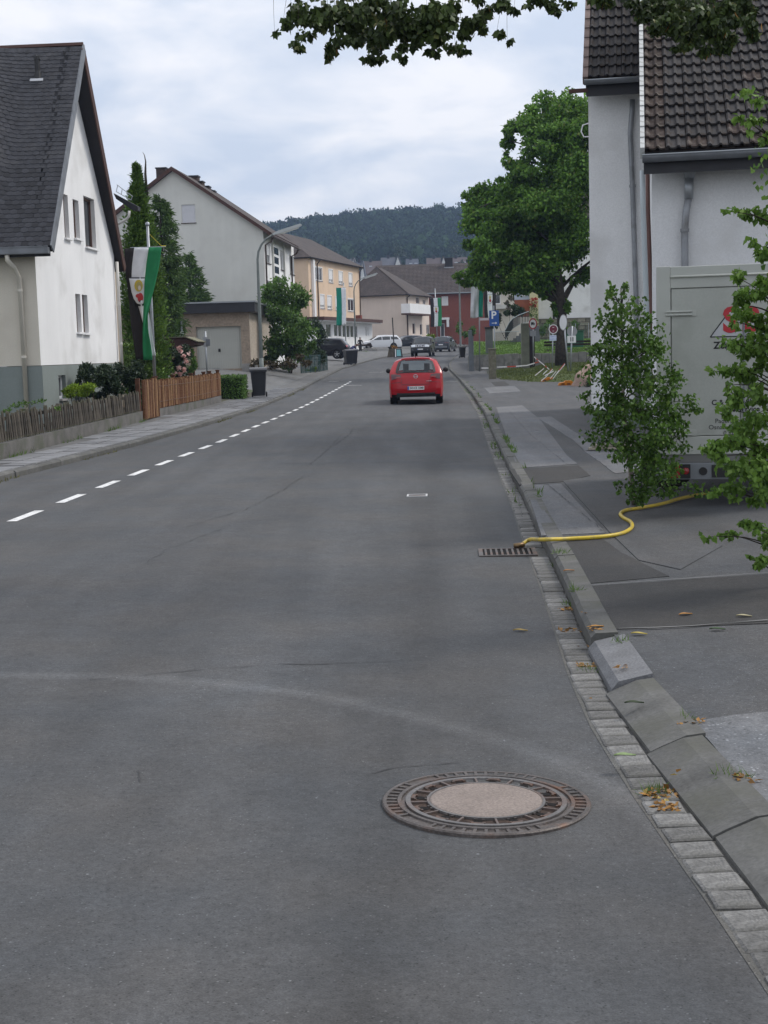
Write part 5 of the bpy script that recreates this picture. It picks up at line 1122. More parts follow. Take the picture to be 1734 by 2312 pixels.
MB().box((rear_x(.73)-.016, -.50, .722), (rear_x(.73)-.004, -.32, .738)).build('model_lettering', CHROME, t)
plate_on(t, pt, 0, .52, .52, 'SO:CS 1048')
b = MB(); b.tube([(-1.15, 0, 1.47), (-1.2, 0, 1.58)], .006, 5); b.tube([(-1.15, 0, 1.46), (-1.16, 0, 1.49)], .02, 6); b.build('antenna', BLACK, t)
suv = [(-2.3, .4), (-2.31, .6), (-2.28, .85), (-2.22, 1.02), (-2.0, 1.32), (-1.75, 1.58), (-1.5, 1.64), (-.6, 1.69), (.1, 1.66), (.5, 1.52), (1.05, 1.16), (1.3, 1.08), (2.0, .98), (2.25, .78), (2.3, .5), (2.3, .35)]
def place(u, D, fn): x = at(u, 800, D).x; return Vector((x, D, fn(x, D)))
# black SUV parked left
c = place(724, 108, g_left)
t, pt, sk, hw_ = car('black_suv', 'black sporty SUV with silver wheels parked left behind the dark bins', (c.x, 108, c.z), PI - .12, 1.88, 1.62, [(x, z*.965) for x, z in suv], 1.0, (-1.4, 1.4), .36, car_paint('black_car_paint', (.014, .014, .018), .2), win=((-1.35, -.45, 1.06, 1.48, .3, 0), (-.4, .5, 1.06, 1.5, 0, -.05), (.53, 1.1, 1.06, 1.4, 0, -.5)), rw=(1.08, 1.45, .8), ws=(1.12, 1.5, .82), mirrors=(.85, 1.1, BLACK))
for s in (-1, 1): pt('tail_light', 0, .92, 1.08, s*.99, s*.55, REDL, .010, z0b=.95, z1b=1.02)
# white estate car
wag = [(-2.35, .35), (-2.36, .5), (-2.33, .75), (-2.27, .95), (-2.05, 1.25), (-1.85, 1.43), (-1.6, 1.49), (-.6, 1.53), (.1, 1.5), (.5, 1.38), (1.15, 1.02), (1.35, .97), (2.0, .86), (2.28, .68), (2.35, .45), (2.33, .3)]
c = place(858, 151, lambda x, y: zr(y) + .42)
t, pt, sk, hw_ = car('white_estate_car', 'white estate car parked sideways in front of the shop', (c.x, 151, c.z), PI + .18, 1.81, 1.53, wag, .95, (-1.35, 1.35), .32, car_paint('white_car_paint', (.72, .73, .75), .25), win=((-1.95, -1.1, 1.02, 1.36, .25, .05), (-1.0, -.15, 1.0, 1.4, 0, 0), (-.08, 1.1, 1.0, 1.4, 0, -.6)), rw=(1.02, 1.40, .8), ws=(1.02, 1.4, .82), mirrors=(.95, 1.0, WHITE), roof_rail=True)
for s in (-1, 1): pt('tail_light', 0, .82, .98, s*.99, s*.58, REDL, .012)
# dark car behind it
c = place(918, 162, lambda x, y: zr(y) + .3)
t, pt, sk, hw_ = car('dark_estate_car', 'dark estate car partly hidden behind the black off-roader', (c.x, 164, c.z), PI + .5, 1.81, 1.52, wag, .95, (-1.35, 1.35), .32, car_paint('dark_blue_car_paint', (.02, .022, .03), .22), win=((-1.95, -1.1, 1.02, 1.36, .25, .05), (-1.0, -.15, 1.0, 1.4, 0, 0), (-.08, 1.1, 1.0, 1.4, 0, -.6)), rw=(1.02, 1.40, .8), ws=(1.02, 1.4, .82), mirrors=(.95, 1.0, BLACK))
for s in (-1, 1): pt('headlight', 1, .66, .78, s*.96, s*.6, HEADL, .01)
# off-roader facing us
off = [(-2.4, .45), (-2.42, .7), (-2.4, 1.05), (-2.3, 1.5), (-2.15, 1.76), (-1.8, 1.8), (-.5, 1.82), (.2, 1.78), (.45, 1.68), (.95, 1.22), (1.2, 1.18), (2.1, 1.1), (2.32, .98), (2.42, .7), (2.42, .4)]
c = place(957, 126, g_road)
t, pt, sk, hw_ = car('black_offroader', 'big black off-roader with a broad chrome grille coming towards the camera', (c.x, 128, g_road(c.x, 125) + .03), -PI/2 - .14, 1.88, 1.8, off, 1.12, (-1.4, 1.45), .38, car_paint('black_truck_paint', (.018, .017, .018), .22), win=((-2.1, -1.2, 1.2, 1.62, .1, 0), (-1.1, -.25, 1.2, 1.66, 0, 0), (-.18, .9, 1.2, 1.66, 0, -.45)), ws=(1.24, 1.68, .84), rw=(1.2, 1.6, .8), mirrors=(.75, 1.24, BLACK), sillz=.34, tumble=.16)
pt('painted_hood_sheen', 1, 1.115, 1.16, -.8, .8, car_paint('hood_sheen_grey', (.05, .055, .06), .15), .004)  # sky sheen on the hood painted as a lighter grey patch
pt('grille_frame', 1, .86, 1.05, -.46, .46, CHROME, .012)
for s0, s1 in ((-.40, -.2), (-.15, .15), (.2, .40)): pt('grille_opening', 1, .88, 1.03, s0, s1, BLACK, .018)
for s in (-1, 1): pt('headlight', 1, .86, 1.06, s*.94, s*.52, HEADL, .014); pt('fog_light', 1, .58, .66, s*.8, s*.66, HEADL, .012)
pt('front_bumper', 1, .48, .80, -.97, .97, BLACK, .02); plate_on(t, pt, 1, .66, .52, '', False); pt('badge', 1, .92, .99, -.05, .05, CHROME, .026)
# grey SUV driving off
c = place(1007, 150, g_road)
t, pt, sk, hw_ = car('grey_suv', 'dark grey SUV seen from behind at the far bend of the street', (c.x, 152, g_road(c.x, 150)), PI/2 - .25, 1.86, 1.66, suv, 1.05, (-1.4, 1.4), .35, car_paint('grey_car_paint', (.05, .055, .065), .22, .3), win=((-1.35, -.45, 1.1, 1.5, .3, 0), (-.4, .5, 1.1, 1.55, 0, -.05), (.53, 1.1, 1.1, 1.4, 0, -.5)), rw=(1.14, 1.52, .8), ws=(1.16, 1.55, .82), mirrors=(.85, 1.15, DARKTRIM))
for s in (-1, 1): pt('tail_light', 0, .94, 1.04, s*.98, s*.5, REDLD, .01)
pt('rear_valance', 0, .44, .64, -.85, .85, plain('grey_valance', (.16, .17, .18), .5), .015); plate_on(t, pt, 0, .78, .52, '', False)

# ------------------------------------------------------------------ drinks trailer
TG = plain('trailer_grey', (.41, .425, .39), .45); TGP = mat('trailer_panel', (.40, .415, .38), .5, .05, 1, stain=(.33, .345, .31), stain_scale=2.5, streak=.06, fine=.04); TDK = plain('trailer_bumper', (.20, .215, .23), .5, .2)
tz = g_right(3.4, 13.6); tr_ = thing('trailer', 'grey box trailer with red SB lettering parked behind the cut birches', 'trailer', (3.435, 13.36, tz), -.19)
HWD = .77; TB, TT = .575 - tz, 2.375 - tz
MB().box((-HWD, .02, TB), (HWD, 3.3, TT - .02)).build('body', TG, tr_)
fb = MB()
for lo, hi in (((-HWD-.012, -.02, TB), (-HWD+.12, .02, TT)), ((HWD-.12, -.02, TB), (HWD+.012, .02, TT)), ((-HWD+.12, -.02, TT-.21), (HWD-.12, .02, TT-.005)), ((-HWD+.12, -.02, TB), (HWD-.12, .02, TB+.175))): fb.box(lo, hi)
bevel(fb.build('rear_frame', TG, tr_), .006)
b = MB(); b.tube([(-HWD+.12, -.03, TT-.10), (HWD-.12, -.03, TT-.10)], .011, 8); b.build('rain_rail', plain('pale_rail', (.5, .51, .46), .5), tr_, smooth=True)
for s in (-1, 1):
    dl_ = bevel(MB().box((min(s*.004, s*(HWD-.128)), -.012, TB+.182), (max(s*.004, s*(HWD-.128)), .019, TT-.216)).build('door', TGP, tr_), .004)
    for z in (TT-.445, TB+.21):
        b = MB(); x0, x1 = s*(HWD-.075), s*(HWD-.36); b.box((min(x0, x1), -.022, z-.03), (max(x0, x1), -.013, z+.03)); 
        for dz in (-.017, .013): b.tube([(x0, -.028, z+dz), (x1+s*.04, -.028, z+dz)], .008, 6)
        b.build('hinge', TG, dl_)
lk = MB().box((.07, -.045, TB+.62), (.115, -.013, TB+.80)).build('door_lock', BLACK, tr_)
b = MB(); b.tube([(.03, -.03, TB+.23), (.03, -.03, TT-.24)], .009, 8); b.build('lock_rod', TDK, tr_)
LOGO_R = plain('logo_red', (.42, .02, .03), .5); LOGO_W = plain('logo_silver', (.44, .45, .47), .5)
lz = TT - .68; logo = MB().prism([(-.28, 0), (.28, 0), (0, .375)], (-.0, -.0125, lz), X, Zv, nY, .001).build('logo_triangle', LOGO_W, tr_)
ol = MB()
for p0, p1 in (((-.28, 0), (.28, 0)), ((.28, 0), (0, .375)), ((0, .375), (-.28, 0))):
    a, c = Vector((p0[0], -.0145, lz+p0[1])), Vector((p1[0], -.0145, lz+p1[1])); d = (c-a).normalized(); ol.bar(a, d, nY, nY.cross(d), (0, -.0008, -.005), ((c-a).length, .0008, .005))
ol.build('logo_outline', INK, logo); text('SB', .325, LOGO_R, logo, (0.012, -.016, lz+.145), X, Zv, .0015, bold=.011)
for txt, sz, dz, bo in (('Zentralmarkt', .092, -.083, .003), ('C & C Großhandel', .070, -.626, .0015), ('Lieferservice', .070, -.693, .0015), ('Paderborn · Brakel', .062, -.803, 0), ('Osnabrück · Wilmsdorf', .062, -.862, 0), ('0 52 51 / 2 60', .056, -.918, 0)):
    text(txt, sz, INK, tr_, (.0, -.0135, lz+dz), X, Zv, .001, bold=bo)
MB().box((-HWD-.012, -.012, TB-.08), (HWD+.012, .3, TB-.003)).build('chassis_beam', plain('trailer_dark_rail', (.15, .15, .145), .6), tr_)  # beam in a darker grey than the box
bm_ = bevel(MB().box((-HWD-.03, -.05, TB-.24), (HWD+.03, .1, TB-.082)).build('light_bar', TDK, tr_), .006)
for s in (-1, 1):
    x0, x1 = s*(HWD-.06), s*(HWD-.30); tl = MB().box((min(x0, x1), -.082, TB-.222), (max(x0, x1), -.051, TB-.09)).build('tail_light', BLACK, bm_)
    MB().box((min(x0-s*.02, x1+s*.10), -.09, TB-.217), (max(x0-s*.02, x1+s*.10), -.083, TB-.095)).build('lens', REDL, tl); b = MB(); b.lathe([(.0001, -.012), (.03, -.008), (.034, 0)], (x1+s*.045, -.082, TB-.155), 12, ax='Y'); b.build('lens', REDL, tl)
b = MB(); b.box((.0-.27, -.062, TB-.22), (.27, -.051, TB-.10)); b.build('plate_holder', BLACK, bm_); b = MB(); b.tube([(-.35, -.06, TB-.16), (-.35, -.05, TB-.16)], .04, 12); b.build('grommet', BLACK, bm_)
ty, rim = wheel_parts(.30, .18)
for s in (-1, 1): o = bpy.data.objects.new('wheel', ty); link(o, tr_); o.location = (s*(HWD-.12), 1.75, .30); q = bpy.data.objects.new('rim', rim); link(q, o)
b = MB(); b.tube([(-.7, 1.75, .3), (.7, 1.75, .3)], .035, 8); b.tube([(0, 3.2, .42), (0, 4.5, .42)], .05, 8); b.tube([(.0, 4.3, .42), (0, 4.3, 0)], .03, 8); b.build('drawbar', TDK, tr_)
for s in (-1, 1): MB().box((s*.62-.06, 1.68, .3), (s*.62+.06, 1.82, TB)).build('axle_mount', TDK, tr_)
p = hit(1390, 1018, g_right); wb = thing('wooden_boards', 'two pale weathered boards lying beside the cut birch', 'boards', (p.x, p.y + .3, g_right(p.x, p.y)), .03)
PLK = mat('pale_plank', (.26, .235, .19), .9, .25, 8, fine=.2, rnd=.15)
for k, (y, z) in enumerate(((0, .008), (.0, .05))): MB().box((-.36 + k*.05, y - .05, z), (.5, y + .08 + k*.05, z + .034)).build('board', PLK, wb)

# ------------------------------------------------------------------ left fences
fz = lambda x, y: g_left(x, y)
FX = interp([(15, -6.35), (20, -6.18), (28, -6.02), (34.3, -5.92)])
pf = thing('picket_fence', 'low weathered grey picket fence on a concrete plinth', 'fence', (-6.1, 25, .1))
b = MB()
ysf = np.linspace(15, 34.3, 14)
vs = []
for y in ysf:
    x = FX(y); z = fz(x, y)
    for dx, dz in ((.07, -.1), (.07, .25), (-.12, .25), (-.12, -.1)): vs.append((x+dx, y, z+dz))
b.add(vs, [(4*i+j, 4*i+4+j, 4*i+4+(j+1) % 4, 4*i+(j+1) % 4) for i in range(len(ysf)-1) for j in range(4)] + [(0, 1, 2, 3), tuple(len(vs)-4+j for j in (3, 2, 1, 0))]); b.build('plinth', CONCD, pf, world=True)
for z0 in (.36, .60):
    b = MB()
    for y0, y1 in zip(ysf, ysf[1:]): b.bar((FX(y0)-.02, y0, fz(FX(y0), y0)+z0), (Vector((FX(y1)-FX(y0), y1-y0, 0))).normalized(), X, Zv, (0, -.015, 0), (y1-y0, .02, .06))
    b.build('rail', WOODD, pf, world=True)
pk = []
for hgt in (.44, .47, .49):
    b = MB(); b.prism([(-.042, 0), (.042, 0), (.042, hgt-.03), (.02, hgt), (-.02, hgt), (-.042, hgt-.03)], (0, 0, 0), Y, Zv, X, .02); pk.append(b.mesh('picket', WOODD))
y = 16.0; bo = base_of(pf)
while y < 34.2:
    o = bpy.data.objects.new('picket', random.choice(pk)); link(o, pf); o.location = Vector((FX(y)+.022, y, fz(FX(y), y)+.275)) - bo; o.rotation_euler = (random.uniform(-.10, .08) + .2, random.uniform(-.05, .03), random.uniform(-.15, .15)); y += .132
for y in np.arange(17, 34.3, 2.4): MB().box((FX(y)-.12, y-.05, .1), (FX(y)-.03, y+.05, .84)).build('post', WOODD, pf, world=True)
# reed fence + gate
REED = mat('reed_screen', (.15, .072, .036), .85, .3, 25, fine=.35, fscale=45, rnd=.2)
REEDP = mat('pale_reed', (.30, .18, .09), .85, .3, 25); POSTB = mat('brown_post', (.10, .045, .025), .85, .25, 8)
RX_ = interp([(34.3, -5.97), (36.5, -5.90), (46.1, -5.33)])
rfn = thing('reed_fence', 'orange-brown reed fence on a low wall, left of the footway', 'fence', (-5.8, 42, .1))
vs = []; ysf = np.linspace(36.7, 46.1, 10); b = MB()
for y in ysf:
    x = RX_(y); z = fz(x, y)
    for dx, dz in ((.08, -.1), (.08, .22), (-.12, .22), (-.12, -.1)): vs.append((x+dx, y, z+dz))
b.add(vs, [(4*i+j, 4*i+4+j, 4*i+4+(j+1) % 4, 4*i+(j+1) % 4) for i in range(len(ysf)-1) for j in range(4)] + [(0, 1, 2, 3), tuple(len(vs)-4+j for j in (3, 2, 1, 0))]); b.build('low_wall', CONCD, rfn, world=True)
def reeds(parent, y0, y1, z0, z1, nm, xo=.06):
    a, c, d = MB(), MB(), MB(); y = y0
    while y < y1:
        x = RX_(y) + xo + random.uniform(-.012, .012); z = fz(x, y); w2 = random.uniform(.012, .036); m = random.random()
        (a if m < .72 else c).bar((x, y, z+z0+random.uniform(-.01, .02)), Y, X, Vector((random.uniform(-.01, .01), random.uniform(-.06, .06), 1)), (-w2, -w2, 0), (w2, w2, z1-z0+random.uniform(-.05, .03))); y += w2*1.75
    for mb, mt in ((a, REED), (c, REEDP)): mb.build(nm, mt, parent, world=True, kind='stuff')
reeds(rfn, 36.8, 46.0, .235, .96, 'reed')
for zz in (.40, .8):
    b = MB()
    for y0, y1 in zip(ysf, ysf[1:]): b.rod((RX_(y0)+.09, y0, fz(RX_(y0), y0)+zz), (RX_(y1)+.09, y1, fz(RX_(y1), y1)+zz), .008)
    b.build('wire', plain('rusty_wire', (.12, .07, .04), .7), rfn, world=True)
for y in (36.7, 39, 41.5, 43.6, 44.6, 46.1): b = MB(); b.box((RX_(y)-.06, y-.06, .1), (RX_(y)+.04, y+.06, fz(RX_(y), y)+1.03)); b.box((RX_(y)-.075, y-.075, fz(RX_(y), y)+1.032), (RX_(y)+.055, y+.075, fz(RX_(y), y)+1.065)); b.build('post', POSTB, rfn, world=True)
gt_ = thing('reed_gate', 'narrow garden gate covered with the same reed matting, at the end of the picket fence', 'gate', (-5.9, 35.4, .1))
reeds(gt_, 34.55, 36.4, .03, .99, 'reed', .1)
for y in (34.45, 36.5): MB().box((RX_(y)-.05, y-.07, .0), (RX_(y)+.05, y+.07, fz(RX_(y), y)+1.05)).build('post', POSTB, gt_, world=True)
for zz in (.2, .8): b = MB(); b.rod((RX_(34.5)+.05, 34.5, zz+.1), (RX_(36.4)+.05, 36.4, zz+.1), .025); b.build('gate_bar', POSTB, gt_, world=True)

# ------------------------------------------------------------------ flags
def flag(name, label, foot, tip, R, top, stripes, wd, ln, mats, emblem=None, twist=0.0, lean=(0, 0), cross=True, dirx=(1, 0, 0), phase=0.0, grp=None, left=.5):
    f = thing(name, label, 'flag', foot, 0, grp); L_ = Vector(tip) - Vector(foot)
    b = MB(); b.tube([(0, 0, 0), L_], [R, R*.85], 10); b.lathe([(R*1.3, 0), (R*1.3, .06), (.0001, .09)], L_, 10); b.build('pole', GREYM, f, smooth=True)
    dx = Vector(dirx).normalized(); fy = Vector((-dx.y, dx.x, 0)); c0 = Vector((0, 0, 0)) + L_*((top - foot[2]) / L_.z) - fy*(R+.03)
    ns, nl = 13, 26
    def C_(a, l):   # a in 0..1 across, l in 0..1 down
        tw = twist * max(0, min(1, (l - .35) / .5)); s = (a - left)*wd*(1 - .38*tw); fold = .05*math.sin(a*9 + l*5 + phase)*(.3 + l) + .03*math.sin(a*21 + phase)*l + .12*tw*math.sin(a*5.5 + 1)
        sh_ = .10*wd*l*math.sin(2.2*l + phase) + tw*.12*wd*math.sin((1-a)*3)
        return c0 + dx*(s*(.94 - .12*l*math.sin(PI*a)) + sh_ + lean[0]*l) - fy*(.02 + fold + .05*l + lean[1]*l) - Vector((0, 0, ln*l + .03*math.sin(a*6)*l))
    i0 = 0.0
    for k, (fr, mt) in enumerate(zip(stripes, mats)):
        a0, a1 = i0, i0 + fr; i0 = a1; b = MB(); n_ = max(5, int(ns*fr*1.5)); b.grid(lambda i, j: C_(a0 + (a1-a0)*j/(n_-1), i/(nl-1)), nl, n_); o = b.build('flag_stripe', mt, f, smooth=True)
        md = o.modifiers.new('t', 'SOLIDIFY'); md.thickness = .004
    if cross: b = MB(); b.tube([C_(0, 0) + Vector((0, 0, .015)), C_(1, 0) + Vector((0, 0, .015))], .014, 6); b.build('crossbar', GREYM, f)
    if emblem:
        a0, a1, l0, l1 = emblem
        def shp(nm, poly, mt, lift): 
            b = MB(); cx_ = sum(p[0] for p in poly)/len(poly); cy_ = sum(p[1] for p in poly)/len(poly); rings = 5; n_ = len(poly); vs = []
            for q in range(rings+1):
                for p in poly: a = a0 + (a1-a0)*(cx_ + (p[0]-cx_)*q/rings); l = l0 + (l1-l0)*(cy_ + (p[1]-cy_)*q/rings); vs.append(C_(a, l) - fy*lift)
            b.add(vs, [(q*n_+i, q*n_+(i+1) % n_, (q+1)*n_+(i+1) % n_, (q+1)*n_+i) for q in range(rings) for i in range(n_)]); return b.build(nm, mt, f, smooth=True)
        def sub(P_, n=4): return [tuple(Vector(p).lerp(Vector(q), k/n)) for p, q in zip(P_, P_[1:]+P_[:1]) for k in range(n)]
        sd = [(0, 0), (1, 0), (1, .62), (.85, .85), (.5, 1), (.15, .85), (0, .62)]
        shp('shield_edge', sub(sd), INK, .010); shp('shield', sub([(.5+(x-.5)*.88, .5+(y-.5)*.94) for x, y in sd]), FWHITE, .016)
        cir = lambda x, y, rx, ry, n=14: [(x + rx*math.cos(2*PI*k/n), y + ry*math.sin(2*PI*k/n)) for k in range(n)]
        shp('emblem_ring', cir(.5, .30, .21, .19), plain('emblem_yellow', (.55, .42, .05), .7), .022); shp('emblem_core', cir(.5, .30, .12, .12), plain('emblem_pale', (.62, .58, .48), .7), .027); shp('emblem_mark', cir(.52, .33, .05, .06, 8), INK, .032)
        shp('emblem_red', sub([(.36, .50), (.62, .50), (.74, .66), (.64, .82), (.56, .88), (.42, .80), (.30, .66)]), plain('emblem_red', (.40, .03, .03), .7), .023); shp('emblem_white', cir(.60, .84, .07, .05, 8), FWHITE, .029)
    return f
cloth = lambda nm, c: mat(nm, c, .8, .08, 6)
FGREEN = cloth('flag_green', (.02, .20, .075)); FWHITE = cloth('flag_white', (.72, .73, .75)); FBLACK = cloth('flag_dark', (.028, .024, .024)); FTEAL = cloth('flag_teal', (.01, .22, .15))
ft, tp = at(350, 862, 39), at(333, 508, 39); ft.z = g_left(ft.x, 39)
fl = flag('town_flag', 'tall hanging dark, white and green flag with a shield, by the reed fence', ft, tp, .045, at(340, 560, 39).z, (), 1.04, 3.1, ())
def hung(nm, mt, rows, dep, amp, par=fl, D0=38.9):
    """a hanging strip of cloth: rows of (v, left u, right u) with its own folds in depth"""
    vv = [r[0] for r in rows]; n = 26; m = 9; b = MB()
    def Q(i, j):
        v = vv[0] + (vv[-1]-vv[0])*i/(n-1); l = float(np.interp(v, vv, [r[1] for r in rows])); r_ = float(np.interp(v, vv, [r[2] for r in rows])); f = j/(m-1)
        return at(l + (r_-l)*f, v, D0 - dep(v, f) + amp*math.sin(f*7 + v*.03)) - Vector(par.location)
    b.grid(Q, n, m); o = b.build(nm, mt, par, smooth=True); md = o.modifiers.new('t', 'SOLIDIFY'); md.thickness = .004; return o
hung('flag_stripe', FBLACK, [(561, 281, 304), (600, 281, 300), (640, 287, 303), (690, 292, 318), (730, 295, 325), (770, 301, 325), (812, 307, 326)], lambda v, f: .02 + .05*f, .03)
hung('flag_stripe', FWHITE, [(559, 303, 337), (600, 298, 330), (627, 297, 327), (660, 302, 328), (690, 312, 328), (732, 323.5, 324.5)], lambda v, f: .10 + .03*math.sin(f*3), .03)
hung('flag_stripe', FGREEN, [(558, 336, 365), (600, 330, 360), (640, 326, 351), (680, 325, 341), (715, 323, 333), (745, 322, 334), (780, 322, 341), (813, 324, 345)], lambda v, f: .14 + .10*max(0, 1 - abs(v-690)/90)*(1-f), .03)
hung('flag_stripe', FWHITE, [(702, 333, 335), (730, 333, 340), (770, 336, 346), (803, 343, 352)], lambda v, f: .06, .015)
sh_rows = [(626, 289, 330), (660, 294, 330), (676, 299, 330), (688, 306, 328), (691, 313, 322)]
hung('shield_edge', INK, sh_rows, lambda v, f: .145, .01); hung('shield', FWHITE, [(629, 291.5, 328), (660, 297, 328), (675, 302, 327), (685, 309, 324), (687, 314, 320)], lambda v, f: .16, .01)
def dab(nm, mt, u, v, ru, rv, lift):
    b = MB(); P_ = [at(u + ru*math.cos(2*PI*k/14), v + rv*math.sin(2*PI*k/14), 38.9 - lift) - Vector(fl.location) for k in range(14)]; b.add(P_ + [p + Vector((0, -.006, 0)) for p in P_], [tuple(range(14)), tuple(range(27, 13, -1))] + [(i, 14+i, 14+(i+1) % 14, (i+1) % 14) for i in range(14)]); b.build(nm, mt, fl)
dab('emblem_ring', plain('emblem_yellow', (.55, .42, .05), .7), 313, 645, 9.5, 13.5, .185); dab('emblem_core', plain('emblem_olive', (.40, .34, .12), .7), 314, 646, 6.5, 9.5, .197); dab('emblem_figure', plain('emblem_pale', (.6, .52, .45), .7), 315, 650, 3.2, 5.5, .208)
dab('emblem_red', plain('emblem_red', (.40, .03, .03), .7), 317, 672, 6.5, 11, .19); dab('emblem_sleeve', plain('emblem_red', (.40, .03, .03)), 314, 668, 8, 5, .196); dab('emblem_hem', plain('emblem_dark', (.05, .02, .03), .7), 318, 680, 4, 2.2, .203); dab('emblem_white', FWHITE, 320, 682, 3, 4, .205)
b = MB(); a = at(338, 529, 39) - fl.location; c = at(365, 556, 39) - fl.location; b.tube([a, c], .006, 5); b.box(tuple(c - Vector((.0, .03, .025))), tuple(c + Vector((.11, .03, .02)))); b.build('cord', plain('yellow_cord', (.6, .5, .04), .6), fl)
ft, tp = at(781, 775, 130), at(776, 640, 130); ft.z = zr(130) + .3
flag('green_white_flag', 'green and white hanging flag in front of the orange house', ft, tp, .05, at(770, 650, 130).z, (.52, .48), .95, 3.4, (FTEAL, FWHITE), phase=2, left=.8)
ft, tp = at(988, 776, 162), at(982, 653, 162); ft.z = zr(162)
flag('town_flag', 'dark, white and green flag with a shield in front of the red brick house', ft, tp, .06, at(982, 673, 162).z, (.32, .36, .32), 1.35, 3.25, (FBLACK, FWHITE, FGREEN), (.25, .75, .30, .56), phase=1)
ft, tp = at(1083, 832, 75), at(1082, 640, 75); ft.z = g_right(ft.x, 75)
flag('green_white_flag', 'white and green hanging flag under the maple branches', ft, tp, .035, at(1082, 642, 75).z, (.66, .34), .70, 1.75, (FWHITE, FTEAL), phase=3, left=.68)
ft, tp = at(1118, 775, 96), at(1112, 635, 96); ft.z = zr(96) + .5
flag('town_flag', 'dark and white flag with a shield, just right of the white and green flag', ft, tp, .04, at(1112, 640, 96).z, (.26, .44, .3), .85, 2.3, (FBLACK, FWHITE, FBLACK), (.25, .75, .32, .6), phase=4, left=.72)

# ------------------------------------------------------------------ lamps, bins, signs
def lamp(label, foot, top_uv, D, head_len, name='street_lamp', tilt=.30, dirx=1.0, reach=1.9):
    t = thing(name, label, 'street lamp', foot, 0, 'street lamps'); tp = at(*top_uv, D) - Vector(foot); H = tp.z
    pts = [(0, 0, 0), (0, 0, H*.45), (0, 0, H*.80)] + [(.0 + 1.1*(1-math.cos(q))*dirx, 0, H*.80 + (H*.17)*math.sin(q)) for q in (.3, .6, .9, 1.2)]
    b = MB(); b.tube(pts, [.085, .075, .055, .05, .045, .042, .04], 10); b.build('pole', mat('lamp_pole_paint', (.17, .19, .18), .6, .15, 3), t, smooth=True); b = MB(); b.tube([(0, 0, .0), (0, 0, 1.0)], .10, 10); b.build('door_section', mat('lamp_pole_paint', (.17, .19, .18), .6), t, smooth=True)
    a = Vector(pts[-1]); d = Vector((dirx, 0, tilt)).normalized(); u_ = Vector((0, 1, 0)); n_ = u_.cross(d) * -dirx
    if n_.z < 0: n_ = -n_
    b = MB(); b.prism([(0, -.02), (.25, -.05), (head_len*.95, -.05), (head_len, 0), (head_len*.95, .07), (.3, .09), (0, .04)], a - u_*.09, d, n_, u_, .18); b.build('lamp_head', plain('lamp_head_grey', (.42, .44, .44), .4, .3), t)
    b = MB(); b.prism([(.3, -.052), (head_len*.9, -.052), (head_len*.85, -.10), (.4, -.10)], a - u_*.07, d, n_, u_, .14); b.build('diffuser', plain('lamp_diffuser', (.55, .56, .52), .3), t); return t
ft = at(591, 838, 62); ft.z = g_left(ft.x, 62); lamp('tall street lamp with a long arm in front of the garage', ft, (630, 515), 62, 1.35, reach=2.2)
ft = at(803, 790, 130); ft.z = zr(130) + .25; lamp('street lamp at the bend in front of the orange house', ft, (825, 622), 130, 1.6)
ft = at(1040, 780, 150); ft.z = zr(150); t = thing('street_lamp', 'thin lamp post rising into the maple leaves beside the far bin', 'street lamp', ft, 0, 'street lamps'); b = MB(); b.tube([(0, 0, 0), (0, 0, at(1040, 640, 150).z - ft.z)], [.12, .08], 8); b.build('pole', mat('lamp_pole_paint', (.17, .19, .18)), t); b = MB(); zt_ = at(1040, 640, 150).z - ft.z; b.tube([(0, 0, zt_), (.3, 0, zt_ + .5), (1.2, 0, zt_ + .7)], .06, 6); b.build('lamp_arm', GREYM, t)
def bin_(label, loc, rz, col, lid, grp=None, s=1.0):
    t = thing('wheelie_bin', label, 'bin', loc, rz, grp); M_ = plain('bin_' + col[0], col[1], .5); Ld = plain('bin_' + lid[0], lid[1], .5)
    b = MB(); w0, w1, d0, d1 = .21, .27, .24, .34; vs = [(-w0, -d0, .06), (w0, -d0, .06), (w0, d0, .06), (-w0, d0, .06), (-w1, -d1, .94), (w1, -d1, .94), (w1, d1, .94), (-w1, d1, .94)]; b.add(vs, [(0, 3, 2, 1), (4, 5, 6, 7), (0, 1, 5, 4), (1, 2, 6, 5), (2, 3, 7, 6), (3, 0, 4, 7)]); bevel(b.build('body', M_, t), .02)
    b = MB(); b.box((-w1-.03, -d1-.03, .90), (w1+.03, d1+.03, .955)); b.build('rim', M_, t); b = MB(); b.prism([(-.37, 0), (.39, 0), (.34, .07), (-.1, .10), (-.34, .07)], (-w1-.035, 0, .958), Y, Zv, X, 2*w1+.07); bevel(b.build('lid', Ld, t), .012)
    b = MB(); b.tube([(-w1, d1+.05, .98), (w1, d1+.05, .98)], .02, 8); b.build('handle', M_, t)
    for sx in (-1, 1): b = MB(); b.lathe([(.0001, -.025), (.09, -.025), (.1, 0), (.09, .025), (.0001, .025)], (sx*.25, .24, .1), 14, ax='X'); b.build('wheel', RUBBER, t)
    t.scale = (s, s, s); return t
DK = ('black', (.014, .015, .019)); 
p = at(586, 906, 49.5); bin_('dark wheelie bin standing at the left kerb by the small hedge', (p.x, 49.5, g_left(p.x, 49.5)), .05, DK, ('lid_grey', (.09, .09, .095)), s=1.0)
for u, D, lb in ((787, 97, 'front dark bin of the pair beside the black SUV'), (797, 98.5, 'rear dark bin of the pair, half hidden by the front one')):
    p = at(u, 820, D); bin_(lb, (p.x, D, g_left(p.x, D)), .35, DK, ('lid_pale', (.07, .07, .08)), s=1.02)
p = at(1044, 799, 112); bin_('black wheelie bin on the right footway beyond the flags', (p.x, 112, g_right(p.x, 112)), .1, ('deep_black', (.012, .012, .013)), ('lid_black', (.02, .02, .02)), s=.86)
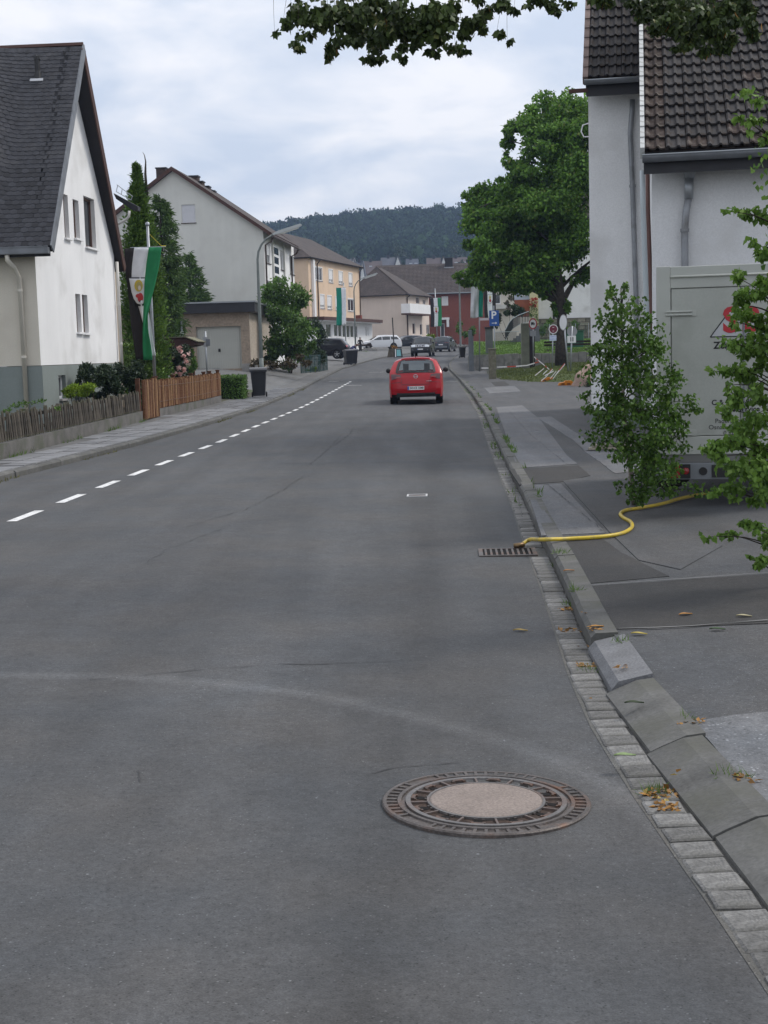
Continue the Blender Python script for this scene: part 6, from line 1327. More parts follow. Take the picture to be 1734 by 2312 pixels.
def sign_post(name, label, foot, D, ztop_v, r=.03, lean=0.0, paint=GREYM, grp=None):
    t = thing(name, label, 'sign', foot, 0, grp); zt = at(foot_u[0], ztop_v, D).z - foot[2]; b = MB(); b.tube([(0, 0, 0), (lean, 0, zt)], r, 8); b.build('pole', paint, t, smooth=True); return t
def disc(t, c, r, mats_, n=(0, -1, 0), nm='sign_disc', th=.01, rings=()):
    n = Vector(n).normalized(); u_ = Vector((0, 0, 1)).cross(n).normalized(); w_ = n.cross(u_); c = Vector(c); poly = lambda r_: [(r_*math.cos(2*PI*k/28), r_*math.sin(2*PI*k/28)) for k in range(28)]
    o = MB().prism(poly(r), c, u_, w_, n, th).build(nm, mats_[0], t)
    for k, rr in enumerate(rings): MB().prism(poly(r*rr), c + n*(th + .002*k), u_, w_, n, .0015).build('sign_face', mats_[k+1], o)
    return o
SRED = plain('sign_red', (.38, .02, .03), .4); SBLUE = plain('sign_blue', (.012, .07, .27), .4); SMAR = plain('sign_maroon', (.14, .012, .03), .4); SWHITE = plain('sign_white', (.72, .72, .72), .4); SGREY = plain('sign_back', (.30, .31, .32), .5, .5)
# street sign on a post beside the reed fence
foot_u = (468,); p = at(468, 850, 52); p.z = g_left(p.x, 52); t = sign_post('road_sign', 'small grey sign seen from the side in front of the garage door', p, 52, 748); z = at(466, 772, 52).z - p.z
MB().box((-.10, -.03, z - .18), (.07, -.012, z + .18)).build('sign_plate', SGREY, t).rotation_euler = (0, 0, .3); MB().box((.01, -.05, z - .15), (.16, -.035, z + .1)).build('sign_plate', plain('sign_back_dark', (.16, .17, .19), .5, .4), t)
p = at(414, 838, 60); p.z = g_left(p.x, 60); t = thing('marker_post', 'short grey post with a small white plate before the garage wall', 'post', p); z1, z2 = at(414, 724, 60).z - p.z, at(416, 755, 60).z - p.z; b = MB(); b.tube([(0, 0, 0), (0, 0, z1)], .045, 8); b.build('post', GREYM, t); MB().box((-.07, -.06, z2 - .12), (.10, -.046, z2 + .14)).build('plate', SWHITE, t)
p = at(579, 832, 66); p.z = g_left(p.x, 66); t = thing('concrete_post', 'short pale post beside the garage corner', 'post', p); bevel(MB().box((-.06, -.06, 0), (.06, .06, .42)).build('shaft', CONC, t), .01); MB().box((-.065, -.065, .421), (.065, .065, .45)).build('cap', CONC, t)
# parking sign
D = 68; foot_u = (1118,); p = at(1118, 850, D); p.z = g_right(p.x, D); t = sign_post('parking_sign', 'blue parking sign with a white P and arrow', p, D, 690); z0, z1 = at(1117, 736, D).z - p.z, at(1117, 701, D).z - p.z; hw2 = .235
pl = bevel(MB().box((-hw2, -.06, z0), (hw2, -.04, z1)).build('sign_plate', SBLUE, t), .005); text('P', .5, SWHITE, pl, (-.02, -.0615, z0 + (z1-z0)*.68), X, Zv, .001, bold=.012); b = MB(); b.bar((0, -.062, z0 + .14), X, nY, Zv, (-.12, 0, -.015), (.08, .002, .015)); b.prism([(.05, -.06), (.05, .06), (.14, 0)], (0, -.062, z0 + .14), X, Zv, nY, .002); b.build('arrow', SWHITE, pl)
# plate beside
b = MB(); b.box((-.70, -.055, z0 + .40 - .12 + .0), (-.26, -.042, z0 + .40)); b.build('name_plate', plain('street_name_plate', (.45, .40, .42), .5), t)
# lorry ban
D = 73; foot_u = (1204,); p = at(1205, 845, D); p.z = zr(D) + .35; t = sign_post('round_sign', 'oval-looking red ringed lorry sign on a post in front of the dark pillar', p, D, 716); z = at(1203, 731, D).z - p.z; o = disc(t, (0, -.05, z), .29, (SRED, SWHITE), (-.75, -.66, 0), rings=(.76,)); n_ = Vector((-.75, -.66, 0)).normalized(); u_ = Vector((0, 0, 1)).cross(n_).normalized(); c_ = Vector((0, -.05, z)) + n_*.013
b = MB(); b.bar(c_, u_, n_, Zv, (-.13, 0, -.05), (.06, .002, .08)); b.bar(c_, u_, n_, Zv, (.07, 0, -.05), (.13, .002, .03)); b.bar(c_, u_, n_, Zv, (-.1, 0, -.08), (-.05, .002, -.051)); b.bar(c_, u_, n_, Zv, (.05, 0, -.08), (.1, .002, -.051)); b.build('lorry_symbol', INK, o)
MB().bar(Vector((0, -.05, z - .50)), u_, n_, Zv, (-.2, 0, -.14), (.2, .012, .14)).build('sign_plate', SGREY, t)
# maroon no-parking disc
D = 66; foot_u = (1250,); p = at(1247, 840, D); p.z = zr(D) + .32; t = sign_post('round_sign', 'round maroon sign with a white text plate below it, near the maple trunk', p, D, 735, lean=.06); z = at(1252, 743, D).z - p.z; c_ = Vector((.07, -.045, z)); o = disc(t, c_, .215, (SWHITE, SMAR), rings=(.86,)); MB().box((.03, -.0595, z + .07), (.11, -.0575, z + .09)).build('sign_mark', SWHITE, o); MB().box((.03, -.0595, z - .10), (.10, -.0575, z - .08)).build('sign_mark', SWHITE, o)
z0, z1 = at(1251, 769, D).z - p.z, at(1251, 757, D).z - p.z; pl = MB().box((-.11, -.05, z0), (.21, -.038, z1)).build('text_plate', plain('plate_bluewhite', (.55, .6, .75), .5), t)
for k, tx in enumerate(('EINSATZ', 'FAHRZEUGE')): text(tx, .065, SBLUE, pl, (.05, -.0515, z1 - .07 - .11*k), X, Zv, .001)
# mirror-like disc edge on, and sign seen from behind
D = 60; foot_u = (1276,); p = at(1284, 862, D); p.z = zr(D) + .24; t = sign_post('round_sign', 'round pale disc seen almost edge-on, on the leaning post at the kerb island', p, D, 712, r=.035, lean=-.19); z = at(1272, 728, D).z - p.z; disc(t, (-.2, -.03, z), .34, (SGREY, SWHITE), (-.93, -.36, 0), rings=(.9,))
foot_u = (1290,); p = at(1288, 864, D + .3); p.z = zr(D) + .24; t = sign_post('round_sign', 'round sign seen from behind with a white arrow plate below it', p, D + .3, 736, lean=.10); z = at(1293, 748, D).z - p.z; disc(t, (.1, .02, z), .22, (SGREY,), (0, 1, 0)); z0, z1 = at(1290, 774, D).z - p.z, at(1290, 758, D).z - p.z; pl = MB().box((-.12, -.06, z0), (.25, -.045, z1)).build('arrow_plate', SWHITE, t)
for k in (-.02, .07): MB().box((.05 + k - .02, -.064, z0 + .06), (.05 + k + .02, -.061, z1 - .06)).build('arrow_bar', INK, pl)
# orange barrier feet
for u, v, D, lb in ((1242, 866, 57.5, 'orange plastic barrier foot under the tangled tape'), (1283, 879, 53.0, 'orange plastic barrier foot nearest the big boulder')):
    p = at(u, v, D); z = g_right(p.x, D); t = thing('barrier_weight', lb, 'barrier weight', (p.x, D, z), random.uniform(-.2, .2), 'orange feet of the barrier'); OR = mat('orange_plastic', (.50, .17, .012), .6, .15, 5)
    b = MB(); b.prism([(-.38, 0), (.38, 0), (.34, .09), (.15, .12), (.12, .17), (-.12, .17), (-.15, .12), (-.34, .09)], (0, -.15, 0), X, Zv, Y, .3); bevel(b.build('foot', OR, t), .01)
    for x in (-.22, 0, .22): MB().box((x - .06, -.165, .03), (x + .06, -.151, .08)).build('slot_shade', plain('orange_shadow', (.12, .04, .01), .8), t)  # slot shade painted as darker orange blocks on the front face
# barrier tape
TAPE = MB(); tap = thing('barrier_tape', 'red and white barrier tape sagging between the stone post and the orange feet', 'tape', (7.5, 62, .6))
TW_, TR_ = plain('tape_white', (.72, .70, .68), .6), plain('tape_red', (.45, .05, .02), .6)
def tape(pix, w_=.04):
    P = [at(*q) for q in pix]; k = 0
    for a, c in zip(P, P[1:]):
        n_ = max(1, int((c-a).length/.28))
        for i in range(n_):
            p0, p1 = a.lerp(c, i/n_), a.lerp(c, (i+1)/n_); tb[k % 4 == 1].add([p0 + Vector((0, 0, -w_/2)), p1 + Vector((0, .01, -w_/2)), p1 + Vector((0, .01, w_/2)), p0 + Vector((0, 0, w_/2))], [(0, 1, 2, 3)]); k += 1
tb = {False: MB(), True: MB()}
tape([(1087, 831, 64), (1103, 831, 64)], .06); tape([(1122, 829, 63), (1145, 828, 63), (1165, 827, 63), (1190, 825, 63), (1216, 817, 62)], .05)
for q in (((1208, 848, 58), (1228, 832, 58)), ((1222, 860, 57.2), (1238, 846, 57.2), (1246, 832, 57.2)), ((1226, 845, 57.2), (1236, 836, 57.2)), ((1240, 842, 57.2), (1248, 834, 57.2)), ((1242, 855, 57), (1256, 838, 57)), ((1248, 856, 57), (1262, 836, 57), (1275, 820, 57)), ((1206, 806, 60), (1240, 834, 58)), ((1256, 845, 57), (1276, 822, 57)), ((1230, 848, 57), (1250, 838, 57))): tape(q, .045)
for k, mt in ((False, TW_), (True, TR_)): o = tb[k].build('tape_strip', mt, tap, world=True); md = o.modifiers.new('s', 'SOLIDIFY'); md.thickness = .003
# stone gate post, pillars, retaining wall, lawn
p = at(1112, 845, 63); t = thing('stone_post', 'short thick stone post on the verge holding the barrier tape', 'post', (p.x, 63, zr(63) + .2)); STP = mat('mossy_stone_post', (.15, .14, .105), .95, .25, 6, fine=.3, fscale=25, bump=.6, stain=(.09, .10, .05), stain_scale=5)
hp_ = at(1112, 790, 63).z - t.location.z; bevel(MB().box((-.16, -.16, -.2), (.16, .16, hp_)).build('shaft', STP, t), .03); bevel(MB().box((-.19, -.19, hp_ + .002), (.19, .19, hp_ + .07)).build('cap', STP, t), .02)
lawn = MB(); LZ = lambda x, y: zr(y) + .84 + .036*(y - 78)
lg = []
b = MB()
lx = lambda u, D: at(u, 800, D).x
vs = []; ny, nx = 12, 14
for i in range(ny):
    y = 78 + i*1.6
    for j in range(nx): x = lx(1070, y) + j*.7; vs.append((x, y, LZ(x, y) + .02*math.sin(x*3+y)))
b.add(vs, [(i*nx+j, i*nx+j+1, (i+1)*nx+j+1, (i+1)*nx+j) for i in range(ny-1) for j in range(nx-1)]); tag(b.build('lawn', mat('lawn_soil', (.10, .175, .035), .95, .2, 2, fine=.3, fscale=30), smooth=True), kind='structure')
P = []; 
for _ in range(26000): y = 78 + 17*random.random()**1.3; x = lx(1070, y) + 9*random.random(); P.append((x, y, LZ(x, y)))
tag(blades('lawn_grass', P, .06, G_GRASS, wd=.02), 'bright mown lawn above the low slab wall', 'grass', kind='stuff')
t = thing('retaining_wall', 'low retaining wall of upright concrete slabs below the lawn', 'wall', (lx(1060, 77), 77, zr(77))); zt = LZ(0, 77) + .10 - zr(77); x = lx(1056, 77) - t.location.x; k = 0
while x < 9.6:
    w_ = random.choice((.36, .40, .44)); bevel(MB().box((x, -.06, -.15), (x + w_ - .02, .08, zt + random.uniform(-.03, .03))).build('slab', CONC, t), .012); x += w_; k += 1
t = thing('gate_pillar', 'grey rendered gate pillar with a dark cap at the foot of the stairs', 'pillar', (lx(1105, 80), 80, LZ(0, 80))); h_ = at(1105, 742, 80).z - LZ(0, 80); MB().box((-.2, -.2, -.3), (.2, .2, h_)).build('shaft', mat('grey_render', (.15, .155, .16), .9, .15, 3), t); MB().box((-.25, -.25, h_ + .002), (.25, .25, h_ + .09)).build('cap', FASCIA, t)
t = thing('steel_post', 'broad grey steel post at the edge of the footway before the lawn', 'post', (lx(1064, 76), 76, zr(76))); h_ = at(1064, 747, 76).z - zr(76); b = MB(); b.box((-.14, -.05, 0), (.06, .05, h_)); b.box((.065, -.04, 0), (.13, .04, h_ - .25)); b.build('shaft', mat('grey_steel_paint', (.17, .185, .20), .7, .15, 4), t); MB().box((-.15, -.06, h_ + .002), (.07, .06, h_ + .03)).build('cap', GREYM, t)
t = thing('concrete_pillar', 'tall pale green-grey concrete pillar in front of the lawn', 'pillar', (lx(1186, 75), 75, zr(75))); h_ = at(1186, 730, 75).z - zr(75); bevel(MB().box((-.21, -.15, 0), (.21, .15, h_)).build('shaft', mat('greenish_concrete', (.20, .205, .165), .9, .2, 3, fine=.15), t), .01); MB().box((.23, -.1, 0), (.5, .1, h_ - .65)).build('dark_board', mat('dark_board', (.035, .03, .032), .8), t)
# stairs with curved railing
RB = plain('railing_black', (.02, .022, .022), .5); RT = plain('railing_top', (.42, .45, .48), .4, .5)
st = thing('stair_railing', 'curved black bar railing of the outside stairs behind the lawn', 'railing', (lx(1170, 92), 92, LZ(0, 90)))
rail = [at(u, v, 92) for u, v in ((1141, 768), (1141, 745), (1150, 728), (1158, 719), (1172, 711), (1194, 703))]; low = [at(u, v, 92) for u, v in ((1141, 768), (1142, 766), (1150, 752), (1158, 742), (1172, 733), (1194, 726))]
b = MB(); b.tube(rail[1:], .028, 6); b.build('handrail', RT, st, world=True); b = MB(); b.tube(low, .022, 6); b.build('bottom_rail', RT, st, world=True)
for k in range(26):
    f = k/25*4; i = min(3, int(f)); a = rail[1+i].lerp(rail[2+i], f-i); c = low[1+i].lerp(low[2+i], f-i); b = MB(); b.tube([c, a], .026, 5); b.build('baluster', RB, st, world=True)
t = thing('stair', 'grey concrete outside stairs beside the railing', 'stairs', (lx(1158, 93), 92.6, LZ(0, 90)))
for k in range(9): MB().box((-.6 + k*.21, .0 + k*.1, -.6), (1.8, .1 + k*.1, -.05 + k*.155)).build('step', mat('stair_grey', (.13, .135, .145), .85, .1, 3), t)
t = thing('garden_fence', 'low dark bar fence left of the outside stairs', 'fence', (lx(1120, 90), 90, LZ(0, 89)))
for k in range(22): x = lx(1118, 90) - t.location.x + k*.065; MB().box((x - .012, -.01, 0), (x + .012, .01, .85)).build('bar', RB, t)
MB().box((-.1, -.015, .851), (1.5, .015, .89)).build('rail', RT, t)
t = thing('garden_fence', 'green wire fence in front of the stone house base', 'fence', (lx(1212, 97), 97, LZ(0, 94)))
GW = plain('green_wire', (.06, .12, .085), .5)
for k in range(5): b = MB(); b.tube([(k*.9, 0, 0), (k*.9, 0, 1.15)], .03, 6); b.build('post', GREYM, t)
for k in range(24): b = MB(); b.tube([(k*.15, 0, .1), (k*.15, 0, 1.08)], .008, 4); b.build('wire', GW, t)
for z in (.1, .6, 1.1): b = MB(); b.tube([(0, 0, z), (3.6, 0, z)], .012, 5); b.build('wire', GW, t)
t = thing('green_container', 'green metal container on the verge right of the maple trunk', 'container', (lx(1290, 84), 84, LZ(0, 83) - .1)); h_ = at(1290, 748, 84).z - t.location.z
bevel(MB().box((-.75, 0, .05), (.75, 1.1, h_)).build('body', mat('green_container_paint', (.035, .12, .075), .6, .12, 3), t), .03); MB().box((-.8, -.05, h_ + .002), (.8, 1.15, h_ + .05)).build('lid', mat('green_container_paint', (.035, .12, .075)), t)
for x in (-.4, .4): MB().box((x - .05, -.03, .1), (x + .05, -.002, h_ - .1)).build('rib', mat('green_container_paint', (.035, .12, .075)), t)
t = thing('wooden_bench', 'dark wooden bench planks behind the maple trunk', 'bench', (lx(1230, 80), 80, LZ(0, 79) - .25)); DP = mat('dark_plank', (.035, .026, .022), .85, .25, 8)
for k, (z, y) in enumerate(((.40, 0), (.40, .14), (.62, .25), (.78, .27))): MB().box((0, y, z), (2.7, y + .12 if k < 2 else y + .03, z + (.03 if k < 2 else .12))).build('seat' if k < 2 else 'backrest', DP, t)
for x in (.2, 1.3, 2.4): MB().box((x - .05, .02, -.2), (x + .05, .26, .398)).build('leg', STP, t)
t = thing('boulder', 'big pinkish boulder at the corner of the white house', 'boulder', (lx(1325, 52), 52, g_right(lx(1325, 52), 52)))
bm = bmesh.new(); bmesh.ops.create_icosphere(bm, subdivisions=4, radius=1)
for v in bm.verts:
    n_ = v.co.normalized(); k = 1 + .10*math.sin(n_.x*3+1)*math.cos(n_.y*2.3) + .05*math.sin(n_.z*7+n_.x*5) + .02*math.sin(n_.x*17)*math.sin(n_.y*13+n_.z*11); v.co = Vector((n_.x*.62*k, n_.y*.5*k, max(-.1, n_.z*.62*k + .08 + .12*n_.x)))
me = bpy.data.meshes.new('stone'); bm.to_mesh(me); bm.free(); me.polygons.foreach_set('use_smooth', [True]*len(me.polygons)); me.materials.append(mat('pink_boulder', (.33, .235, .19), .9, .2, 3, fine=.15, fscale=30, bump=.4, stain=(.2, .17, .14), stain_scale=2)); o = bpy.data.objects.new('stone', me); link(o, t)
# verge mound round the maple
vs = []; b = MB(); ny, nx = 16, 18
VU = interp([(55.4, 1345), (56, 1290), (57, 1225), (59, 1165), (62, 1122), (66, 1106), (72, 1097), (80, 1095)])
def VZ(x, y):
    x0 = lx(VU(y), y); e_ = max(0, min(1, (x-x0)/1.2)); t_ = max(0, min(1, (x - lx(1195, y))/1.0)); return zr(y) + .055 - .05 + .14*e_**.7 + .22*t_*e_
for i in range(ny):
    y = 55.6 + i*1.4
    for j in range(nx): x = lx(VU(y) - 3, y) + j*.5; vs.append((x, y, VZ(x, y)))
b.add(vs, [(i*nx+j, i*nx+j+1, (i+1)*nx+j+1, (i+1)*nx+j) for i in range(ny-1) for j in range(nx-1)]); tag(b.build('verge', mat('verge_soil', (.065, .085, .028), .95, .35, 2, fine=.3, fscale=20), smooth=True), kind='structure')
P = []
for _ in range(20000): y = 56 + 20*random.random()**1.2; x = lx(VU(y), y) + 8*random.random(); P.append((x, y, VZ(x, y)))
tag(blades('verge_grass', P, .07, leafmat('verge_blades', (.055, .075, .02), (.14, .17, .045), .2), wd=.02), 'rough olive-green grass verge around the maple', 'grass', kind='stuff')

# ------------------------------------------------------------------ things at the far left kerb
t = thing('planter', 'dark stone planter block with a tall bare pole at the left kerb', 'planter', (lx(885, 121), 121, g_left(lx(885, 121), 121)))
b = MB(); b.add([(-.42, -.35, 0), (.38, -.35, 0), (.38, .35, 0), (-.42, .35, 0), (-.26, -.25, .75), (.28, -.25, .75), (.28, .25, .75), (-.26, .25, .75)], [(4, 5, 6, 7), (0, 1, 5, 4), (1, 2, 6, 5), (2, 3, 7, 6), (3, 0, 4, 7)]); b.build('block', mat('brown_planter', (.10, .085, .065), .9, .3, 5), t)
b = MB(); b.tube([(.2, 0, .7), (.12, 0, at(891, 717, 121).z - t.location.z)], .05, 8); b.build('pole', DARKPIPE, t); p_, _ = sphere_pts(80, t.location + Vector((.2, 0, .85)), (.25, .2, .12), .3); foliage('dry_growth', p_, np.random.uniform(.1, .25, 80), DRY, t)
t = thing('advert_board', 'black A-shaped advertising board with a turquoise poster at the left kerb', 'sign', (lx(899, 120), 120, g_left(lx(899, 120), 120)), .1)
for s in (-1, 1): MB().prism([(-.34, 0), (.36, 0), (.30, .74), (-.28, .74)], (0, s*.25, 0), X, Vector((0, -s*.25, 1)), Vector((0, s, 0)), .03).build('panel', BLACK, t)
MB().prism([(-.16, .12), (.22, .12), (.18, .66), (-.14, .66)], (0, -.285, 0), X, Vector((0, .25, 1)), nY, .004).build('poster', plain('turquoise_poster', (.16, .42, .45), .5), t); MB().prism([(-.30, .05), (-.22, .05), (-.20, .72), (-.27, .72)], (0, -.285, 0), X, Vector((0, .25, 1)), nY, .004).build('white_strip', WHITE, t)
for k, (u, s) in enumerate(((823, .95), (836, 1.0), (847, .8))):
    t = thing('concrete_block', ('squared concrete block next to the person in dark clothes', 'middle pale concrete block of the low row', 'smallest concrete block at the right end of the low row')[k], 'block', (lx(u, 145), 145, zr(145) + .15), .05, 'concrete blocks by the shop forecourt'); bevel(MB().box((-.3*s, -.3, -.2), (.3*s, .3, .52*s)).build('stone', CONC, t), .03); MB().box((-.12, -.12, .52*s), (.12, .12, .54*s)).build('lifting_plate', CONCD, t)
t = thing('timber_barrier', 'dark timber rail on two posts in front of the white estate car', 'barrier', (lx(826, 147), 147, zr(147) + .3)); MB().box((-.75, -.06, .55), (.65, .06, .75)).build('rail', DP, t)
for x in (-.6, .5): MB().box((x - .08, -.07, -.3), (x + .08, .07, .88)).build('post', DP, t)
P, _ = sphere_pts(220, (lx(816, 142), 142, zr(142) + .25), (1.0, .4, .18), .3); tag(foliage('kerb_grass_tuft', P, np.random.uniform(.1, .25, 220), G_SHR), 'rough weeds at the feet of the person in dark clothes', 'weeds', kind='stuff')
# people
def person(label, loc, rz, H, joints, cloth_, legs, skin, hair, radii=None):
    t = thing('person', label, 'person', loc, rz)
    me = bpy.data.meshes.new('body'); J = {k: Vector(v)*H for k, v in joints.items()}; names = list(J); ED = [('pel', 'waist'), ('waist', 'chest'), ('chest', 'neck'), ('neck', 'head'), ('head', 'crown'), ('pel', 'hl'), ('hl', 'kl'), ('kl', 'al'), ('al', 'tl'), ('pel', 'hr'), ('hr', 'kr'), ('kr', 'ar'), ('ar', 'tr'), ('chest', 'sl'), ('sl', 'el'), ('el', 'wl'), ('wl', 'fl'), ('chest', 'sr'), ('sr', 'er'), ('er', 'wr'), ('wr', 'fr')]
    me.from_pydata([J[k] for k in names], [(names.index(a), names.index(b_)) for a, b_ in ED], [])
    o = bpy.data.objects.new('body', me); link(o, t); sm_ = o.modifiers.new('skin', 'SKIN'); sb = o.modifiers.new('sub', 'SUBSURF'); sb.levels = sb.render_levels = 1
    RD = dict(pel=.095, waist=.082, chest=.098, neck=.034, head=.062, crown=.045, hl=.062, kl=.038, al=.028, tl=.026, hr=.062, kr=.038, ar=.028, tr=.026, sl=.045, el=.030, wl=.022, fl=.024, sr=.045, er=.030, wr=.022, fr=.024)
    for i, k in enumerate(names): d = me.skin_vertices[0].data[i]; d.radius = (RD[k]*H, RD[k]*H*.8); d.use_root = (k == 'pel')
    me.materials.append(cloth_); dg = bpy.context.evaluated_depsgraph_get(); m2 = bpy.data.meshes.new_from_object(o.evaluated_get(dg)); o.modifiers.clear(); o.data = m2; m2.materials.clear(); [m2.materials.append(x) for x in (cloth_, legs, skin)]
    hz = J['neck'].z; 
    for f in m2.polygons:
        c = f.center; f.use_smooth = True; d_leg = min((c - J[k]).length for k in ('kl', 'kr', 'al', 'ar', 'tl', 'tr')); d_up = min((c - J[k]).length for k in ('waist', 'chest', 'sl', 'sr', 'el', 'er'))
        dh = min((c - J[k]).length for k in ('head', 'crown')); dw = min((c - J[k]).length for k in ('fl', 'fr'))
        f.material_index = 2 if (dh < .075*H or dw < .04*H) else (1 if (c.z < J['pel'].z*.95 and d_leg < d_up + .1*H) else 0)
    hc = J['head'].lerp(J['crown'], .6); b = MB(); b.lathe([(.0001, .062*H), (.045*H, .05*H), (.062*H, .015*H), (.063*H, -.02*H), (.055*H, -.03*H)], hc + Vector((0, .012*H, 0)), 12); b.build('hair', hair, t, smooth=True)
    hd = J['head']; b = MB(); b.add([hd + Vector((-.012*H, -.05*H, -.01*H)), hd + Vector((.012*H, -.05*H, -.01*H)), hd + Vector((0, -.066*H, -.008*H)), hd + Vector((0, -.052*H, .02*H))], [(0, 1, 2), (0, 2, 3), (1, 3, 2)]); b.build('nose', skin, t)
    for s in (-1, 1): b = MB(); b.lathe([(.0001, .006*H), (.006*H, 0), (.0001, -.006*H)], hd + Vector((s*.022*H, -.048*H, .018*H)), 8); b.build('eye', INK, t); b = MB(); b.lathe([(.0001, .016*H), (.009*H, 0), (.0001, -.016*H)], hd + Vector((s*.062*H, 0, .004*H)), 8); b.build('ear', skin, t); b = MB(); b.box(tuple(J['tl' if s < 0 else 'tr'] + Vector((-.026*H, -.03*H, -.02*H))), tuple(J['tl' if s < 0 else 'tr'] + Vector((.026*H, .06*H, .012*H)))); bevel(b.build('shoe', BLACK, t), .01)
    return t
std = dict(pel=(0, 0, .52), waist=(0, 0, .62), chest=(0, 0, .74), neck=(0, -.005, .845), head=(0, -.01, .90), crown=(0, 0, .96), hl=(-.055, 0, .50), kl=(-.075, -.03, .28), al=(-.09, .0, .055), tl=(-.09, -.06, .022), hr=(.055, 0, .50), kr=(.06, .0, .28), ar=(.065, .02, .055), tr=(.07, -.04, .022), sl=(-.115, 0, .80), el=(-.165, -.01, .64), wl=(-.12, -.10, .55), fl=(-.10, -.13, .54), sr=(.115, 0, .80), er=(.175, .0, .65), wr=(.15, -.08, .55), fr=(.13, -.12, .53))
SKIN = plain('skin', (.45, .27, .2), .6)
x = lx(814, 143); person('person in dark jacket and trousers standing by the concrete blocks', (x, 143, zr(143) + .12), .5, 1.74, std, plain('dark_jacket', (.018, .017, .02), .8), plain('dark_trousers', (.014, .014, .016), .8), SKIN, plain('grey_hair', (.25, .24, .23), .8))
bend = dict(std); bend.update(waist=(0, -.07, .60), chest=(0, -.19, .68), neck=(0, -.28, .73), head=(0, -.34, .745), crown=(0, -.395, .76), sl=(-.115, -.21, .70), el=(-.15, -.24, .55), wl=(-.10, -.32, .46), fl=(-.09, -.35, .44), sr=(.115, -.21, .70), er=(.15, -.24, .55), wr=(.10, -.32, .46), fr=(.09, -.35, .44))
x = lx(789, 102); person('person in a blue-violet top bending forward behind the dark bins', (x, 102, g_left(x, 102)), 1.2, 1.72, bend, plain('violet_jacket', (.06, .065, .17), .8), plain('dark_jeans', (.03, .035, .06), .8), SKIN, plain('brown_hair', (.10, .05, .03), .8))
# ------------------------------------------------------------------ vegetation
def px_clumps(L_, D, per, size, k_gap=.35, dd=.5, seed=1, jitter=.35, sub=5):
    """points in clumps; L_ = (u, v, ru, rv[, density[, D]]) in photo pixels, turned into metres at distance D"""
    rs = np.random.RandomState(seed); out = []; cen = []
    for c in L_:
        u, v, ru, rv = c[:4]; dn = c[4] if len(c) > 4 else 1; d0 = c[5] if len(c) > 5 else D
        d0 = d0 + rs.uniform(-jitter, jitter); C_ = np.array(at(u, v, d0)); m_ = d0 / F_PX; n = int(per * dn * (ru * rv) / 1000.0) + 3
        ns = max(2, int(sub * (ru * rv / 1500.0) ** .5)); R = np.array([ru*m_, max(dd*min(ru, rv)*m_, .05)*1.6, rv*m_])
        d_ = unit(rs.normal(size=(ns, 3))) * (.25 + .7*rs.rand(ns, 1) ** .6); sc = C_ + d_*R; idx = rs.randint(0, ns, n); q = unit(rs.normal(size=(n, 3)))*rs.rand(n, 1) ** .45
        out.append(sc[idx] + q*R*k_gap*1.5*(.6 + .8*rs.rand(ns, 1))[idx]); cen.append(C_)
    P = np.concatenate(out); S = rs.uniform(size[0], size[1], len(P)); return P, S, cen
def leafy(parent, P, S, mt, T, Fl=None, aspect=.75, single=0, nm='leaf'):
    """the leaves that show largest become parts of their own, the rest one joined part"""
    P, S, T = np.asarray(P), np.asarray(S), unit(np.asarray(T)); Fl = np.random.normal(size=P.shape) if Fl is None else Fl
    keep = np.zeros(len(P), bool)
    if single:
        app = S/np.linalg.norm(P - np.array([0, 0, CAM_H]), axis=1)
        uv = CR.transposed(); q = (P - np.array([0, 0, CAM_H])) @ np.array(uv).T; uu, vv = 867 + F_PX*q[:, 0]/-q[:, 2], 1156 - F_PX*q[:, 1]/-q[:, 2]
        app = np.where((uu > 0) & (uu < 1734) & (vv > 0), app, 0); idx = np.argsort(-app)[:single]; keep[idx] = True
        V, Fc = leaf_geo(np.zeros((1, 3)), [1.0], aspect, tip=np.array([[1., 0, 0]]), flat=np.array([[0, 0, 1.]])); me = np_mesh(nm, V, Fc, mt, 3); bo = base_of(parent)
        for i in idx:
            t = Vector(T[i]); b_ = t.cross(Vector(Fl[i])).normalized(); n_ = b_.cross(t); o = bpy.data.objects.new(nm, me); link(o, parent)
            o.matrix_local = Matrix.Translation(Vector(P[i]) - bo) @ Matrix((t, b_, n_)).transposed().to_4x4() @ Matrix.Scale(float(S[i]), 4)
    foliage('foliage', P[~keep], S[~keep], mt, parent, aspect, tip=T[~keep], flat=Fl[~keep])
def twigs(parent, pairs, r0, mt, nm='branch', sag=.12, n=6, world=True):
    b = MB()
    for a, c, r in pairs:
        a, c = Vector(a), Vector(c); m = (c-a).length; side = Vector((random.uniform(-1, 1), random.uniform(-1, 1), 0))*m*.08
        pts = [a.lerp(c, k/n) + Vector((0, 0, sag*m*math.sin(PI*k/n))) + side*math.sin(PI*k/n) for k in range(n+1)]; b.tube(pts, [r*(1-.75*k/n) for k in range(n+1)], 6)
    return b.build(nm, mt, parent, world=world, smooth=True)
def droop(n, k=1.0, out=.8): T = np.random.normal(size=(n, 3))*out; T[:, 2] -= k; return T

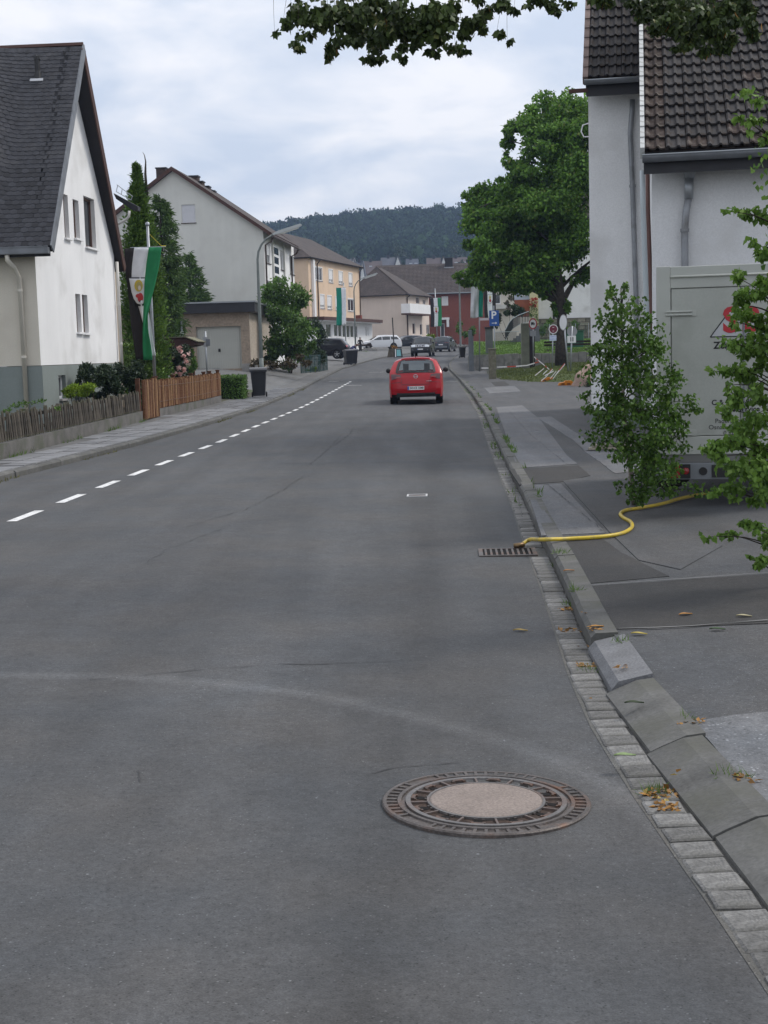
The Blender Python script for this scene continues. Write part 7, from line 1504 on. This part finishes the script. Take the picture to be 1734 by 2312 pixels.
# maple on the verge
D = 70; foot = at(1268, 826, D); foot.z = VZ(foot.x, D) - .05
mp = thing('maple_tree', 'big full-leaved maple with a dark trunk on the right verge', 'tree', foot)
LB = [(1240, 262, 62, 45), (1292, 255, 42, 40), (1185, 275, 40, 42), (1150, 318, 22, 38), (1165, 362, 36, 26), (1210, 320, 40, 34, .6), (1290, 320, 55, 55), (1250, 385, 75, 40, .8), (1185, 425, 70, 30), (1110, 440, 55, 32), (1078, 455, 34, 34), (1062, 480, 18, 18), (1150, 470, 80, 38), (1230, 470, 80, 45), (1300, 430, 50, 80), (1110, 505, 60, 30), (1180, 520, 80, 34), (1100, 560, 48, 40), (1080, 610, 44, 30), (1046, 626, 20, 12), (1070, 640, 20, 8), (1130, 600, 60, 46), (1180, 580, 60, 50), (1215, 560, 60, 50), (1210, 625, 60, 36), (1150, 640, 60, 16), (1110, 640, 40, 16), (1290, 540, 50, 60), (1320, 620, 30, 25), (1235, 655, 30, 18), (1380, 400, 60, 140), (1400, 560, 70, 90), (1360, 270, 50, 60), (1450, 480, 60, 120), (1225, 535, 70, 50), (1265, 440, 60, 60), (1195, 590, 60, 44), (1240, 600, 45, 40), (1250, 330, 50, 50), (1175, 400, 40, 30), (1150, 415, 40, 24), (1255, 640, 24, 26)]
P, S, cen = px_clumps(LB, D, 1250, (.12, .21), seed=4, dd=1.0, jitter=1.5, sub=13, k_gap=.29)
T = droop(len(P), .7); Fl = np.random.normal(size=P.shape)*.7 + np.array([0, -.2, 1.0]); foliage('crown', P, S, G_TREE, mp, .85, tip=T, flat=Fl)
tk = [foot, foot + Vector((-.02, 0, 1.2)), at(1269, 720, D), at(1262, 655, D), at(1256, 600, D), at(1255, 500, D), at(1258, 380, D), at(1255, 290, D)]
b = MB(); b.tube(tk, [.36, .27, .25, .26, .22, .17, .12, .05], 10); b.build('trunk', BARK, mp, world=True, smooth=True)
fork = [at(1266, 690, D), at(1262, 655, D), at(1258, 560, D), at(1256, 470, D), at(1256, 400, D)]
prs = [(fork[min(4, max(0, int((660 - l[1])/60)))], c, .09) for l, c in zip(LB, cen)]; prs += [(at(1268, 690, D), at(1325, 600, D), .12), (at(1266, 700, D), at(1215, 660, D), .10)]
twigs(mp, prs, .09, BARK, 'limb')
P, S, _ = px_clumps([(1255, 690, 8, 22, 2.5), (1285, 700, 10, 24, 2.5), (1230, 668, 12, 8, 2), (1287, 738, 8, 16, 2)], D - .3, 500, (.12, .2), seed=8, dd=.6, jitter=.1); foliage('trunk_shoots', P, S, G_TREE, mp, .8, tip=droop(len(P), .5))

# overhanging lime branches; the trunk stands to the right, outside the picture
lt = thing('lime_tree', 'lime tree whose dark leafy branches hang into the top of the picture', 'tree', (6.4, 10.5, .1))
LB = [(638, 58, 16, 12), (655, 42, 18, 14), (620, 74, 8, 6), (690, 25, 38, 34, 1.0), (672, 95, 20, 11), (690, 82, 22, 12), (735, 62, 42, 42), (738, 128, 18, 12), (760, 112, 24, 16), (800, 35, 52, 42), (800, 95, 30, 20), (842, 116, 36, 20), (860, 60, 50, 44), (850, 15, 60, 26), (900, 125, 16, 10), (915, 60, 52, 46), (905, 105, 22, 12), (965, 45, 52, 46), (1000, 90, 40, 22), (970, 112, 20, 12), (1030, 108, 22, 10), (1040, 35, 46, 34), (1045, 75, 18, 12), (1090, 10, 26, 22), (1083, 50, 10, 10), (1098, 66, 14, 8), (1120, 80, 16, 9), (1145, 94, 9, 6), (1150, 4, 44, 10), (1160, 22, 14, 8), (1195, 10, 14, 6), (1255, 12, 18, 12), (1290, 14, 10, 12), (1230, 2, 40, 8),
      (1480, 15, 40, 24), (1500, 55, 30, 26), (1545, 40, 46, 40), (1560, 85, 36, 20), (1605, 50, 50, 46), (1640, 85, 30, 22), (1600, 108, 20, 8), (1535, 108, 14, 8), (1665, 30, 46, 36), (1700, 60, 18, 30), (1380, 2, 50, 7), (1430, 8, 34, 12)]
LB = [(a, b_, c, d, (.62 + .5*random.random())*(3.2 if a > 1440 else 1.35)) for a, b_, c, d, *_ in LB] + [(u, v, 60, 40, .5) for u in range(640, 1900, 105) for v in (-60, -150)]
P, S, cen = px_clumps(LB, 11.0, 200, (.038, .064), seed=6, dd=.9, jitter=.7, sub=6, k_gap=.34)
T = droop(len(P), .9, .6); leafy(lt, P, S, G_LIME, T, single=300, aspect=.85)
b = MB(); b.tube([(6.4, 10.5, 0), (6.35, 10.5, 1.5), (6.3, 10.6, 3.2), (6.1, 10.7, 5), (5.9, 10.8, 8)], [.26, .22, .2, .16, .09], 12); b.build('trunk', BARK, lt, world=True, smooth=True)
L1 = [(6.25, 10.6, 3.4), (4.8, 10.9, 4.7), (3.2, 11.1, 5.4), (1.5, 11.1, 5.6), (0, 11, 5.3), (-.7, 11, 5.0)]; b = MB(); b.tube(L1, [.13, .10, .075, .05, .03, .012], 8); b.build('limb', BARK, lt, world=True, smooth=True)
L1v = [Vector(p) for p in L1]; tw = []
for c in cen:
    c = Vector(c); a = min((L1v[i].lerp(L1v[i+1], k/6) for i in range(5) for k in range(6)), key=lambda q: (q-c).length + abs(q.x - c.x)*.5); tw.append((a, c, .0035))
twigs(lt, tw, .01, STEM, 'twig', sag=.03)
n = 120; i_ = np.random.randint(0, len(P), n); Q = P[i_] + np.random.normal(size=(n, 3))*.02; tag(foliage('seed_stalks', Q, np.random.uniform(.05, .1, n), DRY, lt, aspect=.07, tip=droop(n, 1.5, .5)), kind='stuff')

# cut birches beside the trailer
def birch(label, base, top, LB, D, per, size, mt, seed, rb=.028, du=0):
    LB = [(q[0] + du,) + tuple(q[1:]) for q in LB]
    t = thing('birch_sapling', label, 'tree', base)
    P, S, cen = px_clumps(LB, D, per, size, seed=seed, dd=1.1, jitter=.16, sub=9, k_gap=.34); leafy(t, P, S, mt, droop(len(P), .8, .65), single=300, aspect=.80)
    b_, tp = Vector(base), Vector(top); mid = b_.lerp(tp, .5) + Vector((random.uniform(-.06, .06), .05, 0)); pts = smooth_path([b_, b_.lerp(mid, .6), mid, mid.lerp(tp, .6), tp], 4); b = MB(); b.tube(pts, [rb*(1 - .8*k/(len(pts)-1)) for k in range(len(pts))], 8); b.build('trunk', BIRCHBARK, t, world=True, smooth=True)
    tw = []
    for c in cen:
        c = Vector(c); a = min(pts, key=lambda q: abs(q.z - (c.z - .18)) + .2*(q-c).length); tw.append((a, c, .007))
    rs = np.random.RandomState(seed)
    for k in rs.choice(len(P), min(200, len(P)), False): a = min((Vector(c) for c in cen), key=lambda q: (q-Vector(P[k])).length); tw.append((a, P[k], .0025))
    twigs(t, tw, .006, STEM, 'twig', sag=.06, n=5); return t
b0 = hit(1432, 1140, g_right)
birch('cut birch sapling full of dark leaves leaning at the left corner of the trailer', (b0.x, b0.y, g_right(b0.x, b0.y)), at(1402, 650, 13.1), [(1352, 655, 9, 26, .7), (1388, 648, 7, 26, .7), (1362, 672, 20, 30, .5), (1388, 690, 30, 30, .7), (1415, 700, 26, 26, .7), (1392, 650, 8, 26, .5), (1345, 720, 26, 34, .6), (1385, 745, 46, 36), (1440, 735, 34, 36, .7), (1360, 790, 56, 40), (1430, 800, 56, 44), (1475, 780, 22, 30, .5), (1370, 850, 66, 44), (1450, 860, 66, 46), (1500, 850, 30, 34, .6), (1350, 905, 50, 40), (1420, 930, 76, 46), (1495, 920, 46, 44), (1535, 905, 26, 18, .6), (1550, 925, 24, 14, .6), (1365, 965, 56, 36), (1440, 990, 66, 46), (1500, 980, 40, 40), (1400, 1025, 50, 40), (1455, 1050, 52, 44), (1500, 1060, 26, 26, .5), (1430, 1100, 44, 36), (1380, 1100, 14, 14, .6), (1412, 1120, 26, 16, .7), (1480, 1105, 30, 26, .7), (1310, 890, 26, 9, .6), (1335, 945, 30, 16, .7), (1320, 800, 18, 20, .4), (1340, 1000, 24, 12, .5), (1545, 1100, 60, 18, .35), (1600, 1105, 60, 14, .25)], 12.75, 210, (.028, .050), G_BIRCH, 11, du=20)
birch('second cut birch with bright leaves cut off by the right edge of the picture', (2.62, 8.9, g_right(2.62, 8.9)), (2.55, 8.8, 3.5), [(1690, 205, 22, 10, .7), (1715, 225, 18, 12), (1665, 262, 16, 8, .6), (1705, 270, 22, 16), (1722, 310, 12, 24), (1690, 300, 10, 8, .5), (1650, 478, 16, 10, .5), (1690, 480, 34, 14, .8), (1725, 490, 22, 22), (1725, 560, 18, 26), (1700, 545, 14, 10, .7), (1672, 630, 18, 22, .8), (1690, 660, 34, 22), (1725, 640, 20, 34), (1660, 690, 12, 16, .6), (1650, 725, 16, 14, .8), (1690, 715, 36, 26), (1730, 720, 20, 40), (1655, 775, 22, 22, .8), (1700, 780, 40, 30), (1660, 830, 40, 9, .6), (1605, 836, 9, 7, .8), (1640, 838, 18, 12, .7), (1700, 835, 44, 30), (1640, 870, 10, 12, .4), (1690, 890, 46, 30), (1640, 925, 22, 22, .8), (1690, 945, 50, 32), (1610, 1000, 32, 14, .8), (1650, 995, 34, 22), (1700, 1000, 46, 34), (1630, 1030, 24, 26, .8), (1680, 1055, 50, 36), (1725, 1070, 26, 44), (1615, 1110, 26, 9, .8), (1660, 1105, 38, 22), (1710, 1120, 34, 26), (1600, 1212, 12, 6, .7), (1640, 1205, 32, 9), (1690, 1190, 36, 18), (1725, 1215, 20, 30), (1690, 1260, 8, 8, .5), (1720, 1262, 18, 20), (1790, 400, 60, 120, .6), (1800, 700, 60, 160, .8), (1800, 1000, 60, 160, .8)], 8.7, 185, (.030, .052), G_BIRCH2, 12, rb=.02)

# conifers and garden plants on the left
def conifer(name, label, u, vb, vt, D, prof, nb, mt, size, per, hang=.6, up=0.0, gmax=None, base_z=None, aspect=.32, tipc=None):
    p = at(u, vb, D); z0 = g_left(p.x, D) if base_z is None else base_z; tp = at(u, vt, D); H = tp.z - z0; t = thing(name, label, 'tree', (p.x, D, z0)); m_ = D / F_PX; rs = np.random.RandomState(int(u)); Ps, Ts = [], []; tw = []
    fr = [q[0] for q in prof]; rr = [q[1]*m_ for q in prof]
    for _ in range(nb):
        f = rs.rand() ** .85; r = float(np.interp(f, fr, rr)); a = rs.uniform(0, 2*PI); ln = r*rs.uniform(.65, 1.12); d = np.array([math.cos(a), math.sin(a), 0]); zc_ = f*H
        k = max(3, int(per*(.3 + ln))); s = rs.rand(k) ** .6; off = rs.normal(size=(k, 3))*.07*(.4 + ln)
        Q = np.array(t.location) + np.array([0, 0, zc_]) + d*ln*s[:, None] + np.stack([np.zeros(k), np.zeros(k), up*ln*s - hang*.35*ln*s**2 - rs.rand(k)*hang*.22*ln], 1) + off; Ps.append(Q)
        Tn = d*(.7) + rs.normal(size=(k, 3))*.35 + np.array([0, 0, up*1.2 - hang]); Ts.append(Tn)
        if rs.rand() < .35: tw.append((Vector(t.location) + Vector((0, 0, zc_)), Vector(t.location) + Vector((0, 0, zc_ + up*ln*.7 - hang*.2*ln)) + Vector(d)*ln*.8, .02))
    P = np.concatenate(Ps); foliage('crown', P, rs.uniform(size[0], size[1], len(P)), mt, t, aspect, tip=np.concatenate(Ts))
    b = MB(); b.tube([(0, 0, 0), (0, 0, H*.6), tipc or (0, 0, H*.98)], [.12, .08, .015], 8); b.build('trunk', BARK, t, smooth=True); twigs(t, tw, .02, BARK, 'limb', sag=.0, n=3); return t
th = conifer('cypress_tree', 'narrow tall conifer with a bare crooked tip, directly behind the town flag pole', 330, 840, 372, 43, [(0, 52), (.2, 56), (.45, 48), (.65, 36), (.8, 24), (.92, 11), (1, 2)], 1500, G_CON, (.06, .15), 28, hang=-.1, up=.35, aspect=.42)
b = MB(); tz_ = at(330, 400, 43) - th.location; b.tube([tz_ - Vector((0, 0, .6)), tz_ + Vector((-.02, 0, .1)), at(329, 365, 43) - th.location, at(326, 350, 43) - th.location, at(322, 343, 43) - th.location], [.05, .04, .022, .012, .005], 6); b.build('bare_tip', BARK, th, smooth=True)
conifer('spruce_tree', 'loose drooping conifer just right of the narrow one, in front of the blank house wall', 378, 840, 440, 60, [(0, 40), (.3, 46), (.5, 46), (.72, 44), (.9, 24), (1, 3)], 340, G_SPR, (.14, .32), 44, hang=.55, up=.25, aspect=.2)
conifer('spruce_tree', 'smaller drooping conifer standing farthest right beside the garage roof', 437, 832, 572, 84, [(0, 20), (.4, 30), (.55, 42), (.75, 32), (.9, 14), (1, 3)], 190, G_SPR, (.2, .42), 40, hang=.5, up=.3, aspect=.2)
def shrub(name, label, LB, D, per, size, mt, seed, foot_=None, cat='shrub', tip=None, aspect=.6, stems=4, fn=g_left, sub=7, k_gap=.32, jit=.5):
    P, S, cen = px_clumps(LB, D, per, size, seed=seed, dd=1.1, jitter=jit, sub=sub, k_gap=k_gap); c = sum((Vector(q) for q in cen), Vector())/len(cen); z = fn(c.x, c.y); P = P[P[:, 2] > z + .02]; S = S[:len(P)]
    t = thing(name, label, cat, (c.x, c.y, z)); foliage('foliage', P, S, mt, t, aspect, tip=np.random.normal(size=P.shape) + np.array([0, 0, .5]) if tip is None else np.random.normal(size=P.shape)*.5 + np.array(tip)); stems and twigs(t, [((c.x + random.uniform(-.1, .1), c.y, z), q, .02) for q in cen], .02, STEM, 'stem', sag=.02); return t
shrub('large_shrub', 'large bright green shrub in front of the street side of the gabled house', [(640, 652, 40, 22, .8), (612, 668, 18, 24, .6), (680, 668, 22, 24, .7), (650, 690, 56, 34), (682, 705, 22, 28, .9), (630, 730, 46, 40), (666, 745, 40, 38), (620, 770, 26, 30), (655, 785, 50, 34), (688, 785, 20, 22), (632, 808, 40, 26)], 74, 1000, (.12, .24), G_SHR, 21)
shrub('round_conifer', 'dark clipped rounded evergreen right of the large shrub', [(718, 735, 20, 24), (716, 760, 18, 22), (722, 750, 18, 26)], 86, 900, (.10, .22), G_DARK, 22)
shrub('low_hedge', 'low reddish-brown hedge at the foot of the lamp post', [(580, 815, 14, 18), (600, 825, 22, 14), (630, 826, 26, 14), (660, 826, 22, 14), (690, 815, 24, 18)], 68, 900, (.08, .16), leafmat('russet_leaves', (.035, .03, .015), (.09, .065, .03), .15), 23, stems=0)
t = thing('garden_fence', 'dark green wire mesh fence under the large shrub', 'fence', (at(680, 838, 76).x, 76, g_left(at(680, 838, 76).x, 76)), 1.45)
for k in range(7): b = MB(); b.tube([(k*1.5, 0, -.1), (k*1.5, 0, 1.05)], .03, 6); b.build('post', plain('dark_green_post', (.012, .05, .045), .5), t)
for k in range(60): b = MB(); b.tube([(k*.15, 0, .05), (k*.15, 0, 1.0)], .010, 4); b.build('wire', plain('dark_green_post', (.012, .05, .045)), t)
for z in (.1, .4, .7, 1.0): b = MB(); b.tube([(0, 0, z), (9, 0, z)], .012, 4); b.build('wire', plain('dark_green_post', (.012, .05, .045)), t)
shrub('hedge', 'dense dark planting behind the green wire fence', [(690, 800, 20, 22), (712, 805, 18, 20), (730, 805, 14, 18)], 83, 900, (.10, .2), G_DARK, 24, cat='hedge')
shrub('weeds_patch', 'yellow-green weeds at the end of the green wire fence', [(700, 838, 12, 5), (720, 834, 16, 5)], 80, 1600, (.10, .2), G_YEL, 25, cat='weeds')
t = thing('hedge', 'small clipped box hedge behind the dark bin at the left kerb', 'hedge', (at(527, 900, 48.6).x, 48.6, g_left(-5.2, 48.6)))
pb_, d_ = [], []
hx_, hy_, hz_ = .43, .6, at(527, 849, 48.6).z - t.location.z
for _ in range(3600):
    f = random.randrange(4); a, c = random.uniform(-1, 1), random.uniform(0, 1); j = random.uniform(.9, 1.03)
    q = (a*hx_, -hy_*j, c*hz_) if f == 0 else (hx_*j, a*hy_, c*hz_) if f == 1 else (a*hx_, (2*c-1)*hy_, hz_*j) if f == 2 else (-hx_*j, a*hy_, c*hz_); pb_.append(q)
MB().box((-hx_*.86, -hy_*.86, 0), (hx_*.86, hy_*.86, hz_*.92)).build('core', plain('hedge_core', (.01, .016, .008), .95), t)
foliage('foliage', np.array(pb_) + np.array(t.location), np.random.uniform(.04, .09, 3600), G_SHR, t)
rbs = shrub('rose_bush', 'rose bush covered with pale pink blooms behind the reed fence', [(398, 800, 26, 26), (412, 820, 24, 28), (392, 835, 22, 22), (382, 815, 18, 22), (405, 842, 26, 16)], 44.6, 1300, (.06, .12), G_DARK, 26)
P, S, _ = px_clumps([(408, 786, 6, 8), (378, 798, 5, 5), (392, 806, 5, 5), (405, 793, 5, 6), (416, 802, 6, 5), (382, 822, 5, 5), (402, 830, 7, 5), (416, 836, 8, 6), (420, 815, 5, 7), (374, 838, 8, 5), (392, 842, 6, 4), (425, 800, 4, 4), (410, 843, 10, 5)], 44.0, 900, (.05, .10), seed=9, sub=2, jitter=.2); foliage('bloom', P, S, PINK, rbs, 1.0)
shrub('ivy_column', 'ivy covered post under the small shed roof', [(432, 815, 9, 26), (431, 840, 10, 16), (434, 795, 6, 14)], 48, 2200, (.06, .11), G_SHR, 27)
sdp = at(420, 775, 50); t = thing('shed_roof', 'small dark shed roof with a ragged edge above the rose bush', 'shed', (sdp.x, 50, g_left(sdp.x, 50))); z = at(430, 764, 50).z - t.location.z
b = MB(); b.prism([(-1.1, 0), (.1, .02), (.5, -.16), (.46, -.24), (.0, -.34), (-1.1, -.36)], (0, -.9, z), X, Zv, Y, 2.2); b.build('roof', mat('shed_fascia', (.045, .022, .02), .8, .3, 6), t); MB().prism([(-1.1, .012), (.1, .032), (.53, -.148), (.55, -.12), (.11, .06), (-1.1, .04)], (0, -.95, z), X, Zv, Y, 2.3).build('felt_edge', mat('mossy_felt', (.16, .15, .10), .9, .3, 9), t)
for x in (-.7, .3): MB().box((x - .06, -.7, 0), (x + .06, -.58, z - .36)).build('post', POSTB, t)
for a_ in ((' spruce', 0),): pass
shrub('dark_shrub', 'dark pine-like shrub against the grey plinth, leftmost of the dark ones', [(203, 845, 22, 24), (188, 858, 18, 14), (207, 830, 12, 14), (175, 868, 14, 10), (210, 865, 20, 18), (200, 885, 24, 14)], 32.3, 1700, (.05, .12), G_DARK, 31, tip=(0, 0, .8), aspect=.35)
shrub('dark_shrub', 'rounded dark green shrub in the middle behind the picket fence', [(238, 860, 32, 32), (235, 842, 22, 16), (262, 866, 18, 24), (240, 888, 30, 14)], 33.0, 1900, (.06, .12), G_DARK, 32, aspect=.45)
shrub('dark_shrub', 'dark shrub under the hanging town flag', [(275, 850, 24, 26), (295, 862, 22, 24), (300, 838, 22, 20), (318, 835, 16, 24), (285, 835, 26, 26)], 36.5, 1600, (.06, .12), G_DARK, 33, aspect=.45)
shrub('yellow_green_shrub', 'low yellow-green shrub behind the picket fence', [(156, 880, 20, 13), (180, 876, 24, 16), (198, 884, 14, 12), (170, 892, 24, 10)], 30.0, 2600, (.04, .08), G_YEL, 34, aspect=.4)
shrub('dark_shrub', 'deep green mass of bushes behind the flag pole foot', [(300, 800, 22, 26), (345, 822, 20, 24), (360, 835, 22, 18), (285, 815, 16, 24)], 40.5, 1000, (.07, .14), G_CON, 35, aspect=.45)
shrub('creeper', 'leafy creeper growing through the left end of the picket fence', [(40, 915, 34, 10), (90, 912, 24, 8), (20, 935, 22, 10), (130, 925, 20, 8)], 24.4, 260, (.03, .06), G_SHR, 36, cat='plant', jit=.2, stems=0)
P = []
for _ in range(500): y = random.uniform(20, 34.4); x = FX(y) + .08 + random.uniform(0, .08); P.append((x, y, g_left(x, y))) if math.sin(y*1.7) > .3 else None
tag(blades('plinth_weeds', P, .10, G_GRASS, wd=.006), 'sparse weeds along the foot of the picket fence plinth', 'weeds', kind='stuff')
P = []
for _ in range(1500): y = random.uniform(17, 60); x = KL(y) + random.uniform(-.02, .10); (P.append((x, y, g_road(x, y))) if math.sin(y*1.1) + math.sin(y*.37) > .9 else None)
tag(blades('kerb_weeds', P, .05, leafmat('dry_blades', (.09, .08, .03), (.16, .17, .06), .2), wd=.008), 'thin weeds in the gutter of the left kerb', 'weeds', kind='stuff')
shrub('front_garden_shrub', 'yellowish shrubs in front of the red brick house', [(1035, 735, 10, 14), (1062, 745, 12, 20), (1050, 760, 16, 8), (1020, 765, 14, 6)], 155, 1500, (.2, .4), G_SHR, 41, fn=lambda x, y: zr(y))
shrub('front_garden_shrub', 'small green bush at the foot of the flag pole by the brick house', [(971, 760, 8, 8), (978, 764, 8, 5)], 160, 1500, (.2, .4), G_YEL, 42, fn=lambda x, y: zr(y))
shrub('garden_bush', 'round dark bushes behind the blue parking sign', [(1125, 725, 16, 18), (1150, 705, 18, 16), (1170, 700, 14, 14), (1128, 710, 10, 14)], 100, 1000, (.15, .3), G_DARK, 43, fn=lambda x, y: 2.2)
shrub('flowering_bush', 'pink-white flowering bush before the cream house window', [(1148, 690, 9, 12), (1158, 680, 8, 10)], 110, 1000, (.15, .3), leafmat('blossom_mix', (.04, .07, .02), (.3, .25, .2), .2), 44, fn=lambda x, y: 3.0)
shrub('ivy_patch', 'green climbing plants on the stone house base', [(1228, 748, 12, 20), (1240, 735, 10, 10), (1300, 735, 10, 14)], 101, 1200, (.15, .3), G_SHR, 45, fn=lambda x, y: 1.0)
shrub('low_plant', 'low green plants in front of the boulder', [(1318, 872, 18, 8), (1332, 868, 10, 8)], 50.5, 900, (.06, .12), G_DARK, 46, fn=g_right, jit=.2)
for u0, v0, D_, lb in ((780, 600, 300, 'far tree crown between the orange house and the village roofs'), (925, 588, 480, 'far pale tree between two village roofs'), (1050, 600, 420, 'far tree right of the brick house chimney'), (900, 565, 520, 'round tree at the foot of the wood'), (1030, 565, 540, 'round tree at the right foot of the wood')):
    shrub('far_tree', lb, [(u0, v0, 16, 16), (u0 + 12, v0 + 8, 14, 12), (u0 - 10, v0 + 8, 12, 12)], D_, 500, (.6, 1.3), G_HILL if v0 > 570 else G_DARK, int(u0), fn=lambda x, y: hump(x, y), cat='tree', jit=2)

# ------------------------------------------------------------------ air
HAZE = True
if HAZE:
    mt = bpy.data.materials.new('haze_air'); mt.use_nodes = True; t_ = mt.node_tree; t_.nodes.clear(); o_ = t_.nodes.new('ShaderNodeOutputMaterial'); pv = t_.nodes.new('ShaderNodeVolumePrincipled')
    pv.inputs['Color'].default_value = (.50, .66, 1.0, 1); pv.inputs['Density'].default_value = .00027; pv.inputs['Anisotropy'].default_value = .0; t_.links.new(pv.outputs[0], o_.inputs['Volume'])
    tag(MB().box((-950, -70, -1.45), (950, 2650, 135)).build('haze', mt), kind='stuff')
